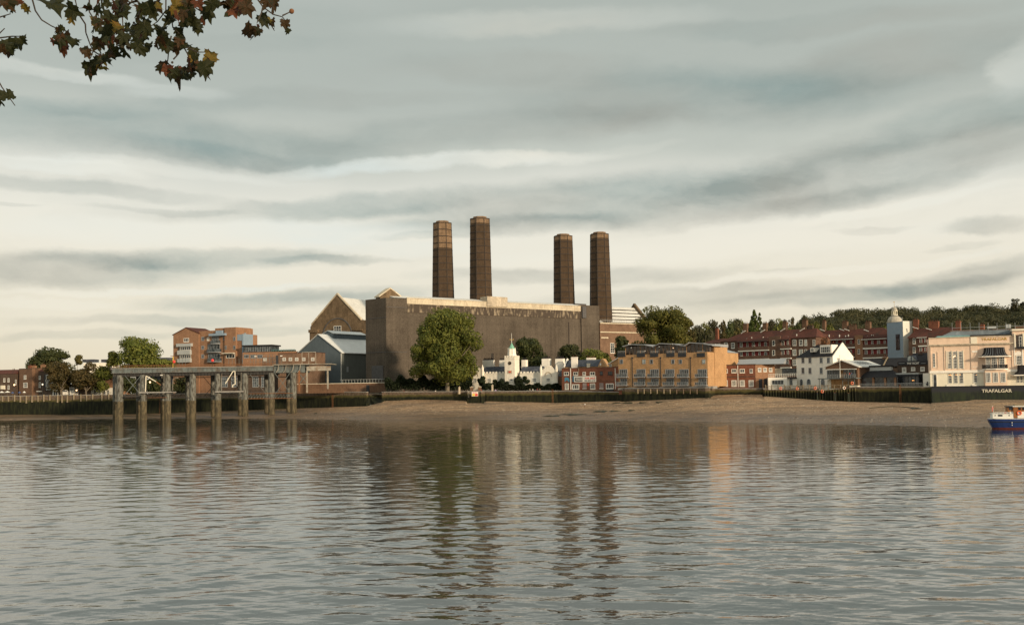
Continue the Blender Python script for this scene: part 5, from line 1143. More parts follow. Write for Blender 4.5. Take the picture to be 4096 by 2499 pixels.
# white annexe and roof terrace
F = Face(3072, 342, 3190, 340); t = thing('white_annexe', F.p(0, 0, G0), 'single-storey white annexe with a wide dark window and railed roof terrace', 'annexe')
m = MB(); u0, u1, z0, z1 = F.r(3073, 1509, 3149, 1550); F.box(m, u0, u1, G0-1.5, z1, -7, 0); part('wall', m, 'white_paint', t); m = MB(); F.box(m, u1+.02, F.uz(3189, 1520)[0], G0-1.5, z1-.5, -7, -1.4); part('set_back_wall', m, 'white_paint', t)
m = MB(); F.box(m, u1+.02, F.uz(3189, 1520)[0], z1-.49, z1-.1, -7, -.8); part('terrace_edge', m, 'dark_frame', t)
window(F, t, 3087, 1519, 3135, 1538, 4, 1, sill=False, fw=.14); m = MB()
for i in range(14): x = 3075+i*8.6; F.pbox(m, x, 1494, x+1, 1508, -.6, -.5)
for y in (1494, 1501): F.pbox(m, 3075, y, 3189, y+1, -.6, -.5)
part('railing', m, 'white_frame', t)
m = MB(); F.pbox(m, 3101, 1473, 3129, 1500, -12, -9, -9); part('rear_wall', m, 'cream_paint', t); m = MB(); F.pbox(m, 3128, 1474, 3188, 1500, -11, -9, -9); part('conservatory', m, 'glass_sky', t)
window(F, t, 3158, 1520, 3170, 1540, 2, 2, n=-1.4, arch=True, fm='grey_frame', sill=False)
# terrace furniture: palisade rail in front of the houses
tr = thing('terrace_railing', P(3060, 1556, 334.5), 'rustic timber and iron railing along the piled wall terrace', 'railing'); m = MB(); Fp = Face(3058, 335, 3425, 318)
for i in range(15): x = 3060+i*25; Fp.pbox(m, x, 1538, x+3, 1560, -.3, -.1)
Fp.pbox(m, 3060, 1541, 3425, 1543, -.25, -.15); Fp.pbox(m, 3060, 1551, 3290, 1552.5, -.25, -.15); part('posts', m, 'timber_pale', tr)
m = MB()
for i in range(70): x = 3060+i*3.4; Fp.pbox(m, x, 1543, x+.9, 1560, -.22, -.18)
part('pickets', m, 'timber', tr)
for i in range(5):
    px = 3150+i*52; c = P(px, 1552, 337-i*1.5); t = thing('picnic_table', Vector((c.x, c.y, G0-.2)), ('timber picnic table nearest the white annexe', 'timber picnic table before the arched door of the white house', 'timber picnic table under the middle of the white house', 'timber picnic table at the right of the white house', 'timber picnic table beside the rowing club door')[i], 'picnic table', 'picnic tables on the terrace'); z = G0-.2
    m = MB(); m.box(c.x-.9, c.x+.9, c.y-.4, c.y+.4, z+.9, z+.98); part('table_top', m, 'timber_pale', t)
    for s in (-1, 1):
        m = MB(); m.box(c.x-.9, c.x+.9, c.y+s*.75-.15, c.y+s*.75+.15, z+.5, z+.56); part('seat', m, 'timber_pale', t); m = MB(); m.tube((c.x+s*.7, c.y-.7, z), (c.x+s*.7, c.y+.2, z+.9), .05); m.tube((c.x+s*.7, c.y+.7, z), (c.x+s*.7, c.y-.2, z+.9), .05); part('leg', m, 'timber', t)

# ================================================================== ROWING CLUB
F = Face(3303, 326, 3430, 319); t = thing('rowing_club', F.p(0, 0, G0), 'gabled brick rowing club with a glazed upper balcony', 'clubhouse'); q = F.uz
e0 = q(3304, 1467); pk = q(3368, 1444); e1 = q(3430, 1466)
m = MB(); F.ext_n(m, [(0, q(3366, 1475)[1]), (F.L, q(3366, 1475)[1]), e1, pk, e0], -.4, 0); part('gable', m, 'brown_brick', t)
m = MB(); F.box(m, .1, F.L-.1, G0-.8, q(3366, 1475)[1], -14, -2.6); part('wall', m, 'yellow_brick', t); Fs = F.side(22)
m = MB(); Fs.box(m, .4, 22, G0-.8, e1[1]-.2, -.4, 0); part('side_wall', m, 'brown_brick', t)
m = MB(); F.ext_n(m, [(e1[0]+.6, e1[1]-.25), (pk[0], pk[1]+.1), (pk[0], pk[1]+.4), (e1[0]+.6, e1[1]+.05)], -22, .5); F.ext_n(m, [(pk[0]-.01, pk[1]+.1), (e0[0]-.6, e0[1]-.25), (e0[0]-.6, e0[1]+.05), (pk[0]-.01, pk[1]+.4)], -22, .5); part('roof', m, 'pale_roof', t)
for i in range(5):
    m = MB(); f0, f1 = .25, .62; n0 = -6-i*2.2; lerp = lambda f_: (pk[0]+(e1[0]+.6-pk[0])*f_, pk[1]+.42+(e1[1]-.35-pk[1])*f_); a = lerp(f0); b = lerp(f1); F.ext_n(m, [a, b, (b[0], b[1]+.04), (a[0], a[1]+.04)], n0-1.0, n0); part('skylight', m, 'dark_frame', t)
m = MB(); F.pbox(m, 3308, 1475, 3425, 1478, -.3, .15); part('fascia', m, 'white_frame', t)
window(F, t, 3308, 1479, 3360, 1512, 5, 1, n=-2.5, fm='grey_frame', sill=False); window(F, t, 3375, 1479, 3424, 1512, 4, 1, n=-2.5, fm='grey_frame', gm='glass_sky', sill=False)
m = MB(); F.box(m, -2.0, F.L+.2, q(3366, 1515)[1], q(3366, 1511)[1], -2.5, 1.6); bl_ = part('balcony', m, 'steel_grey', t); m = MB(); zb_ = q(3366, 1511)[1]
for i in range(22): u = -1.9+i*(F.L+2)/21; F.box(m, u, u+.05, zb_, zb_+1.1, 1.5, 1.55)
for z in (1.1, .75, .4): F.box(m, -1.95, F.L+.1, zb_+z, zb_+z+.05, 1.5, 1.55)
part('balustrade', m, 'grey_trim', bl_)
m = MB()
for x in (3283, 3376, 3398, 3424): F.pbox(m, x, 1515, x+2, 1555, 1.2, 1.35)
F.pbox(m, 3376, 1520, 3426, 1522, 1.2, 1.35); F.pbox(m, 3423, 1476, 3425, 1511, 1.3, 1.45); F.pbox(m, 3400, 1476, 3401.5, 1511, 1.3, 1.45); part('posts', m, 'steel_grey', t)
m = MB(); F.pbox(m, 3310, 1519, 3324, 1552, -2.59, -2.45, -2.5); part('door', m, 'white_frame', t); m = MB(); F.pbox(m, 3398, 1542, 3430, 1556, -.5, 1.6, 1.6); part('base_block', m, 'pale_stucco', t)
m = MB(); F.box(m, -2, F.L, G0-1.3, gz(F, 3366, 1553), -2.5, 1.0); part('terrace_slab', m, 'pale_stucco', t)
c = P(3361, 1510, 316.5); t = thing('flagpole', Vector((c.x, c.y, c.z)), 'slim white flagpole on the rowing club balcony', 'flagpole'); m = MB(); m.tube(c, (c.x, c.y, zt(3361, 1422, 316.5)), .09, .05); part('pole', m, 'white_frame', t); m = MB(); m.ball((c.x, c.y, zt(3361, 1422, 316.5)), .12, .12, .12); part('finial', m, 'gold', t)
# pavilion
F = Face(3431, 322, 3590, 315); t = thing('garden_pavilion', F.p(0, 0, G0), 'low dark-roofed brick pavilion between the rowing club and black-fronted pub', 'pavilion'); ze = gz(F, 3500, 1509); zr = gz(F, 3500, 1480, -4)
m = MB(); F.box(m, .5, F.L, G0-.8, ze, -9, -.6); part('wall', m, 'glass_dark', t)
for x in (3436, 3489, 3536, 3576): m = MB(); F.pbox(m, x, 1509, x+8, 1542, -.6, 0); part('pier', m, 'orange_brick', t)
a, b, c1_, d = F.p(-.3, .6, ze), F.p(F.L, .6, ze), F.p(F.L, -9, ze), F.p(-.3, -9, ze); m = MB(); m.add([a, b, c1_, d, F.p(3.2, -4, zr), F.p(F.L-2.5, -4, zr)], [(0, 1, 5, 4), (1, 2, 5), (2, 3, 4, 5), (3, 0, 4), (0, 3, 2, 1)]); part('hipped_roof', m, 'slate_dark', t)
m = MB(); F.box(m, 3, F.L-2.6, zr-.2, zr+1.0, -5.5, -3.4); part('roof_lantern', m, 'grey_trim', t); m = MB(); F.box(m, 2.8, F.L-2.4, zr+1.003, zr+1.5, -5.7, -3.2); part('lantern_roof', m, 'slate_dark', t)
F = Face(3450, 350, 3640, 340); t = thing('slate_roofed_house', F.p(0, 0, G0), 'dark slate roofs of houses behind the pavilion', 'house'); ze = gz(F, 3530, 1466); m = MB(); F.box(m, 0, F.L, G0-.4, ze, -9, 0); part('wall', m, 'dark_brick', t)
m = MB(); F.ext_u(m, [(.3, ze), (-4.5, gz(F, 3530, 1434, -4)), (-9.3, ze)], 0, F.L*.45); F.ext_u(m, [(.5, ze), (-4.5, gz(F, 3530, 1432, -4)), (-9.5, ze)], F.L*.46, F.L); part('slate_roof', m, 'slate_dark', t); stack(F, 3530, 1428, 3548, 1440, t, n=-4, mat='brown_brick', pots=2); m = MB(); F.ext_u(m, [(.4, ze+.1), (-4.5, gz(F, 3530, 1432, -4)+.1), (-4.5, gz(F, 3530, 1432, -4)+.4), (.4, ze+.4)], F.L*.45, F.L*.46+.2); part('verge', m, 'timber_pale', t)

# ================================================================== BLACK-FRONTED PUB
F = Face(3592, 320, 3722, 312); t = thing('black_fronted_pub', F.p(0, 0, G0), 'dark brick pub with a black sign fascia and glazed riverside front', 'pub'); q = F.uz
zT = gz(F, 3660, 1445); m = MB(); F.box(m, 0, F.L, G0-.6, zT, -9, 0); part('wall', m, 'dark_brick', t)
m = MB(); F.pbox(m, 3593, 1444, 3722, 1459, .003, .25); part('sign_fascia', m, 'black_paint', t); text(F, t, 'THE YACHT', 3628, 1448.5, 3677, 1456.5, 'white_frame', .253, bold=.015)
for a_, b_ in ((3596, 3620), (3686, 3704)): m = MB(); F.pbox(m, a_, 1451.5, b_, 1453, .253, .28); part('small_lettering', m, 'grey_frame', t)
m = MB(); F.ext_u(m, [(-.6, zT+.003), (-5, gz(F, 3660, 1412, -5)), (-9.4, zT+.003)], 3, F.L+.2); part('slate_roof', m, 'slate_dark', t)
m = MB(); u0, u1, z0, z1 = F.r(3628, 1421, 3674, 1444, -1); F.ext_n(m, [(u0, z0), (u1, z0), (u0+(u1-u0)*.42, z1), (u0, z1)], -4, -1); part('dormer', m, 'slate', t); m = MB(); u0, u1, z0, z1 = F.r(3631, 1424, 3643, 1444, -1); F.box(m, u0, u1, z0, z1, -.99, -.95); u0, u1, z0, z1 = F.r(3648, 1424, 3670, 1444, -1); F.ext_n(m, [(u0, z0), (u1, z0), (u0, z1)], -.99, -.95); part('dormer_window', m, 'glass_pale', t)
window(F, t, 3609, 1469, 3625, 1489, 3, 3); window(F, t, 3645, 1468, 3661, 1482, 3, 2); window(F, t, 3682, 1467, 3699, 1483, 3, 3)
m = MB(); F.pbox(m, 3596, 1491, 3690, 1497, .003, 2.6); part('terrace_roof', m, 'grey_trim', t); m = MB(); F.pbox(m, 3576, 1498, 3691, 1540, .003, 2.4); part('glazed_front', m, 'glass_dark', t)
for i in range(9): m = MB(); F.pbox(m, 3577+i*14, 1498, 3578.6+i*14, 1540, 2.403, 2.5); part('glazing_bar', m, 'black_paint', t)
m = MB(); F.pbox(m, 3574, 1497.5, 3692, 1506, 2.403, 2.75); part('shop_fascia', m, 'black_paint', t)
for x, y in ((3650, 1521), (3655, 1521), (3592, 1519)): m = MB(); pc = F.p(F.uz(x, y, 2.5)[0], 2.5, gz(F, x, y, 2.5)); m.ball(pc, .13, .1, .13); part('wall_lamp', m, 'warm_bulb', t)
m = MB(); F.pbox(m, 3692, 1492, 3724, 1545, .3, 2.0, 2); part('white_side_wall', m, 'white_paint', t); m = MB(); pc = F.p(F.uz(3710, 1534, 2.1)[0], 2.1, gz(F, 3710, 1536, 2.1)); m.ball((pc.x, pc.y, pc.z), .5, .2, .45); m.ball((pc.x, pc.y, pc.z+.5), .25, .15, .3); part('wall_ornament', m, 'black_paint', t)
stack(F, 3672, 1414, 3690, 1440, t, n=-4, mat='dark_brick', pots=1)
tr = thing('garden_railing', P(3440, 1546, 314), 'iron railing with chairs behind it along the pub and pavilion wall', 'railing'); m = MB(); Fp = Face(3432, 316, 3722, 303); zz = gz(Fp, 3560, 1546)
for i in range(60): u = .3+i*Fp.L/61; Fp.box(m, u, u+.05, zz-.1, zz+1.0, -.5, -.45)
Fp.box(m, .2, Fp.L, zz+.98, zz+1.05, -.5, -.44); part('rail', m, 'grey_frame', tr)

# ================================================================== THE TAVERN
FV = Face(3721, 303, 4420, 287); tv = thing('pink_tavern', FV.p(0, 0, G0), 'large pink stuccoed riverside tavern with canopied bow balconies', 'tavern'); q = FV.uz
u_ = lambda x, n=0.0: FV.uz(x, 1450, n)[0]
zPar = gz(FV, 3880, 1349); zCor = gz(FV, 3880, 1377); zBand = gz(FV, 3880, 1484); zBase = gz(FV, 3880, 1545)
m = MB(); FV.box(m, 0, FV.L, zBand-.3, zPar, -12, 0); part('upper_wall', m, 'pink_stucco', tv)
m = MB(); FV.box(m, 0, FV.L, zBase-.3, zBand-.303, -12, 0); part('ground_wall', m, 'pale_stucco', tv)
m = MB(); FV.box(m, -.1, FV.L, zBand-.45, zBand+.3, .003, .28); part('band_course', m, 'white_paint', tv)
m = MB(); FV.box(m, -.2, FV.L, zCor-.12, zCor+.25, .003, .5); FV.box(m, -.1, FV.L, zCor-.45, zCor-.14, .003, .2); FV.box(m, -.1, FV.L, zPar+.003, zPar+.25, -1, .2); part('cornice', m, 'stain_conc', tv)
# pilaster pairs and bow
for x0, x1 in ((3723, 3727), (3777, 3781), (3884, 3914), (4048, 4056)):
    m = MB(); FV.box(m, u_(x0), u_(x1), zBand+.31, zCor-.46, .003, .16); part('pilaster', m, 'pink_stucco', tv)
m = MB(); FV.box(m, u_(3886), u_(3912), zCor+.26, zPar-.01, .003, .2); part('parapet_panel', m, 'pale_stucco', tv)
bx0, bx1 = u_(3932), u_(4026); bw = bx1-bx0
bowp = [(bx0, 0.01), (bx0+bw*.14, 1.1), (bx0+bw*.5, 1.5), (bx0+bw*.86, 1.1), (bx1, .01)]
m = MB(); m.prism([FV.p(u, n, zBase-.3) for u, n in bowp], [FV.p(u, n, gz(FV, 3980, 1477)) for u, n in bowp]); part('bow_front', m, 'pink_stucco', tv)
m = MB(); bb = [(u+(u-(bx0+bx1)/2)*.10, n*1.35+.05 if n > .1 else n) for u, n in bowp]; z1 = gz(FV, 3980, 1474); m.prism([FV.p(u, n, z1-.3) for u, n in bb], [FV.p(u, n, z1) for u, n in bb]); bal = part('bow_balcony', m, 'white_paint', tv)
m = MB(); 
for (a_, b_) in zip(bb, bb[1:]):
    for k_ in range(12): uu = a_[0]+(b_[0]-a_[0])*k_/12; nn_ = a_[1]+(b_[1]-a_[1])*k_/12; m.tube(FV.p(uu, nn_-.06, z1), FV.p(uu, nn_-.06, z1+1.15), .035, n=4)
    for z in (.15, .7, 1.15): m.tube(FV.p(a_[0], a_[1]-.06, z1+z), FV.p(b_[0], b_[1]-.06, z1+z), .05, n=4)
part('iron_railing', m, 'black_paint', bal)
# upper bow glazing and canopy
m = MB(); m.prism([FV.p(u, n*.8, z1) for u, n in bowp], [FV.p(u, n*.8, gz(FV, 3980, 1424)) for u, n in bowp]); part('bow_core', m, 'pink_stucco', tv)
for x0, x1 in ((3943, 3961), (3966, 3989), (3996, 4019)): window(FV, tv, x0, 1427, x1, 1473, 3, 5, n=1.2, sill=False, fw=.14)
cb = gz(FV, 3982, 1423, 2); ct = gz(FV, 3982, 1389, 1)
prof = [(1.0, 0.0), (.80, .10), (.72, .25), (.67, .45), (.64, .7), (.62, 1.0)]; cm = (bx0+bx1)/2; hw = (u_(4048)-u_(3916))/2
m = MB()
for (s0, f0), (s1, f1) in zip(prof, prof[1:]):
    z0 = cb+(ct-cb)*f0+.003; z1_ = cb+(ct-cb)*f1
    o0 = [(cm-hw*s0, 0), (cm-hw*s0*.8, 2.4*s0), (cm, 2.9*s0), (cm+hw*s0*.8, 2.4*s0), (cm+hw*s0, 0)]; o1 = [(cm-hw*s1, 0), (cm-hw*s1*.8, 2.4*s1), (cm, 2.9*s1), (cm+hw*s1*.8, 2.4*s1), (cm+hw*s1, 0)]
    m.prism([FV.p(u, n+.01, z0) for u, n in o0], [FV.p(u, n+.01, z1_) for u, n in o1])
cn = part('canopy', m, 'blue_grey_roof', tv, label='dark swept lead canopy over the bow window'); cn.data.materials[0] = MATS['slate_dark']
m = MB(); o0 = [(cm-hw*1.02, 0), (cm-hw*.82, 2.45), (cm, 2.95), (cm+hw*.82, 2.45), (cm+hw*1.02, 0)]; m.prism([FV.p(u, n+.01, cb-.3) for u, n in o0], [FV.p(u, n+.01, cb) for u, n in o0]); part('canopy_gutter', m, 'white_paint', tv)
m = MB()
for k_ in range(9):
    s = -1+2*k_/8; m.path([FV.p(cm+hw*a_*s*.8, 2.75*a_+.05, cb+(ct-cb)*f_+.05) for a_, f_ in prof], .05, n=4)
part('canopy_ribs', m, 'blue_grey_roof', tv)
# second canopy at the right edge
cm2 = u_(4118); hw2 = u_(4118)-u_(4040); cb2 = gz(FV, 4090, 1498, 1.5); ct2 = gz(FV, 4090, 1460, 1.5); m = MB()
for (s0, f0), (s1, f1) in zip(prof, prof[1:]): FV.prism = None; m.prism([FV.p(cm2-hw2*s0, .01, cb2+(ct2-cb2)*f0), FV.p(cm2-hw2*s0*.85, 2.4*s0, cb2+(ct2-cb2)*f0), FV.p(cm2+hw2*s0*.85, 2.4*s0, cb2+(ct2-cb2)*f0), FV.p(cm2+hw2*s0, .01, cb2+(ct2-cb2)*f0)], [FV.p(cm2-hw2*s1, .01, cb2+(ct2-cb2)*f1), FV.p(cm2-hw2*s1*.85, 2.4*s1, cb2+(ct2-cb2)*f1), FV.p(cm2+hw2*s1*.85, 2.4*s1, cb2+(ct2-cb2)*f1), FV.p(cm2+hw2*s1, .01, cb2+(ct2-cb2)*f1)])
part('canopy', m, 'slate_dark', tv); m = MB(); m.prism([FV.p(cm2-hw2*1.02, .01, cb2-.3), FV.p(cm2-hw2*.87, 2.45, cb2-.3), FV.p(cm2+hw2*.87, 2.45, cb2-.3), FV.p(cm2+hw2*1.02, .01, cb2-.3)], [FV.p(cm2-hw2*1.02, .01, cb2-.003), FV.p(cm2-hw2*.87, 2.45, cb2-.003), FV.p(cm2+hw2*.87, 2.45, cb2-.003), FV.p(cm2+hw2*1.02, .01, cb2-.003)]); part('canopy_gutter', m, 'white_paint', tv)
for x0, x1 in ((4067, 4077), (4081, 4091), (4094, 4106), (4112, 4130)): window(FV, tv, x0, 1502, x1, 1530, 2, 3, n=.02, sill=False)
window(FV, tv, 4064, 1421, 4087, 1459, 3, 3, n=.02, sill=False); window(FV, tv, 4160, 1421, 4183, 1459, 3, 3, n=.02, sill=False)
m = MB(); cu, cz = q(4075, 1420); R = 1.15; FV.ext_n(m, [(cu+R*math.cos(math.pi*k_/10), cz+R*math.sin(math.pi*k_/10)) for k_ in range(11)], .02, .12); part('arch_head', m, 'white_paint', tv)
m = MB(); FV.box(m, u_(4057), u_(4061), gz(FV, 4060, 1462), zCor-.46, .02, .25); FV.box(m, u_(4089), u_(4093), gz(FV, 4090, 1462), zCor-.46, .02, .25); part('pilaster', m, 'white_paint', tv)
# loggia storey at the right
zL = gz(FV, 4100, 1322); m = MB(); FV.box(m, u_(4054), FV.L, zPar+.26, zL, -12, .1); part('upper_wall', m, 'pink_stucco', tv); m = MB(); FV.pbox(m, 4062, 1339, 4090, 1389, .503, .56); part('loggia_recess', m, 'glass_warm', tv); window(FV, tv, 4076, 1345, 4088, 1388, 1, 3, n=.57, sill=False)
m = MB(); FV.box(m, u_(4052), FV.L, zL+.003, zL+.5, -12, .6); FV.pbox(m, 4056, 1334, 4062, 1390, .101, .65); FV.pbox(m, 4090, 1334, 4098, 1390, .101, .65); part('loggia_cornice', m, 'pale_stucco', tv); m = MB(); FV.pbox(m, 4066, 1386, 4110, 1394, .2, 1.1); part('loggia_balcony', m, 'black_paint', tv)
# windows
window(FV, tv, 3731, 1413, 3741, 1468, 2, 5); window(FV, tv, 3748, 1407, 3752, 1472, 1, 5, fm='pink_stucco'); 
for x0, x1 in ((3790, 3806), (3812, 3829), (3835, 3852)): window(FV, tv, x0, 1405, x1, 1474, 3, 6, sill=False); window(FV, tv, x0+3, 1490, x1+2, 1533, 3, 4, fw=.1)
for x in (3786, 3809, 3832, 3854): m = MB(); FV.box(m, u_(x-1.6), u_(x+1.6), gz(FV, x, 1475), gz(FV, x, 1402), .003, .2); part('mullion', m, 'pale_stucco', tv)
m = MB(); FV.pbox(m, 3786, 1538, 3856, 1545, .003, .25); FV.pbox(m, 3888, 1538, 3914, 1545, .003, .25); part('plinth_panel', m, 'white_paint', tv)
window(FV, tv, 3890, 1411, 3907, 1466, 3, 5); m = MB(); FV.pbox(m, 3888, 1402, 3909, 1409, .003, .22); part('lintel', m, 'white_paint', tv); window(FV, tv, 3893, 1490, 3909, 1530, 3, 4)
for x0, x1 in ((3943, 3963), (3972, 3993), (4002, 4023)): window(FV, tv, x0, 1489, x1, 1529, 3, 5, n=1.52, sill=False)
m = MB(); FV.box(m, u_(3938, 1.3), u_(4026, 1.3), zBase, gz(FV, 3980, 1482, 1.5), 1.1, 1.5); part('bow_face', m, 'pink_stucco', tv)
m = MB(); FV.pbox(m, 3733, 1495, 3748, 1545, .003, .12); dr = part('door_frame', m, 'white_paint', tv); m = MB(); FV.pbox(m, 3735, 1498, 3746, 1545, .123, .16); part('door', m, 'glass_dark', dr)
for x0, x1, y in ((3778, 3783, 0), ): pass
for x, y in ((3817, 1424), (3814, 1428), (3820, 1423)): m = MB(); pc = FV.p(FV.uz(x, y)[0], .05, gz(FV, x, y)); m.ball(pc, .16, .05, .16); part('chandelier_light', m, 'lamp_glow', tv)
for x, y in ((3796, 1500), (3801, 1498), (3804, 1501), (3824, 1498), (3829, 1499), (3840, 1498), (3905, 1499)): m = MB(); pc = FV.p(FV.uz(x, y)[0], .05, gz(FV, x, y)); m.ball(pc, .12, .05, .12); part('chandelier_light', m, 'warm_bulb', tv)
for x in (3793, 3900): m = MB(); FV.pbox(m, x-1.5, 1407, x+4, 1455, .029, .05); part('curtain', m, 'curtain', tv)
# roof
m = MB(); a0 = u_(3752); a1 = u_(3884); zA = gz(FV, 3820, 1346, -1.5); FV.box(m, a0, a1, zPar+.26, zPar+.7, -11, -.6); part('gutter_band', m, 'teal', tv)
m = MB(); zR_ = gz(FV, 3920, 1324, -5); FV.ext_n(m, [(u_(3770), zPar+.71), (u_(4052), zPar+.71), (u_(4046), zR_), (u_(3812), zR_)], -11, -2.5); part('mansard_roof', m, 'blue_grey_roof', tv); m = MB(); FV.box(m, u_(3886), u_(4052), zPar+.26, zPar+.705, -11, -.8); part('roof_edge', m, 'slate_dark', tv)
m = MB(); FV.pbox(m, 3950, 1305, 3985, 1313, -8, -6, -6); FV.pbox(m, 4025, 1297, 4044, 1312, -9, -7, -7); part('roof_plant', m, 'grey_trim', tv)
m = MB(); FV.pbox(m, 3800, 1312, 4400, 1318, -10, -8, -8); FV.pbox(m, 4060, 1300, 4400, 1312, -10.5, -9, -9); part('roof_parapet', m, 'brown_brick', tv); m = MB()
for i in range(11): x = 3808+i*36; FV.pbox(m, x, 1290, x+1.2, 1324, -6.1, -6, -6)
for y in (1305, 1317): FV.pbox(m, 3808, y, 4180, y+1, -6.1, -6, -6)
part('roof_scaffold', m, 'grey_frame', tv)
text(FV, tv, 'TRAFALGAR', 3925, 1350.5, 4029, 1361, 'gold', .05, bold=.015)
Fw = Face(3727, 298, 4300, 282); text(Fw, wtv, 'TRAFALGAR', 3927, 1555.5, 4048, 1569, 'cream_paint', .02, bold=.02)

# ================================================================== TREES
def crown(name, w, h, seed, nl, leaf, lobes=26, cone=0.0, flat=.15, core=True):
    """unit-free crown mesh, origin at the bottom centre; many leaf sprays on overlapping lobes"""
    r = np.random.default_rng(seed); L_ = []
    for i in range(lobes):
        th = r.uniform(0, 2*np.pi); f = r.uniform(0, 1)**.42; zz = r.uniform(.04 if lobes > 30 else flat, .93)
        env = ((math.sqrt(max(0.02, 1-((zz-.36)/.64)**2)) if zz > .36 else 1-.25*((.36-zz)/.36)**2) if not cone else max(.06, (1-zz)**.9*1.2 if zz > .25 else .9))
        rr = f*env*(.80 if lobes > 30 else .72)*r.uniform(.85, 1.08)
        L_.append((rr*math.cos(th)*w/2, rr*math.sin(th)*w/2, zz*h, (max(.25, 1-zz*.9) if cone else 1)*r.uniform(.16, .30)*w*(.7 if cone else (.62 if lobes > 30 else 1))*(.7+.5*(1-f))))
    L_ = np.array(L_); idx = r.integers(0, lobes, nl); c = L_[idx]
    d = r.normal(size=(nl, 3)); d /= np.linalg.norm(d, axis=1)[:, None]
    rad_ = c[:, 3]*(1-.45*r.random(nl)**2.2+.10*np.abs(r.normal(size=nl))); p = c[:, :3]+d*rad_[:, None]*np.array([1, 1, .8 if not cone else 1.6])
    zlo, zhi = np.percentile(p[:, 2], 1), p[:, 2].max(); p[:, 2] = np.where(p[:, 2] > h*.5, h*.5+(p[:, 2]-h*.5)*(h*.5)/(zhi-h*.5), p[:, 2]); p[:, 2] = np.where(p[:, 2] < 0, p[:, 2]*.35, p[:, 2])
    nn_ = d+r.normal(size=(nl, 3))*.42; nn_ /= np.linalg.norm(nn_, axis=1)[:, None]
    t1 = np.cross(nn_, r.normal(size=(nl, 3))); t1 /= np.linalg.norm(t1, axis=1)[:, None]; t2 = np.cross(nn_, t1)
    s = leaf*(.5+r.random(nl))[:, None]
    v = np.stack([p-t1*s, p+t2*s*.55, p+t1*s, p-t2*s*.55], 1).reshape(-1, 3)
    me = bpy.data.meshes.new(name); me.vertices.add(nl*4); me.vertices.foreach_set('co', v.ravel()); me.loops.add(nl*4); me.loops.foreach_set('vertex_index', np.arange(nl*4)); me.polygons.add(nl)
    me.polygons.foreach_set('loop_start', np.arange(nl)*4); me.polygons.foreach_set('loop_total', np.full(nl, 4)); me.update(); me.validate(); return me
def treeobj(px, ytop, ybot, wpx, Y, seed, nl, leaf, mat, name, label, group=None, cat='tree', trunk=True, cone=0.0, me=None, zg=None, lobes=26, bark='bark', tr=.028):
    a = P(px, ytop, Y); b = P(px, ybot, Y); w = wpx/FPX*Y; h = a.z-b.z; zg = G0-.1 if zg is None else zg
    t = thing(name, Vector((a.x, a.y, zg)), label, cat, group)
    if me is None: me = crown('crown', w, h, seed, nl, leaf, lobes, cone)
    me.materials.append(MATS[mat]) if not me.materials else None
    o = bpy.data.objects.new('crown', me); COL.objects.link(o); o.parent = t; o.location = (0, 0, b.z-zg); BASE[o.name] = Vector((0, 0, 0))
    if trunk:
        m = MB(); th = b.z-zg+h*.55; R = max(.12, w*tr); r_ = random.Random(seed)
        m.path([Vector((0, 0, -.2)), Vector((r_.uniform(-.2, .2), 0, th*.4)), Vector((r_.uniform(-.4, .4), 0, th*.7)), Vector((r_.uniform(-.5, .5), 0, th))], R, R*.35, 8)
        for i in range(6):
            an = i*1.05+r_.uniform(-.3, .3); z = (b.z-zg)+h*r_.uniform(.0, .25); m.path([Vector((0, 0, max(.3, z))), Vector((math.cos(an)*w*.14, math.sin(an)*w*.14, z+h*.18)), Vector((math.cos(an)*w*.30, math.sin(an)*w*.30, z+h*.36))], R*.45, R*.12, 5)
        me2 = mesh_of(m, 'trunk'); me2.materials.append(MATS[bark]); o2 = bpy.data.objects.new('trunk', me2); COL.objects.link(o2); o2.parent = t; BASE[o2.name] = Vector((0, 0, 0))
    return t
treeobj(1786, 1226, 1538, 318, 398, 1, 42000, .46, 'leaf_plane', 'plane_tree', 'tall round green plane tree in front of the grey power station', lobes=90)
treeobj(2652, 1219, 1440, 275, 420, 2, 26000, .46, 'leaf_bright', 'plane_tree', 'big green tree behind the yellow flats, right of the chimneys', lobes=60)
treeobj(2735, 1268, 1400, 110, 430, 12, 3200, .5, 'leaf_autumn', 'thin_tree', 'thin browning tree on the right shoulder of the big green tree', lobes=14)
treeobj(2490, 1342, 1450, 75, 400, 13, 2800, .45, 'leaf_dark', 'small_tree', 'small dark tree against the brick rear wing')
treeobj(2115, 1348, 1480, 135, 412, 3, 7000, .5, 'leaf_dark', 'dark_tree', 'dark bushy tree right behind the clock tower', lobes=22)
treeobj(2280, 1376, 1480, 110, 408, 4, 4500, .45, 'leaf_dark', 'dark_tree', 'dark rounded tree behind the white almshouse chimneys')
treeobj(2375, 1395, 1480, 140, 405, 5, 4500, .45, 'leaf_plane', 'light_tree', 'lighter green low tree behind the slate-roofed house')
treeobj(2160, 1425, 1500, 90, 404, 14, 2600, .4, 'leaf_dark', 'low_tree', 'low dark tree between the almshouse chimneys')
treeobj(205, 1386, 1500, 178, 520, 6, 8000, .6, 'leaf_dark', 'dome_tree', 'dark dome-shaped tree behind the far-left houses', lobes=26)
treeobj(245, 1443, 1565, 130, 476, 7, 6000, .5, 'leaf_autumn', 'promenade_tree', 'browning tree nearest the lettered pub bay', 'trees on the left promenade', lobes=20)
treeobj(345, 1448, 1568, 140, 476, 8, 6000, .5, 'leaf_autumn', 'promenade_tree', 'browning tree over the white van and globe lamp', 'trees on the left promenade', lobes=20)
treeobj(412, 1462, 1566, 90, 478, 9, 3600, .5, 'leaf_plane', 'promenade_tree', 'greener tree close to the jetty end', 'trees on the left promenade')
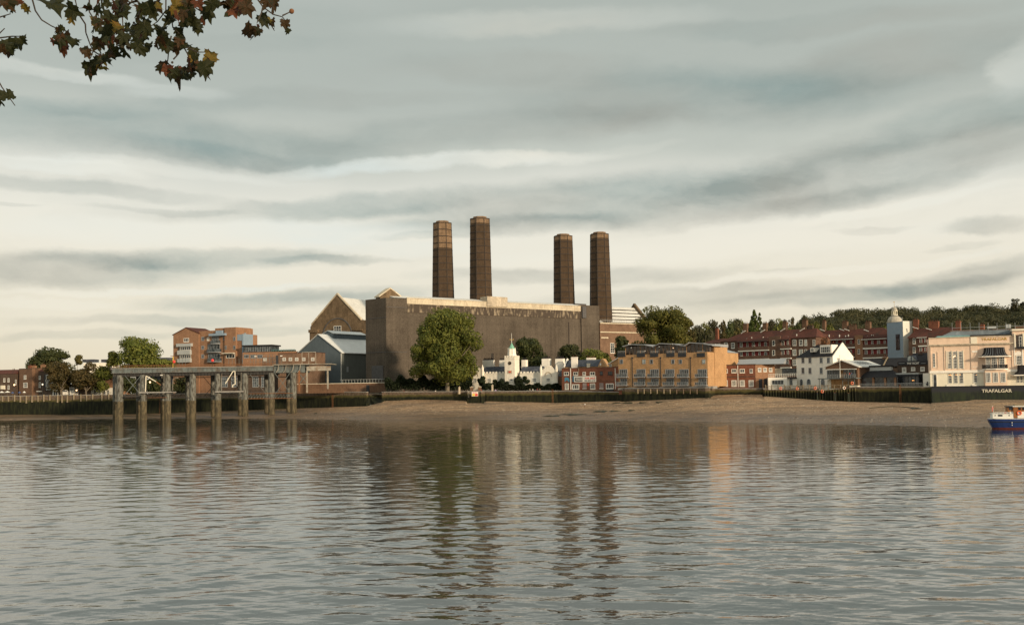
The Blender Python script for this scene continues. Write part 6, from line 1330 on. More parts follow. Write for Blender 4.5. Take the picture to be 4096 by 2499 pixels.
treeobj(310, 1419, 1465, 45, 520, 10, 900, .5, 'leaf_autumn', 'thin_tree', 'small sparse treetop right of the dome-shaped tree', lobes=9)
treeobj(548, 1346, 1470, 205, 470, 11, 7600, .55, 'leaf_plane', 'spreading_tree', 'spreading green tree above the left end of the jetty', lobes=24)
treeobj(455, 1404, 1470, 60, 472, 15, 1800, .5, 'leaf_plane', 'small_tree', 'small tree on the left shoulder of the spreading tree')
treeobj(620, 1432, 1475, 170, 474, 16, 4200, .5, 'leaf_plane', 'hedge_tree', 'low band of foliage between the spreading tree and orange flats', trunk=False)
for i, x in enumerate((520, 610, 730)): treeobj(x, 1505, 1578, 90, 450, 30+i, 2400, .45, 'leaf_dark', 'shrub', ('dark shrub behind the first bay of the jetty', 'dark shrub behind the second bay of the jetty', 'dark shrub behind the fourth bay of the jetty')[i], 'shrubs behind the jetty', 'shrub', trunk=False)
# hedges and clipped bushes
def bush(px, ytop, wpx, Y, seed, label, ybot=1562, mat='leaf_hedge', nl=3200, group='clipped bushes before the almshouse'):
    a = P(px, ytop, Y); b = P(px, ybot, Y); w = wpx/FPX*Y; h = a.z-b.z; r = np.random.default_rng(seed)
    me = crown('bush', w, h, seed, nl, .28, 9, flat=.2); d = r.normal(size=(nl, 3)); 
    o = bpy.data.objects.new('clipped_bush', me); me.materials.append(MATS[mat]); COL.objects.link(o); o.location = (b.x, b.y, b.z); BASE[o.name] = b; return tag(o, label, 'bush', group)
for i, (x, y, w_, l_) in enumerate(((1925, 1503, 48, 'tallest clipped bush, beside the left almshouse gable'), (1985, 1517, 36, 'round clipped bush left of the tower foot'), (2016, 1510, 52, 'broad clipped bush in front of the clock tower'), (2072, 1503, 44, 'domed bush just right of the clock tower'), (2106, 1503, 42, 'second domed bush right of the clock tower'), (2168, 1519, 44, 'low domed bush before the right almshouse gable'), (1955, 1530, 40, 'small bush at the almshouse gate'), (2215, 1528, 50, 'bush at the right end of the almshouse hedge'))):
    bush(x, y, w_, 396-i*.6, 50+i, l_)
def hedge(x0, x1, ytop, ybot, Y0, Y1, label, seed, nl=9000, leaf=.35, thick=2.5, mat='leaf_hedge'):
    r = np.random.default_rng(seed); f = r.random(nl); g_ = r.random(nl); v = []
    a0, b0, a1, b1 = P(x0, ytop, Y0), P(x0, ybot, Y0), P(x1, ytop, Y1), P(x1, ybot, Y1)
    x = a0.x+(a1.x-a0.x)*f; y = a0.y+(a1.y-a0.y)*f+r.random(nl)*thick; zt_ = a0.z+(a1.z-a0.z)*f; zb_ = b0.z+(b1.z-b0.z)*f
    bump = .75+.25*np.sin(f*37+seed)*np.sin(f*11); z = zb_+(zt_-zb_)*bump*np.sqrt(g_); p = np.stack([x, y, z], 1)
    t1 = r.normal(size=(nl, 3)); t1 /= np.linalg.norm(t1, axis=1)[:, None]; t2 = np.cross(t1, r.normal(size=(nl, 3))); t2 /= np.linalg.norm(t2, axis=1)[:, None]; s = leaf*(.5+r.random(nl))[:, None]
    off = np.array([b0.x, b0.y, b0.z]); v = np.stack([p-t1*s, p+t2*s*.6, p+t1*s, p-t2*s*.6], 1).reshape(-1, 3)-off
    me = bpy.data.meshes.new('hedge'); me.vertices.add(nl*4); me.vertices.foreach_set('co', v.ravel()); me.loops.add(nl*4); me.loops.foreach_set('vertex_index', np.arange(nl*4)); me.polygons.add(nl)
    me.polygons.foreach_set('loop_start', np.arange(nl)*4); me.polygons.foreach_set('loop_total', np.full(nl, 4)); me.update(); me.materials.append(MATS[mat])
    o = bpy.data.objects.new('hedge', me); COL.objects.link(o); o.location = b0; return tag(o, label, 'hedge')
hedge(1538, 1885, 1497, 1562, 402, 398, 'tall dark hedge along the wall under the round plane tree', 1, 15000, .4, 4)
hedge(1960, 2246, 1530, 1560, 394, 384, 'low dark hedge in front of the almshouse', 2, 9000, .3)
hedge(2300, 2480, 1440, 1475, 392, 386, 'band of greenery behind the slate-roofed house', 3, 3500, .4, 3, 'leaf_plane')
hedge(1970, 2250, 1470, 1480, 415, 410, 'strip of dark foliage behind the almshouse roof', 4, 1500, .35, 2)
# tree lines on the slope, each its own tree, from a few shared crowns
cr_m = [crown('crown', 14, 12, 200+i, 1500, .62, 14) for i in range(5)]
specs = [(2700, 1290, 90, 560), (2722, 1300, 70, 540), (2748, 1300, 80, 600), (2785, 1298, 60, 620), (2818, 1288, 60, 640), (2850, 1279, 56, 660), (2880, 1282, 64, 650), (2912, 1278, 52, 680), (2940, 1272, 60, 690), (2960, 1276, 44, 700), (2835, 1318, 90, 600), (2925, 1312, 90, 620),
         (3000, 1272, 44, 720), (3082, 1276, 50, 720), (3112, 1270, 46, 730), (3136, 1278, 40, 740), (3158, 1268, 40, 740), (3184, 1284, 34, 720), (3214, 1258, 46, 760), (3240, 1290, 50, 700), (3262, 1288, 50, 690), (3300, 1292, 60, 690), (3085, 1304, 80, 640), (3150, 1306, 80, 650), (3320, 1304, 60, 660), (3398, 1306, 50, 660), (3520, 1302, 50, 640)]
lbl = ['feathery tree beside the shoulder of the big green tree', 'low brown tree over the flats roof', 'bare-looking tree left of the estate chimney', 'small tree on the skyline left of the poplars', 'thin-topped skyline tree over the red stack', 'skyline tree with gaps, third left of the poplars', 'skyline tree, second left of the poplars', 'round skyline tree next left of the poplars', 'tall skyline tree close left of the poplars', 'narrow skyline tree touching the poplars', 'olive tree low behind the estate roof end', 'olive tree low behind the first estate chimney',
       'dark tree just left of the poplar pair', 'dark skyline tree just right of the poplar pair', 'skyline tree above the third estate chimney', 'small tree right of the third estate chimney', 'pale round tree between two estate chimneys', 'tiny tree in the dip of the skyline', 'dark round-topped tree above the fourth estate chimney', 'yellowish tree right of the fourth estate chimney', 'yellow-green tree left of the wooded hill foot', 'yellow-green tree above the second estate roof', 'low tree right of the second estate chimney', 'low tree left of the fourth estate chimney', 'low yellow tree behind the middle estate stack', 'low tree between the stacks of the second estate block', 'low yellow tree by the hip of the second estate block']
for i, (x, y, w_, Y) in enumerate(specs):
    a = P(x, y, Y); w = w_*1.25/FPX*Y; zg = hill(a.x, a.y); s = w/14.0; hh = max(6.0, min(a.z-zg, w*1.9)); t = thing('slope_tree', Vector((a.x, a.y, zg)), lbl[i], 'tree', 'trees on the slope behind the estate')
    me = cr_m[i % 5]; mt = ('leaf_wood', 'leaf_autumn', 'leaf_dark', 'leaf_wood', 'leaf_plane')[i % 5] if i < 19 else 'leaf_plane'
    if not me.materials: me.materials.append(MATS['leaf_wood'])
    o = bpy.data.objects.new('crown', me); COL.objects.link(o); o.parent = t; o.scale = (s, s, hh/12); o.location = (0, 0, a.z-zg-hh); o.rotation_euler = (0, 0, i*1.3); o.material_slots[0].link = 'OBJECT'; o.material_slots[0].material = MATS[mt]
    m = MB(); m.tube((0, 0, -.3), (0, 0, max(1.5, a.z-zg-hh*.4)), .35, .15); me2 = mesh_of(m, 'trunk'); me2.materials.append(MATS['bark_dark']); o2 = bpy.data.objects.new('trunk', me2); COL.objects.link(o2); o2.parent = t
treeobj(3016, 1238, 1345, 66, 620, 20, 5000, .42, 'leaf_poplar', 'poplar_tree', 'taller yellow-green poplar of the pointed pair', 'pair of pointed poplars', cone=1.0, lobes=60, zg=hill(150, 620))
treeobj(3038, 1250, 1345, 40, 622, 21, 3600, .38, 'leaf_poplar', 'poplar_tree', 'shorter thinner poplar of the pointed pair', 'pair of pointed poplars', cone=1.0, lobes=60, zg=hill(155, 620))
# the wooded hill reads as one mass
sil = [(3240, 1262), (3270, 1252), (3300, 1245), (3335, 1240), (3365, 1230), (3385, 1226), (3410, 1224), (3440, 1222), (3470, 1238), (3500, 1232), (3530, 1222), (3560, 1221), (3600, 1226), (3640, 1228), (3665, 1222), (3700, 1232), (3730, 1228), (3770, 1222), (3800, 1222), (3830, 1220), (3870, 1218), (3905, 1217), (3950, 1212), (3990, 1218), (4020, 1226), (4060, 1212), (4100, 1208), (4200, 1210), (4320, 1215), (4450, 1220)]
rr_ = random.Random(9); vs = []
cw = [crown('c', 24, 17, 300+i, 3600, .62, 20) for i in range(4)]; cwv = []
for c in cw: a_ = np.empty(len(c.vertices)*3); c.vertices.foreach_get('co', a_); cwv.append(a_.reshape(-1, 3)); bpy.data.meshes.remove(c)
allv = []
for row in range(6):
    x = 3235+row*10
    while x < 4450:
        yt = interp(sil, x)+row*17+rr_.uniform(-4, 7)+(3240-x < 0)*0; Y = 960-row*62+rr_.uniform(-15, 15); a = P(x, yt, Y); s = rr_.uniform(.85, 1.35)*(Y/900)
        v = cwv[rr_.randrange(4)].copy(); an = rr_.uniform(0, 6.28); ca, sa = math.cos(an), math.sin(an); v = v*np.array([s, s, s*rr_.uniform(.9, 1.2)]); v = np.stack([v[:, 0]*ca-v[:, 1]*sa, v[:, 0]*sa+v[:, 1]*ca, v[:, 2]], 1)
        v += np.array([a.x, a.y, a.z-v[:, 2].max()]); allv.append(v); x += rr_.uniform(34, 66)
V = np.concatenate(allv); nq = len(V)//4
me = bpy.data.meshes.new('hillside_wood'); me.vertices.add(len(V)); me.vertices.foreach_set('co', V.ravel()); me.loops.add(nq*4); me.loops.foreach_set('vertex_index', np.arange(nq*4)); me.polygons.add(nq); me.polygons.foreach_set('loop_start', np.arange(nq)*4); me.polygons.foreach_set('loop_total', np.full(nq, 4)); me.update(); me.materials.append(MATS['leaf_wood'])
o = bpy.data.objects.new('hillside_wood', me); COL.objects.link(o); tag(o, 'dark autumn wood covering the hill along the right skyline', 'wood', kind='stuff')
for i, (x, y, w_) in enumerate(((4058, 1195, 50), (4100, 1202, 46))):
    treeobj(x, y, 1245, w_, 900, 60+i, 900, .6, 'leaf_wood', 'hilltop_tree', ('tall thin tree standing out of the wood near the right edge', 'thin tree standing out of the wood at the very right edge')[i], 'hilltop trees', zg=55, lobes=8)

# ================================================================== OVERHANGING PLANE BRANCH (near bank)
Z2S = 1200/2464.0
leaves = [(35, 20, 40), (95, 80, 35), (150, 15, 50), (210, 60, 45), (225, 80, 35), (430, 40, 115), (600, 90, 85), (585, 150, 55), (730, 60, 40), (800, 50, 75), (800, 180, 40), (780, 235, 55), (880, 20, 60), (900, 150, 90), (870, 265, 70), (885, 325, 45), (960, 60, 80), (1020, 30, 85), (1010, 110, 75), (1080, 35, 70), (1150, 60, 65), (1150, 125, 60), (1230, 60, 75), (1250, 115, 60), (1300, 40, 75), (960, 235, 65), (1010, 305, 60), (1060, 235, 60), (1120, 235, 70), (1185, 220, 85), (1170, 295, 60), (1125, 315, 50), (1130, 385, 75), (1170, 412, 50), (1225, 380, 50), (1020, 405, 75), (1060, 385, 38), (915, 440, 50), (820, 392, 50), (715, 437, 45), (730, 565, 85), (795, 510, 60), (775, 540, 38), (865, 495, 28), (1295, 365, 40), (1310, 245, 60), (1335, 300, 65), (1375, 340, 55), (1390, 170, 60), (1400, 100, 65), (1440, 50, 85), (1455, 145, 65), (1500, 30, 75), (1505, 115, 60), (1560, 60, 65), (1560, 150, 60), (1605, 180, 50), (1630, 35, 65), (1670, 150, 60), (1705, 105, 80), (1745, 30, 75), (1490, 275, 65), (1480, 355, 65), (1458, 410, 45), (1600, 235, 32), (1608, 465, 40), (1350, 540, 55), (1380, 605, 75), (1430, 580, 60), (1490, 660, 85), (1505, 600, 55), (1560, 520, 60), (1595, 565, 55), (1675, 560, 85), (1700, 595, 60), (1725, 490, 65), (1690, 530, 50), (1580, 612, 35), (1930, 85, 110), (1950, 20, 95), (2025, 60, 80), (1865, 15, 50), (2200, 10, 75), (2255, 25, 60), (2160, 165, 70), (2045, 250, 65), (2115, 245, 60), (2222, 215, 45), (2340, 195, 50), (2365, 255, 32), (495, 335, 70), (550, 315, 65), (440, 345, 40), (480, 245, 32), (160, 345, 78), (50, 375, 60), (70, 425, 50), (15, 400, 50), (20, 795, 60), (78, 785, 55)]
twigs = [[(250, -60), (290, 90), (345, 165), (420, 215), (480, 240), (500, 290)], [(640, 110), (700, 200), (705, 270), (740, 370), (765, 420), (740, 490)], [(600, -80), (640, 110)], [(735, -80), (735, 100), (780, 180), (830, 220), (960, 270), (1100, 285)], [(1090, -80), (1180, 130), (1200, 190)], [(1360, -90), (1360, 90), (1290, 180), (1240, 215)], [(1400, 80), (1420, 230), (1520, 320)], [(1410, 300), (1390, 380), (1380, 500), (1340, 530)], [(1380, 520), (1430, 575), (1560, 580)], [(1510, 380), (1620, 430), (1700, 430)], [(1510, 385), (1550, 470)], [(1420, 490), (1470, 440), (1450, 330)], [(2060, -80), (2160, 60), (2240, 120), (2320, 140), (2350, 180)], [(2160, 60), (2150, 110), (2110, 190)], [(2320, 130), (2395, 95)], [(850, 322), (800, 352)], [(-60, 330), (40, 235)], [(-60, 320), (100, 300), (160, 300)], [(-50, 600), (20, 720), (125, 868)], [(-60, 160), (90, 115)], [(30, -60), (90, 60)], [(880, 360), (940, 390), (1080, 330)], [(765, 420), (860, 480)], [(1360, 90), (1400, 80), (1480, 60), (1600, 60)], [(1600, -60), (1600, 60), (1680, 120)], [(1900, -80), (1940, 60)], [(960, -80), (1000, 60), (1010, 200), (1020, 360)], [(-60, 380), (60, 400)]]
rl = random.Random(3)
bp_ = thing('plane_tree', Vector((-8.5, -3, 8.35)), 'overhanging plane branches with dark browning leaves at the top left', 'tree')
def lp(x, y, d): q_ = ray(x*Z2S, y*Z2S); return Vector((0, 0, H))+q_*(d/q_.y)
m = MB(); tops = []
for tw in twigs:
    d0 = rl.uniform(6.3, 7.1); pts = [lp(x+rl.uniform(-4, 4), y, d0+i*rl.uniform(-.06, .06)) for i, (x, y) in enumerate(tw)]; m = MB(); m.path(pts, .006, .003, 5); part('twig', m, 'bark_dark', bp_)
    if tw[0][1] < -40 or tw[0][0] < -40: tops.append(pts[0])
m = MB(); lim = [Vector((-8.5, -3, 13)), Vector((-6.5, 1.5, 15.2)), Vector((-4.6, 5.2, 15.0)), Vector((-2.6, 6.8, 14.2)), Vector((-.5, 7.2, 13.9))]; m.path(lim, .22, .04, 8); m.path([lim[2], Vector((-5.2, 6.2, 12.5)), Vector((-5.2, 6.2, 11.5))], .06, .02, 6)
for tp in tops:
    j = min(lim[1:], key=lambda v: (v-tp).length) if tp.z > 12.5 else Vector((-5.2, 6.2, tp.z+.3)); m.path([j, j.lerp(tp, .5)+Vector((0, 0, .12)), tp], .012, .006, 5)
part('limb', m, 'bark', bp_)
m = MB(); m.path([Vector((-8.5, -3, 8.2)), Vector((-8.4, -3, 11)), Vector((-8.5, -3, 13.2)), Vector((-8.8, -3.4, 17))], .42, .25, 12); part('trunk', m, 'bark', bp_)
def _leafmat(name, c1, c2):
    def bld(t, b, o):
        n = tnoise(t, 22, 4, coord='O'); c = tmix(t, trange(t, n, .42, .60), c1, c2); t.links.new(c, b.inputs['Base Color']); b.inputs['Roughness'].default_value = .6; b.inputs['Specular IOR Level'].default_value = .2
        tr = tn(t, 'ShaderNodeBsdfTranslucent'); t.links.new(c, tr.inputs[0]); mx = tn(t, 'ShaderNodeMixShader'); mx.inputs[0].default_value = .35; t.links.new(b.outputs[0], mx.inputs[1]); t.links.new(tr.outputs[0], mx.inputs[2]); t.links.new(mx.outputs[0], o.inputs[0])
    material(name, bld)
_leafmat('near_green', (.013, .018, .006), (.036, .036, .009)); _leafmat('near_brown', (.055, .018, .008), (.13, .042, .014)); _leafmat('near_mixed', (.020, .020, .006), (.070, .030, .010)); _leafmat('near_yellow', (.10, .085, .012), (.16, .09, .015))
half = [(0, 0), (.12, .0), (.24, -.10), (.34, .02), (.56, .06), (.46, .18), (.52, .33), (.40, .35), (.34, .40), (.42, .54), (.42, .75), (.28, .69), (.17, .70), (.10, .86), (0, 1.05)]
LM = []
for s in range(7):
    r_ = random.Random(40+s); v = []; curl = r_.uniform(.1, .55); fold = r_.uniform(.1, .5)
    R = [(x*r_.uniform(.85, 1.15), y*r_.uniform(.95, 1.05)) for x, y in half]; Lf = [(-x*r_.uniform(.85, 1.15), y*r_.uniform(.95, 1.05)) for x, y in half]
    R[0] = Lf[0] = (0, 0); R[-1] = Lf[-1] = (0, 1.05); mid = [(0, .0), (0, .25), (0, .5), (0, .75), (0, 1.0)]
    def zf(x, y): return abs(x)*fold-curl*(y-.4)**2+.05*math.sin(9*x+7*y)
    for side in (R, Lf):
        k = len(v); v += [(x, y, zf(x, y)) for x, y in side]
    f = []; n_ = len(half); c = len(v); v.append((0, .35, zf(0, .35)))
    for k in (0, n_):
        for i in range(n_-1): f.append((c, k+i, k+i+1))
    me = bpy.data.meshes.new('leaf'); me.from_pydata([(x, y-.35, z) for x, y, z in v], [], f); me.materials.append(MATS['near_green']); LM.append(me)
for i, (x, y, s) in enumerate(leaves[:100]):
    d = rl.uniform(6.2, 7.2); c = lp(x, y, d); size = s*1.9*Z2S/FPX*d; o = bpy.data.objects.new('leaf', rl.choice(LM)); COL.objects.link(o); o.parent = bp_
    o.location = c-Vector((-8.5, -3, 8.35)); an = rl.gauss(math.pi, .55)
    o.rotation_mode = 'XYZ'; Rm = Matrix.Rotation(rl.gauss(0, .75), 3, 'Z') @ Matrix.Rotation(rl.gauss(math.pi/2, .38), 3, 'X') @ Matrix.Rotation(an, 3, 'Z')
    o.rotation_euler = Rm.to_euler(); o.scale = (size*rl.uniform(.8, 1.05),)*1+(size, size) ; o.material_slots[0].link = 'OBJECT'
    k = rl.random(); o.material_slots[0].material = MATS['near_green' if k < .52 else ('near_mixed' if k < .78 else ('near_brown' if k < .91 else 'near_yellow'))]
m = MB(); dl = [q_ for q_ in leaves if 700 < q_[0] < 1800 or q_[0] > 1850 or q_[0] < 620]
for i in range(110):
    x, y, s_ = rl.choice(dl); x += rl.gauss(0, 26); y += rl.gauss(0, 24); d = rl.uniform(6.3, 7.4); c = lp(x, y, d); size = rl.uniform(38, 78)*1.8*Z2S/FPX*d; lm = rl.choice(LM)
    Rm = Matrix.Rotation(rl.gauss(0, .9), 3, 'Z') @ Matrix.Rotation(rl.gauss(math.pi/2, .45), 3, 'X') @ Matrix.Rotation(rl.gauss(math.pi, .6), 3, 'Z'); k_ = len(m.v)
    m.v += [tuple(c+Rm @ (v.co*size)) for v in lm.vertices]; m.f += [tuple(k_+j for j in p.vertices) for p in lm.polygons]
off = BASE[bp_.name]; me = bpy.data.meshes.new('foliage'); me.from_pydata([tuple(Vector(v)-off) for v in m.v], [], m.f)
for nm in ('near_green', 'near_mixed', 'near_brown', 'near_yellow'): me.materials.append(MATS[nm])
nf = len(LM[0].polygons)
for p in me.polygons: p.material_index = (0, 1, 0, 2, 1, 0, 3)[(p.index//nf) % 7]
o = bpy.data.objects.new('foliage', me); COL.objects.link(o); o.parent = bp_; o['kind'] = 'stuff'
c = lp(2395, 95, 6.7); m = MB(); m.ball(c, .018, .018, .018, 8, 6); part('seed_ball', m, 'rust', bp_)
for x, y in ((35, 140), (1100, 190), (1415, 515)): c = lp(x, y, 6.7); m = MB(); m.ball(c, .009, .009, .009, 6, 5); part('bud', m, 'bark_dark', bp_)

# ================================================================== BOAT AND BUOY
WB_ = Vector((0, 0, 0)); pb = ray(3960, 1716); kk = -H/pb.z; B0 = Vector((pb.x*kk, pb.y*kk, 0)); FBt = Face(0, 0, pts=(Vector((B0.x, B0.y)), Vector((B0.x+14.5, B0.y-4.5))))
bt = thing('motor_barge', Vector((B0.x, B0.y, 0)), 'moored blue and white motor barge cut off by the right edge', 'boat')
def hull_sec(u, zlo, zhi, w0, w1): return [FBt.p(u, w0*.5, zlo), FBt.p(u, w1*.5, zhi), FBt.p(u, -3.6+(-w1*.5+1.8)+1.8-1.8, zhi), FBt.p(u, -1.8, zlo)]
def hull(z0, z1, inset0, inset1, name, mat, rake0, rake1):
    m = MB(); st = [0, .03, .08, .16, .3, .5, .7, .86, .95, 1.0]; wd = [.45, .62, .78, .92, 1, 1, .97, .8, .5, .08]; Lh = FBt.L; Bm = 2.1; top = []; bot = []
    for s, w in zip(st, wd):
        top.append((rake1+s*(Lh-rake1*1.2), w*(Bm-inset1))); bot.append((rake0+s*(Lh-rake0*2), w*(Bm-inset0)))
    a = [FBt.p(u, -Bm+w, z0) for u, w in bot]+[FBt.p(u, -Bm-w, z0) for u, w in reversed(bot)]; b = [FBt.p(u, -Bm+w, z1) for u, w in top]+[FBt.p(u, -Bm-w, z1) for u, w in reversed(top)]
    m.prism(a, b); return part(name, m, mat, bt)
hull(-.5, .32, .5, .30, 'keel_band', 'hull_red', .95, .70); hull(.32, 1.45, .30, .06, 'hull', 'hull_blue', .70, .12); hull(1.453, 1.62, 0, 0, 'rubbing_strake', 'black_paint', .08, .06); hull(1.623, 2.1, .0, .02, 'topside', 'hull_blue', .06, 0); hull(2.103, 2.2, .02, .02, 'gunwale', 'boat_white', 0, 0)
pbx = lambda m, x0, y0, x1, y1, n0, n1: FBt.box(m, *[FBt.r(x0, y0, x1, y1, -.4)[i] for i in (0, 1)], *[FBt.r(x0, y0, x1, y1, -.4)[i] for i in (2, 3)], n0, n1)
m = MB(); pbx(m, 3971, 1655, 4054, 1673, -3.8, -.4); cb_ = part('aft_cabin', m, 'boat_white', bt)
m = MB(); pbx(m, 3968, 1653.5, 4054, 1655, -3.9, -.3); pbx(m, 4040, 1645, 4054, 1653, -3.6, -.6); part('cabin_top', m, 'boat_white', bt)
m = MB(); pbx(m, 3992, 1657.5, 4010, 1664.5, -.399, -.37); part('window', m, 'glass_dark', bt)
for x in (3981, 4037): m = MB(); pc = FBt.p(FBt.uz(x, 1661, -.4)[0], -.38, FBt.uz(x, 1661, -.4)[1]); m.ball(pc, .13, .06, .13); part('porthole', m, 'glass_dark', bt)
m = MB(); pbx(m, 4054, 1628, 4070, 1670, -3.7, -.35); part('cabin_door', m, 'varnish', bt); m = MB(); pbx(m, 4032, 1629, 4130, 1647, -3.5, -.6); part('wheelhouse', m, 'varnish', bt); m = MB(); pbx(m, 4070, 1645, 4300, 1671, -3.7, -.4); part('fore_cabin', m, 'boat_white', bt)
for x0, x1 in ((4036, 4050), (4074, 4084), (4090, 4100), (4104, 4114)): m = MB(); pbx(m, x0, 1628, x1, 1639, -.599, -.56); part('window', m, 'glass_dark', bt)
m = MB(); pbx(m, 4028, 1624, 4050, 1628, -3.8, -.3); part('wheelhouse_roof', m, 'black_paint', bt); m = MB(); pbx(m, 4050.3, 1623, 4140, 1626, -3.8, -.2); part('wheelhouse_roof', m, 'boat_white', bt)
m = MB(); pbx(m, 4060, 1618, 4095, 1623, -3, -.8); part('dinghy', m, 'timber_pale', bt)
m = MB(); pbx(m, 4018, 1649, 4030, 1651.5, -1.4, -.8); part('deck_cushion', m, 'sign_red', bt)
m = MB(); pa = [FBt.p(FBt.uz(x, 1648, -.4)[0], -.5, gz(FBt, 4000, 1648.5, -.4)) for x in (3978, 4040)]; m.tube(pa[0], pa[1], .04)
for i in range(6): p_ = pa[0].lerp(pa[1], i/5); m.tube(p_, p_-Vector((0, 0, .35)), .035)
part('handrail', m, 'boat_white', bt)
m = MB(); pc = FBt.p(FBt.uz(4077, 1651, -.3)[0], -.28, gz(FBt, 4077, 1651, -.3)); m.torus(pc, .38, .11, (FBt.n.x, FBt.n.y, 0)); part('lifebuoy', m, 'orange_ring', bt)
m = MB(); p0 = FBt.p(FBt.uz(3974, 1655, -1)[0], -1, gz(FBt, 3974, 1655, -1)); p1 = FBt.p(FBt.uz(3970, 1622, -1)[0], -1, gz(FBt, 3970, 1622, -1)); m.tube(p0, p1, .035); fs = part('flagstaff', m, 'boat_white', bt)
m = MB(); e = Vector((FBt.a.x, FBt.a.y, 0)); fl = [p1, p1-Vector((0, 0, .35))+e*.18, p1-Vector((0, 0, 1.1))+e*.05, p1-Vector((0, 0, 1.25))-e*.12, p1-Vector((0, 0, .5))-e*.12]; m.prism(fl, [v+Vector((0, .03, 0)) for v in fl]); part('ensign', m, 'sign_red', fs)
m = MB()
for i in range(5): p_ = FBt.p(FBt.uz(3964, 1672, -1)[0]-.1+i*.22, -1.2, 2.2); m.tube(p_, p_+Vector((0, 0, .5)), .03)
part('stern_rail', m, 'boat_white', bt)
for i in range(2): m = MB(); p_ = FBt.p(4.2+.0*i, -.02, .75+i*.5); m.box(p_.x-.05, p_.x+.05, p_.y-.12, p_.y-.04, p_.z, p_.z+.22); part('draught_mark', m, 'boat_white', bt)
c = ray(3941, 1667); kk = -H/c.z*.985; c = Vector((c.x*kk, c.y*kk, .35)); t = thing('mooring_buoy', Vector((c.x, c.y, 0)), 'small white mooring buoy floating left of the barge', 'buoy'); m = MB(); m.ball((c.x, c.y, .3), .32, .32, .34, 12, 8); part('float', m, 'boat_white', t, smooth=True); m = MB(); m.torus((c.x, c.y, .68), .09, .025, (0, 1, 0)); part('ring', m, 'steel_dark', t)

# ================================================================== LIFE RINGS, LAMPS, SIGNS
for i, (x, y, Y, mt, l_) in enumerate(((3123, 1553, 332, 'orange_ring', 'orange life ring on the terrace rail below the white annexe'), (3189, 1554, 329.3, 'orange_ring', 'faded orange life ring at the left corner of the white house'), (3261, 1552, 326, 'orange_ring', 'orange life ring below the right part of the white house'), (3289, 1565, 322, 'orange_ring', 'bright orange life ring low on the dark piled wall'), (3377, 1551, 317.0, 'white_paint', 'pale pink life ring on the rowing club terrace edge'), (3409, 1532, 317.5, 'orange_ring', 'orange life ring under the rowing club balcony'))):
    c = P(x, y, Y-1.2); t = thing('life_ring', c, l_, 'life ring', 'life rings along the river wall'); m = MB(); m.torus(c, .40, .11, (0.1, -1, 0)); part('ring', m, mt, t, smooth=True); m = MB()
    for k_ in range(4): a0 = k_*math.pi/2+.6; m.ball((c.x+.40*math.cos(a0), c.y, c.z+.40*math.sin(a0)), .13, .13, .13, 6, 5)
    part('band', m, 'white_frame' if mt != 'white_paint' else 'orange_ring', t)
for i, (x, y, Y, lit, l_) in enumerate(((57, 1539, 476, True, 'lit promenade lamp in front of the plain brown house'), (170, 1537, 476, False, 'pale globe lamp left of the pub bay window'), (286, 1532, 476, False, 'pale globe lamp above the white van'), (600, 1528, 440, True, 'glowing globe lamp seen through the jetty'), (306, 1560, 474, True, 'red-glowing lamp under the browning trees'), (2220, 1503, 391, False, 'black lantern on a post at the right gable of the almshouse'))):
    c = P(x, y, Y); t = thing('street_lamp', Vector((c.x, c.y, G0)), l_, 'street lamp', 'street lamps on the far bank'); m = MB(); m.tube((c.x, c.y, G0-.2), (c.x, c.y, c.z-.2), .10, .06, 8); m.frus((c.x, c.y), .2, .12, G0-.2, G0+.8, 8); part('post', m, 'dark_frame', t); m = MB(); m.ball(c, .38, .38, .42, 10, 7); part('globe', m, 'lamp_glow' if lit else ('lamp_white' if i != 5 else 'dark_frame'), t, smooth=True)
F = Face(1885, 386, 1916, 385.5); t = thing('warning_sign', P(1900, 1583, 386), 'white warning sign with yellow and red panels on the river wall', 'sign'); m = MB(); F.pbox(m, 1888, 1566, 1913, 1584, .3, .4); part('board', m, 'white_frame', t); m = MB(); F.pbox(m, 1890, 1574, 1900, 1583, .402, .43); part('panel', m, 'sign_yellow', t); m = MB(); F.pbox(m, 1901, 1574, 1912, 1583, .402, .43); part('panel', m, 'sign_red', t)
m = MB(); F.pbox(m, 1890, 1568, 1911, 1569.6, .402, .43); F.pbox(m, 1892, 1571, 1908, 1572, .402, .43); part('lettering', m, 'sign_red', t)
t = thing('wall_ladder', P(1874, 1590, 388), 'thin iron ladder down the river wall beside the warning sign', 'ladder'); F = Face(1868, 388, 1880, 388); m = MB()
for x in (1872, 1876): F.pbox(m, x, 1562, x+.9, 1590, .5, .6)
for k_ in range(7): F.pbox(m, 1872, 1565+k_*3.6, 1877, 1566+k_*3.6, .5, .58)
part('rails', m, 'steel_light', t)
for i, (x, y0) in enumerate(((1887, 1547), (1919, 1546), (1838, 1548), (1970, 1540))):
    c = P(x, 1565, 392-i*.2); t = thing('gate_pier', Vector((c.x, c.y, G0-.3)), ('brick gate pier left of the steps by the warning sign', 'brick gate pier right of the steps by the warning sign', 'stone pier on the wall just right of the plane tree trunk', 'pale gate pier beside the small almshouse bush')[i], 'gate pier', 'gate piers behind the river wall'); w_ = .62 if i < 2 else .35; zt_ = zt(x, y0, 392); m = MB(); m.box(c.x-w_, c.x+w_, c.y-w_, c.y+w_, G0-.3, zt_-.25); part('pier', m, 'brown_brick' if i < 2 else 'stain_conc', t); m = MB(); m.box(c.x-w_-.1, c.x+w_+.1, c.y-w_-.1, c.y+w_+.1, zt_-.247, zt_); m.ball((c.x, c.y, zt_+.15), .2, .2, .2); part('cap', m, 'stain_conc', t)
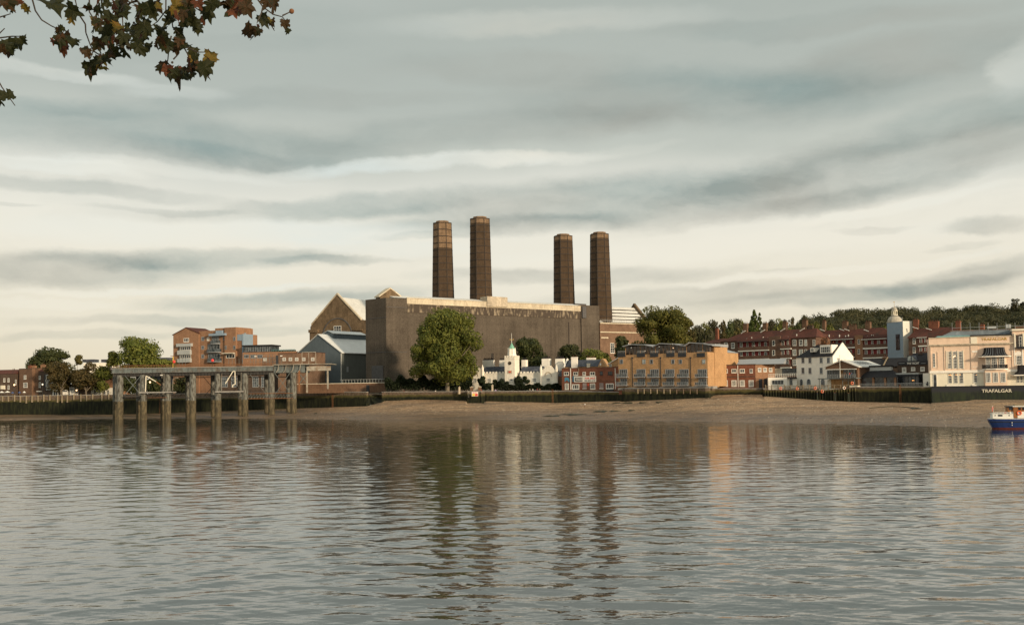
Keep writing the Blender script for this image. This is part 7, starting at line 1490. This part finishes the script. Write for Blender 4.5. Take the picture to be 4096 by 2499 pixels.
# parasols by the pub
for i, (x, y, mt, l_) in enumerate(((7, 1567, 'white_frame', 'white parasol at the very left edge of the promenade'), (30, 1566, 'white_frame', 'white parasol second from the left edge'), (50, 1569, 'cloth_blue', 'small blue parasol beside the two white ones'), (78, 1568, 'cloth_blue', 'blue parasol before the plain brown house'), (97, 1567, 'white_frame', 'white parasol before the plain brown house'))):
    c = P(x, y, 475); t = thing('parasol', Vector((c.x, c.y, G0)), l_, 'parasol', 'parasols outside the pub'); m = MB(); r_ = 1.35 if i < 2 else .8; m.frus((c.x, c.y), r_, .08, c.z-.35, c.z+.35, 8); part('canopy', m, mt, t); m = MB(); m.tube((c.x, c.y, G0-.2), (c.x, c.y, c.z), .04); part('pole', m, 'timber_pale', t)

# ================================================================== PEOPLE
def person_mesh(pose, seed):
    J = dict(pelvis=(0, 0, .95), waist=(0, 0, 1.10), chest=(0, .02, 1.32), neck=(0, .02, 1.50), head=(0, 0, 1.60), crown=(0, 0, 1.72), shl=(-.18, .02, 1.43), shr=(.18, .02, 1.43), hipl=(-.09, 0, .90), hipr=(.09, 0, .90))
    if pose == 'stand': J.update(ell=(-.24, .03, 1.14), hal=(-.22, -.06, .90), fil=(-.22, -.09, .80), elr=(.24, .03, 1.14), har=(.23, -.05, .90), fir=(.23, -.08, .80), knl=(-.10, -.01, .50), anl=(-.10, .02, .09), tol=(-.11, -.15, .04), knr=(.10, -.01, .50), anr=(.11, .02, .09), tor=(.12, -.15, .04))
    elif pose == 'walk': J.update(ell=(-.24, .10, 1.15), hal=(-.24, .16, .94), fil=(-.24, .17, .84), elr=(.24, -.08, 1.15), har=(.22, -.24, 1.0), fir=(.21, -.30, .93), knl=(-.10, -.20, .52), anl=(-.10, -.28, .10), tol=(-.10, -.44, .08), knr=(.10, .08, .50), anr=(.10, .30, .16), tor=(.10, .22, .04))
    else: J.update(pelvis=(0, .05, .92), waist=(0, -.02, 1.06), chest=(0, -.16, 1.24), neck=(0, -.28, 1.36), head=(0, -.36, 1.43), crown=(0, -.44, 1.52), shl=(-.18, -.24, 1.30), shr=(.18, -.24, 1.30), ell=(-.22, -.34, 1.05), hal=(-.16, -.46, .86), fil=(-.15, -.49, .78), elr=(.22, -.34, 1.05), har=(.16, -.46, .86), fir=(.15, -.49, .78), knl=(-.10, -.08, .50), anl=(-.10, .04, .09), tol=(-.11, -.13, .04), knr=(.11, -.06, .50), anr=(.12, .06, .09), tor=(.13, -.11, .04))
    R = dict(pelvis=.15, waist=.13, chest=.16, neck=.055, head=.095, crown=.075, shl=.075, shr=.075, hipl=.10, hipr=.10, ell=.048, elr=.048, hal=.036, har=.036, fil=.028, fir=.028, knl=.065, knr=.065, anl=.045, anr=.045, tol=.035, tor=.035)
    E = [('pelvis', 'waist'), ('waist', 'chest'), ('chest', 'neck'), ('neck', 'head'), ('head', 'crown'), ('chest', 'shl'), ('chest', 'shr'), ('shl', 'ell'), ('ell', 'hal'), ('hal', 'fil'), ('shr', 'elr'), ('elr', 'har'), ('har', 'fir'), ('pelvis', 'hipl'), ('pelvis', 'hipr'), ('hipl', 'knl'), ('knl', 'anl'), ('anl', 'tol'), ('hipr', 'knr'), ('knr', 'anr'), ('anr', 'tor')]
    ks = list(J); me = bpy.data.meshes.new('sk'); me.from_pydata([J[k_] for k_ in ks], [(ks.index(a_), ks.index(b_)) for a_, b_ in E], [])
    ob = bpy.data.objects.new('sk', me); COL.objects.link(ob); ob.modifiers.new('s', 'SKIN'); ob.modifiers.new('d', 'SUBSURF').levels = 1
    for i, k_ in enumerate(ks): me.skin_vertices[0].data[i].radius = (R[k_]*(1.25 if k_ in ('chest', 'pelvis', 'waist') else 1), R[k_]); me.skin_vertices[0].data[i].use_root = (k_ == 'pelvis')
    bpy.context.view_layer.update(); m2 = bpy.data.meshes.new_from_object(ob.evaluated_get(bpy.context.evaluated_depsgraph_get())); bpy.data.objects.remove(ob)
    for nm in ('skin', 'cloth_dark', 'cloth_red', 'hair'): m2.materials.append(MATS[nm])
    hz = J['head'][2]
    for p_ in m2.polygons:
        c_ = p_.center; s_ = 0
        if c_.z < .08: s_ = 3
        elif c_.z < .98 and abs(c_.x) < .19 and not (c_.y < -.42 and pose == 'bend'): s_ = 1
        elif c_.z < J['neck'][2]-.01 and c_.z > .97: s_ = 2
        elif c_.z > hz+.05 or (c_.z > hz-.06 and c_.y > J['head'][1]+.03): s_ = 3
        p_.material_index = s_; p_.use_smooth = True
    return m2
PM = {k_: person_mesh(k_, 1) for k_ in ('stand', 'walk', 'bend')}
def person(pos, pose, top, bottom, rot, label, group='people on the far bank', s=1.0):
    o = bpy.data.objects.new('person', PM[pose]); COL.objects.link(o); o.location = pos; o.rotation_euler = (0, 0, rot); o.scale = (s, s, s)
    for i, nm in ((1, bottom), (2, top)): o.material_slots[i].link = 'OBJECT'; o.material_slots[i].material = MATS[nm]
    return tag(o, label, 'person', group)
person(shore_at(2339, 1630), 'bend', 'cloth_white', 'cloth_brown', 2.6, 'person in white and brown bending alone on the foreshore', None)
pl_ = [(1562, 'cloth_white', 'person in white by the hedge at the left end of the coped wall'), (1575, 'cloth_tan', 'person in tan beside the one in white at the hedge'), (1616, 'cloth_red', 'lone person in red against the dark hedge'), (1742, 'cloth_white', 'person in white left of the plane tree trunk'), (1926, 'cloth_red', 'person in red by the right gate pier'), (1982, 'cloth_lilac', 'person in lilac before the round clipped bush'), (1990, 'cloth_dark', 'person in dark clothes before the round clipped bush'), (2119, 'cloth_tan', 'person in tan sitting by the almshouse hedge'), (2131, 'cloth_white', 'person in white by the almshouse hedge'), (2149, 'cloth_red', 'person in bright red by the almshouse hedge'), (2159, 'cloth_brown', 'person in brown next to the bright red one')]
for i, (x, tp, l_) in enumerate(pl_): p_ = XY(x, interp(WD, x)+1.8); person(Vector((p_.x, p_.y, G0-.25)), ('stand', 'walk')[i % 2], tp, ('cloth_dark', 'cloth_blue')[i % 2], i*1.3, l_, s=.98)
cl = [('cloth_white', 'white'), ('cloth_dark', 'black'), ('cloth_red', 'red'), ('cloth_blue', 'blue'), ('cloth_tan', 'tan'), ('cloth_brown', 'brown'), ('cloth_green', 'green'), ('cloth_lilac', 'lilac')]
ref = [(0, 'under the first white parasol'), (22, 'under the second white parasol'), (60, 'by the blue parasols'), (88, 'before the plain brown house'), (112, 'right of the last parasol'), (145, 'below the pub window column'), (175, 'in front of the pub awning'), (205, 'below the lettered pub fascia'), (238, 'by the white pub shopfront'), (268, 'beside the low white van'), (300, 'under the browning trees'), (330, 'before the brick building by the trees')]
for i in range(34):
    x = 2+i*10.1+rng.uniform(-3, 3); j = max([k_ for k_ in range(len(ref)) if ref[k_][0] <= x+4]); tp, cn_ = cl[(i*5) % 8 if i % 3 else (i*3) % 8]; p_ = XY(x, 471.5+rng.uniform(0, 3)); person(Vector((p_.x, p_.y, G0+.05)), ('stand', 'walk')[i % 2], tp, ('cloth_dark', 'cloth_blue', 'cloth_tan')[i % 3], rng.uniform(0, 6.28), 'person in %s %s, %s' % (cn_, ('standing', 'walking')[i % 2], ref[j][1]), 'crowd on the left promenade', rng.uniform(.95, 1.05))
for i, (x, tp, l_) in enumerate(((3381, 'cloth_brown', 'person in brown on the rowing club balcony'), (3392, 'cloth_dark', 'person in dark clothes mid balcony of the rowing club'), (3399, 'cloth_red', 'person in red on the rowing club balcony'), (3407, 'cloth_blue', 'person in blue at the right of the rowing club balcony'))):
    F = Face(3303, 326, 3430, 319); u, z = F.uz(x, 1511, .4); q_ = F.p(u, .4, gz(F, 3366, 1511)+.02); person(q_, 'stand', tp, 'cloth_dark', i*1.7, l_, 'people on the rowing club balcony')

# ================================================================== THINGS ON THE FORESHORE
def patch(px, py, wpx, hpx, label, seed, name='seaweed_patch', mat='seaweed', cat='seaweed'):
    r_ = random.Random(seed); c = shore_at(px, py); m = MB(); n = 26; ring = []
    wx = wpx/FPX*c.y/2; e1_ = shore_at(px, py+hpx/2.0); e2_ = shore_at(px, py-hpx/2.0); wy_ = abs(e1_.y-e2_.y)/2
    ph = r_.uniform(0, 6)
    for i in range(n):
        a0 = 2*math.pi*i/n; k_ = .7+.3*math.sin(3*a0+ph)+.18*math.sin(7*a0+ph*2)+r_.uniform(-.12, .12); x = math.cos(a0)*wx*k_; y = math.sin(a0)*wy_*k_; ring.append((x, y))
    sl = (e2_.z-e1_.z)/max(.1, (e2_.y-e1_.y)); cx0 = shore_at(px+wpx/4, py); 
    m.v = [(c.x, c.y, c.z+.22)]+[(c.x+x, c.y+y, c.z+sl*y+.05) for x, y in ring]+[(c.x+x*.7, c.y+y*.7, c.z+sl*y*.7+.18+r_.uniform(0, .12)) for x, y in ring]
    m.f = [(1+i, 1+(i+1) % n, 1+n+(i+1) % n, 1+n+i) for i in range(n)]+[(1+n+i, 1+n+(i+1) % n, 0) for i in range(n)]
    return solo(name, m, mat, label, cat, base=(c.x, c.y, c.z))
for i, (x, y, w_, h_, l_) in enumerate(((2215, 1664, 90, 5, 'dark seaweed patch nearest the water left of the lone beach walker'), (2310, 1658, 150, 6, 'long grey-green seaweed patch below the lone beach walker'), (2408, 1646, 70, 8, 'broad seaweed patch right of the lone beach walker'), (2460, 1645, 60, 3, 'thin seaweed streak right of the broad patch'), (2525, 1642, 34, 3, 'small seaweed streak below the yellow flats'), (2468, 1612, 46, 4, 'first dark timber baulk below the yellow flats wall'), (2515, 1612, 56, 5, 'second dark timber baulk below the yellow flats wall'), (2570, 1611, 44, 4, 'third dark timber baulk below the yellow flats wall'), (2637, 1610, 38, 5, 'last dark timber baulk, under the middle of the yellow flats'), (1262, 1654, 18, 3, 'small dark stain of weed right of the last jetty column'), (3660, 1634, 40, 8, 'dark weed clump at the end of the beach chain'))):
    patch(x, y, w_, h_, l_, i)
m = MB(); pts = [shore_at(x, y)+Vector((0, 0, .1)) for x, y in ((3478, 1633), (3520, 1629), (3560, 1627), (3600, 1627), (3640, 1630), (3680, 1634))]; m.path(pts, .12, .1, 6); solo('mooring_chain', m, 'seaweed', 'long dark mooring chain curving over the beach before the black-fronted pub', 'chain', base=tuple(pts[0]))
m = MB(); rs = random.Random(12)
for i in range(700):
    x = rs.choice([rs.uniform(1200, 4090), rs.uniform(2900, 4090)]); t_ = rs.uniform(.05, .97)**.8 if x < 2900 else rs.uniform(.2, .97); q_ = shore_pt(x, t_); s = rs.uniform(.04, .12)*(1.0 if rs.random() < .9 else 1.7)
    k_ = len(m.v); m.v += [(q_.x-s, q_.y, q_.z), (q_.x, q_.y-s, q_.z), (q_.x+s, q_.y, q_.z), (q_.x, q_.y+s, q_.z), (q_.x+s*.2, q_.y, q_.z+s*1.1)]; m.f += [(k_, k_+1, k_+4), (k_+1, k_+2, k_+4), (k_+2, k_+3, k_+4), (k_+3, k_, k_+4)]
solo('pale_stones', m, 'pebble_pale', 'pale stones scattered over the brown foreshore', 'stones', kind='stuff')
m = MB(); rs = random.Random(77)
for i in range(1500):
    x = rs.uniform(1000, 4100); t_ = rs.uniform(.02, .98)**.7; q_ = shore_pt(x, t_); s = rs.uniform(.06, .22); k_ = len(m.v); w_ = rs.uniform(.8, 2.2)
    m.v += [(q_.x-s*w_, q_.y, q_.z), (q_.x, q_.y-s, q_.z), (q_.x+s*w_, q_.y, q_.z), (q_.x, q_.y+s, q_.z), (q_.x+s*.2, q_.y, q_.z+s*.8)]; m.f += [(k_, k_+1, k_+4), (k_+1, k_+2, k_+4), (k_+2, k_+3, k_+4), (k_+3, k_, k_+4)]
solo('dark_stones', m, 'timber', 'dark cobbles and rubble scattered over the foreshore', 'stones', kind='stuff')
for i, (x, y0, y1) in enumerate(((3271, 1568, 1608), (3341, 1570, 1610), (3396, 1572, 1611), (1872+0, 1588, 1614))):
    if i == 3: continue
    c = P(x, y1, interp(WD, x)-1.1); t = thing('mooring_pile', Vector((c.x, c.y, c.z-.5)), ('dark fender pile against the piled wall below the bright orange ring', 'dark fender pile against the wall left of the pink life ring', 'dark fender pile against the wall under the rowing club corner')[i], 'pile', 'fender piles on the terrace wall')
    m = MB(); m.tube((c.x, c.y, c.z-.8), (c.x, c.y+.3, zt(x, y0, c.y)), .26, .2, 8); part('pile', m, 'tide_black', t); m = MB(); m.tube((c.x, c.y+.3, zt(x, y0, c.y)), (c.x, c.y+.3, zt(x, y0, c.y)+.12), .25, .25, 8); part('cap', m, 'rust', t)
for i, (x, l_) in enumerate(((640, 'iron ladder on the left river wall behind the jetty'), (1330, 'iron ladder on the river wall between jetty and grey shed'), (2210, 'iron ladder on the wall below the right almshouse gable'), (3600, 'iron ladder on the wall below the black-fronted pub'))):
    Y = interp(WD, x)-.35; a = P(x, interp(WT, x), Y); b = P(x, interp(WB, x), Y); t = thing('wall_ladder', b, l_, 'ladder', 'ladders on the river walls'); m = MB()
    for dx in (-.22, .22): m.tube((a.x+dx, Y, b.z), (a.x+dx, Y, a.z+.6), .05, n=4)
    z = b.z+.2
    while z < a.z+.3: m.tube((a.x-.22, Y, z), (a.x+.22, Y, z), .035, n=4); z += .35
    part('rails', m, 'rust', t)
for F_, par, pts in ((FB, ea, ((2987, 1357), (3006, 1352), (3052, 1351), (3071, 1353), (3152, 1349), (3186, 1340))), (FC, eb, ((3316, 1342), (3357, 1342), (3382, 1345), (3393, 1342), (3486, 1342), (3494, 1343), (3527, 1344), (3470, 1346)))):
    for x, y in pts: m = MB(); u, z = F_.uz(x, y, -.8); F_.box(m, u-.16, u+.16, z-.6, z+.45, -1.1, -.8); part('roof_vent', m, 'white_frame', par)
print('OBJECTS', len(S.objects))
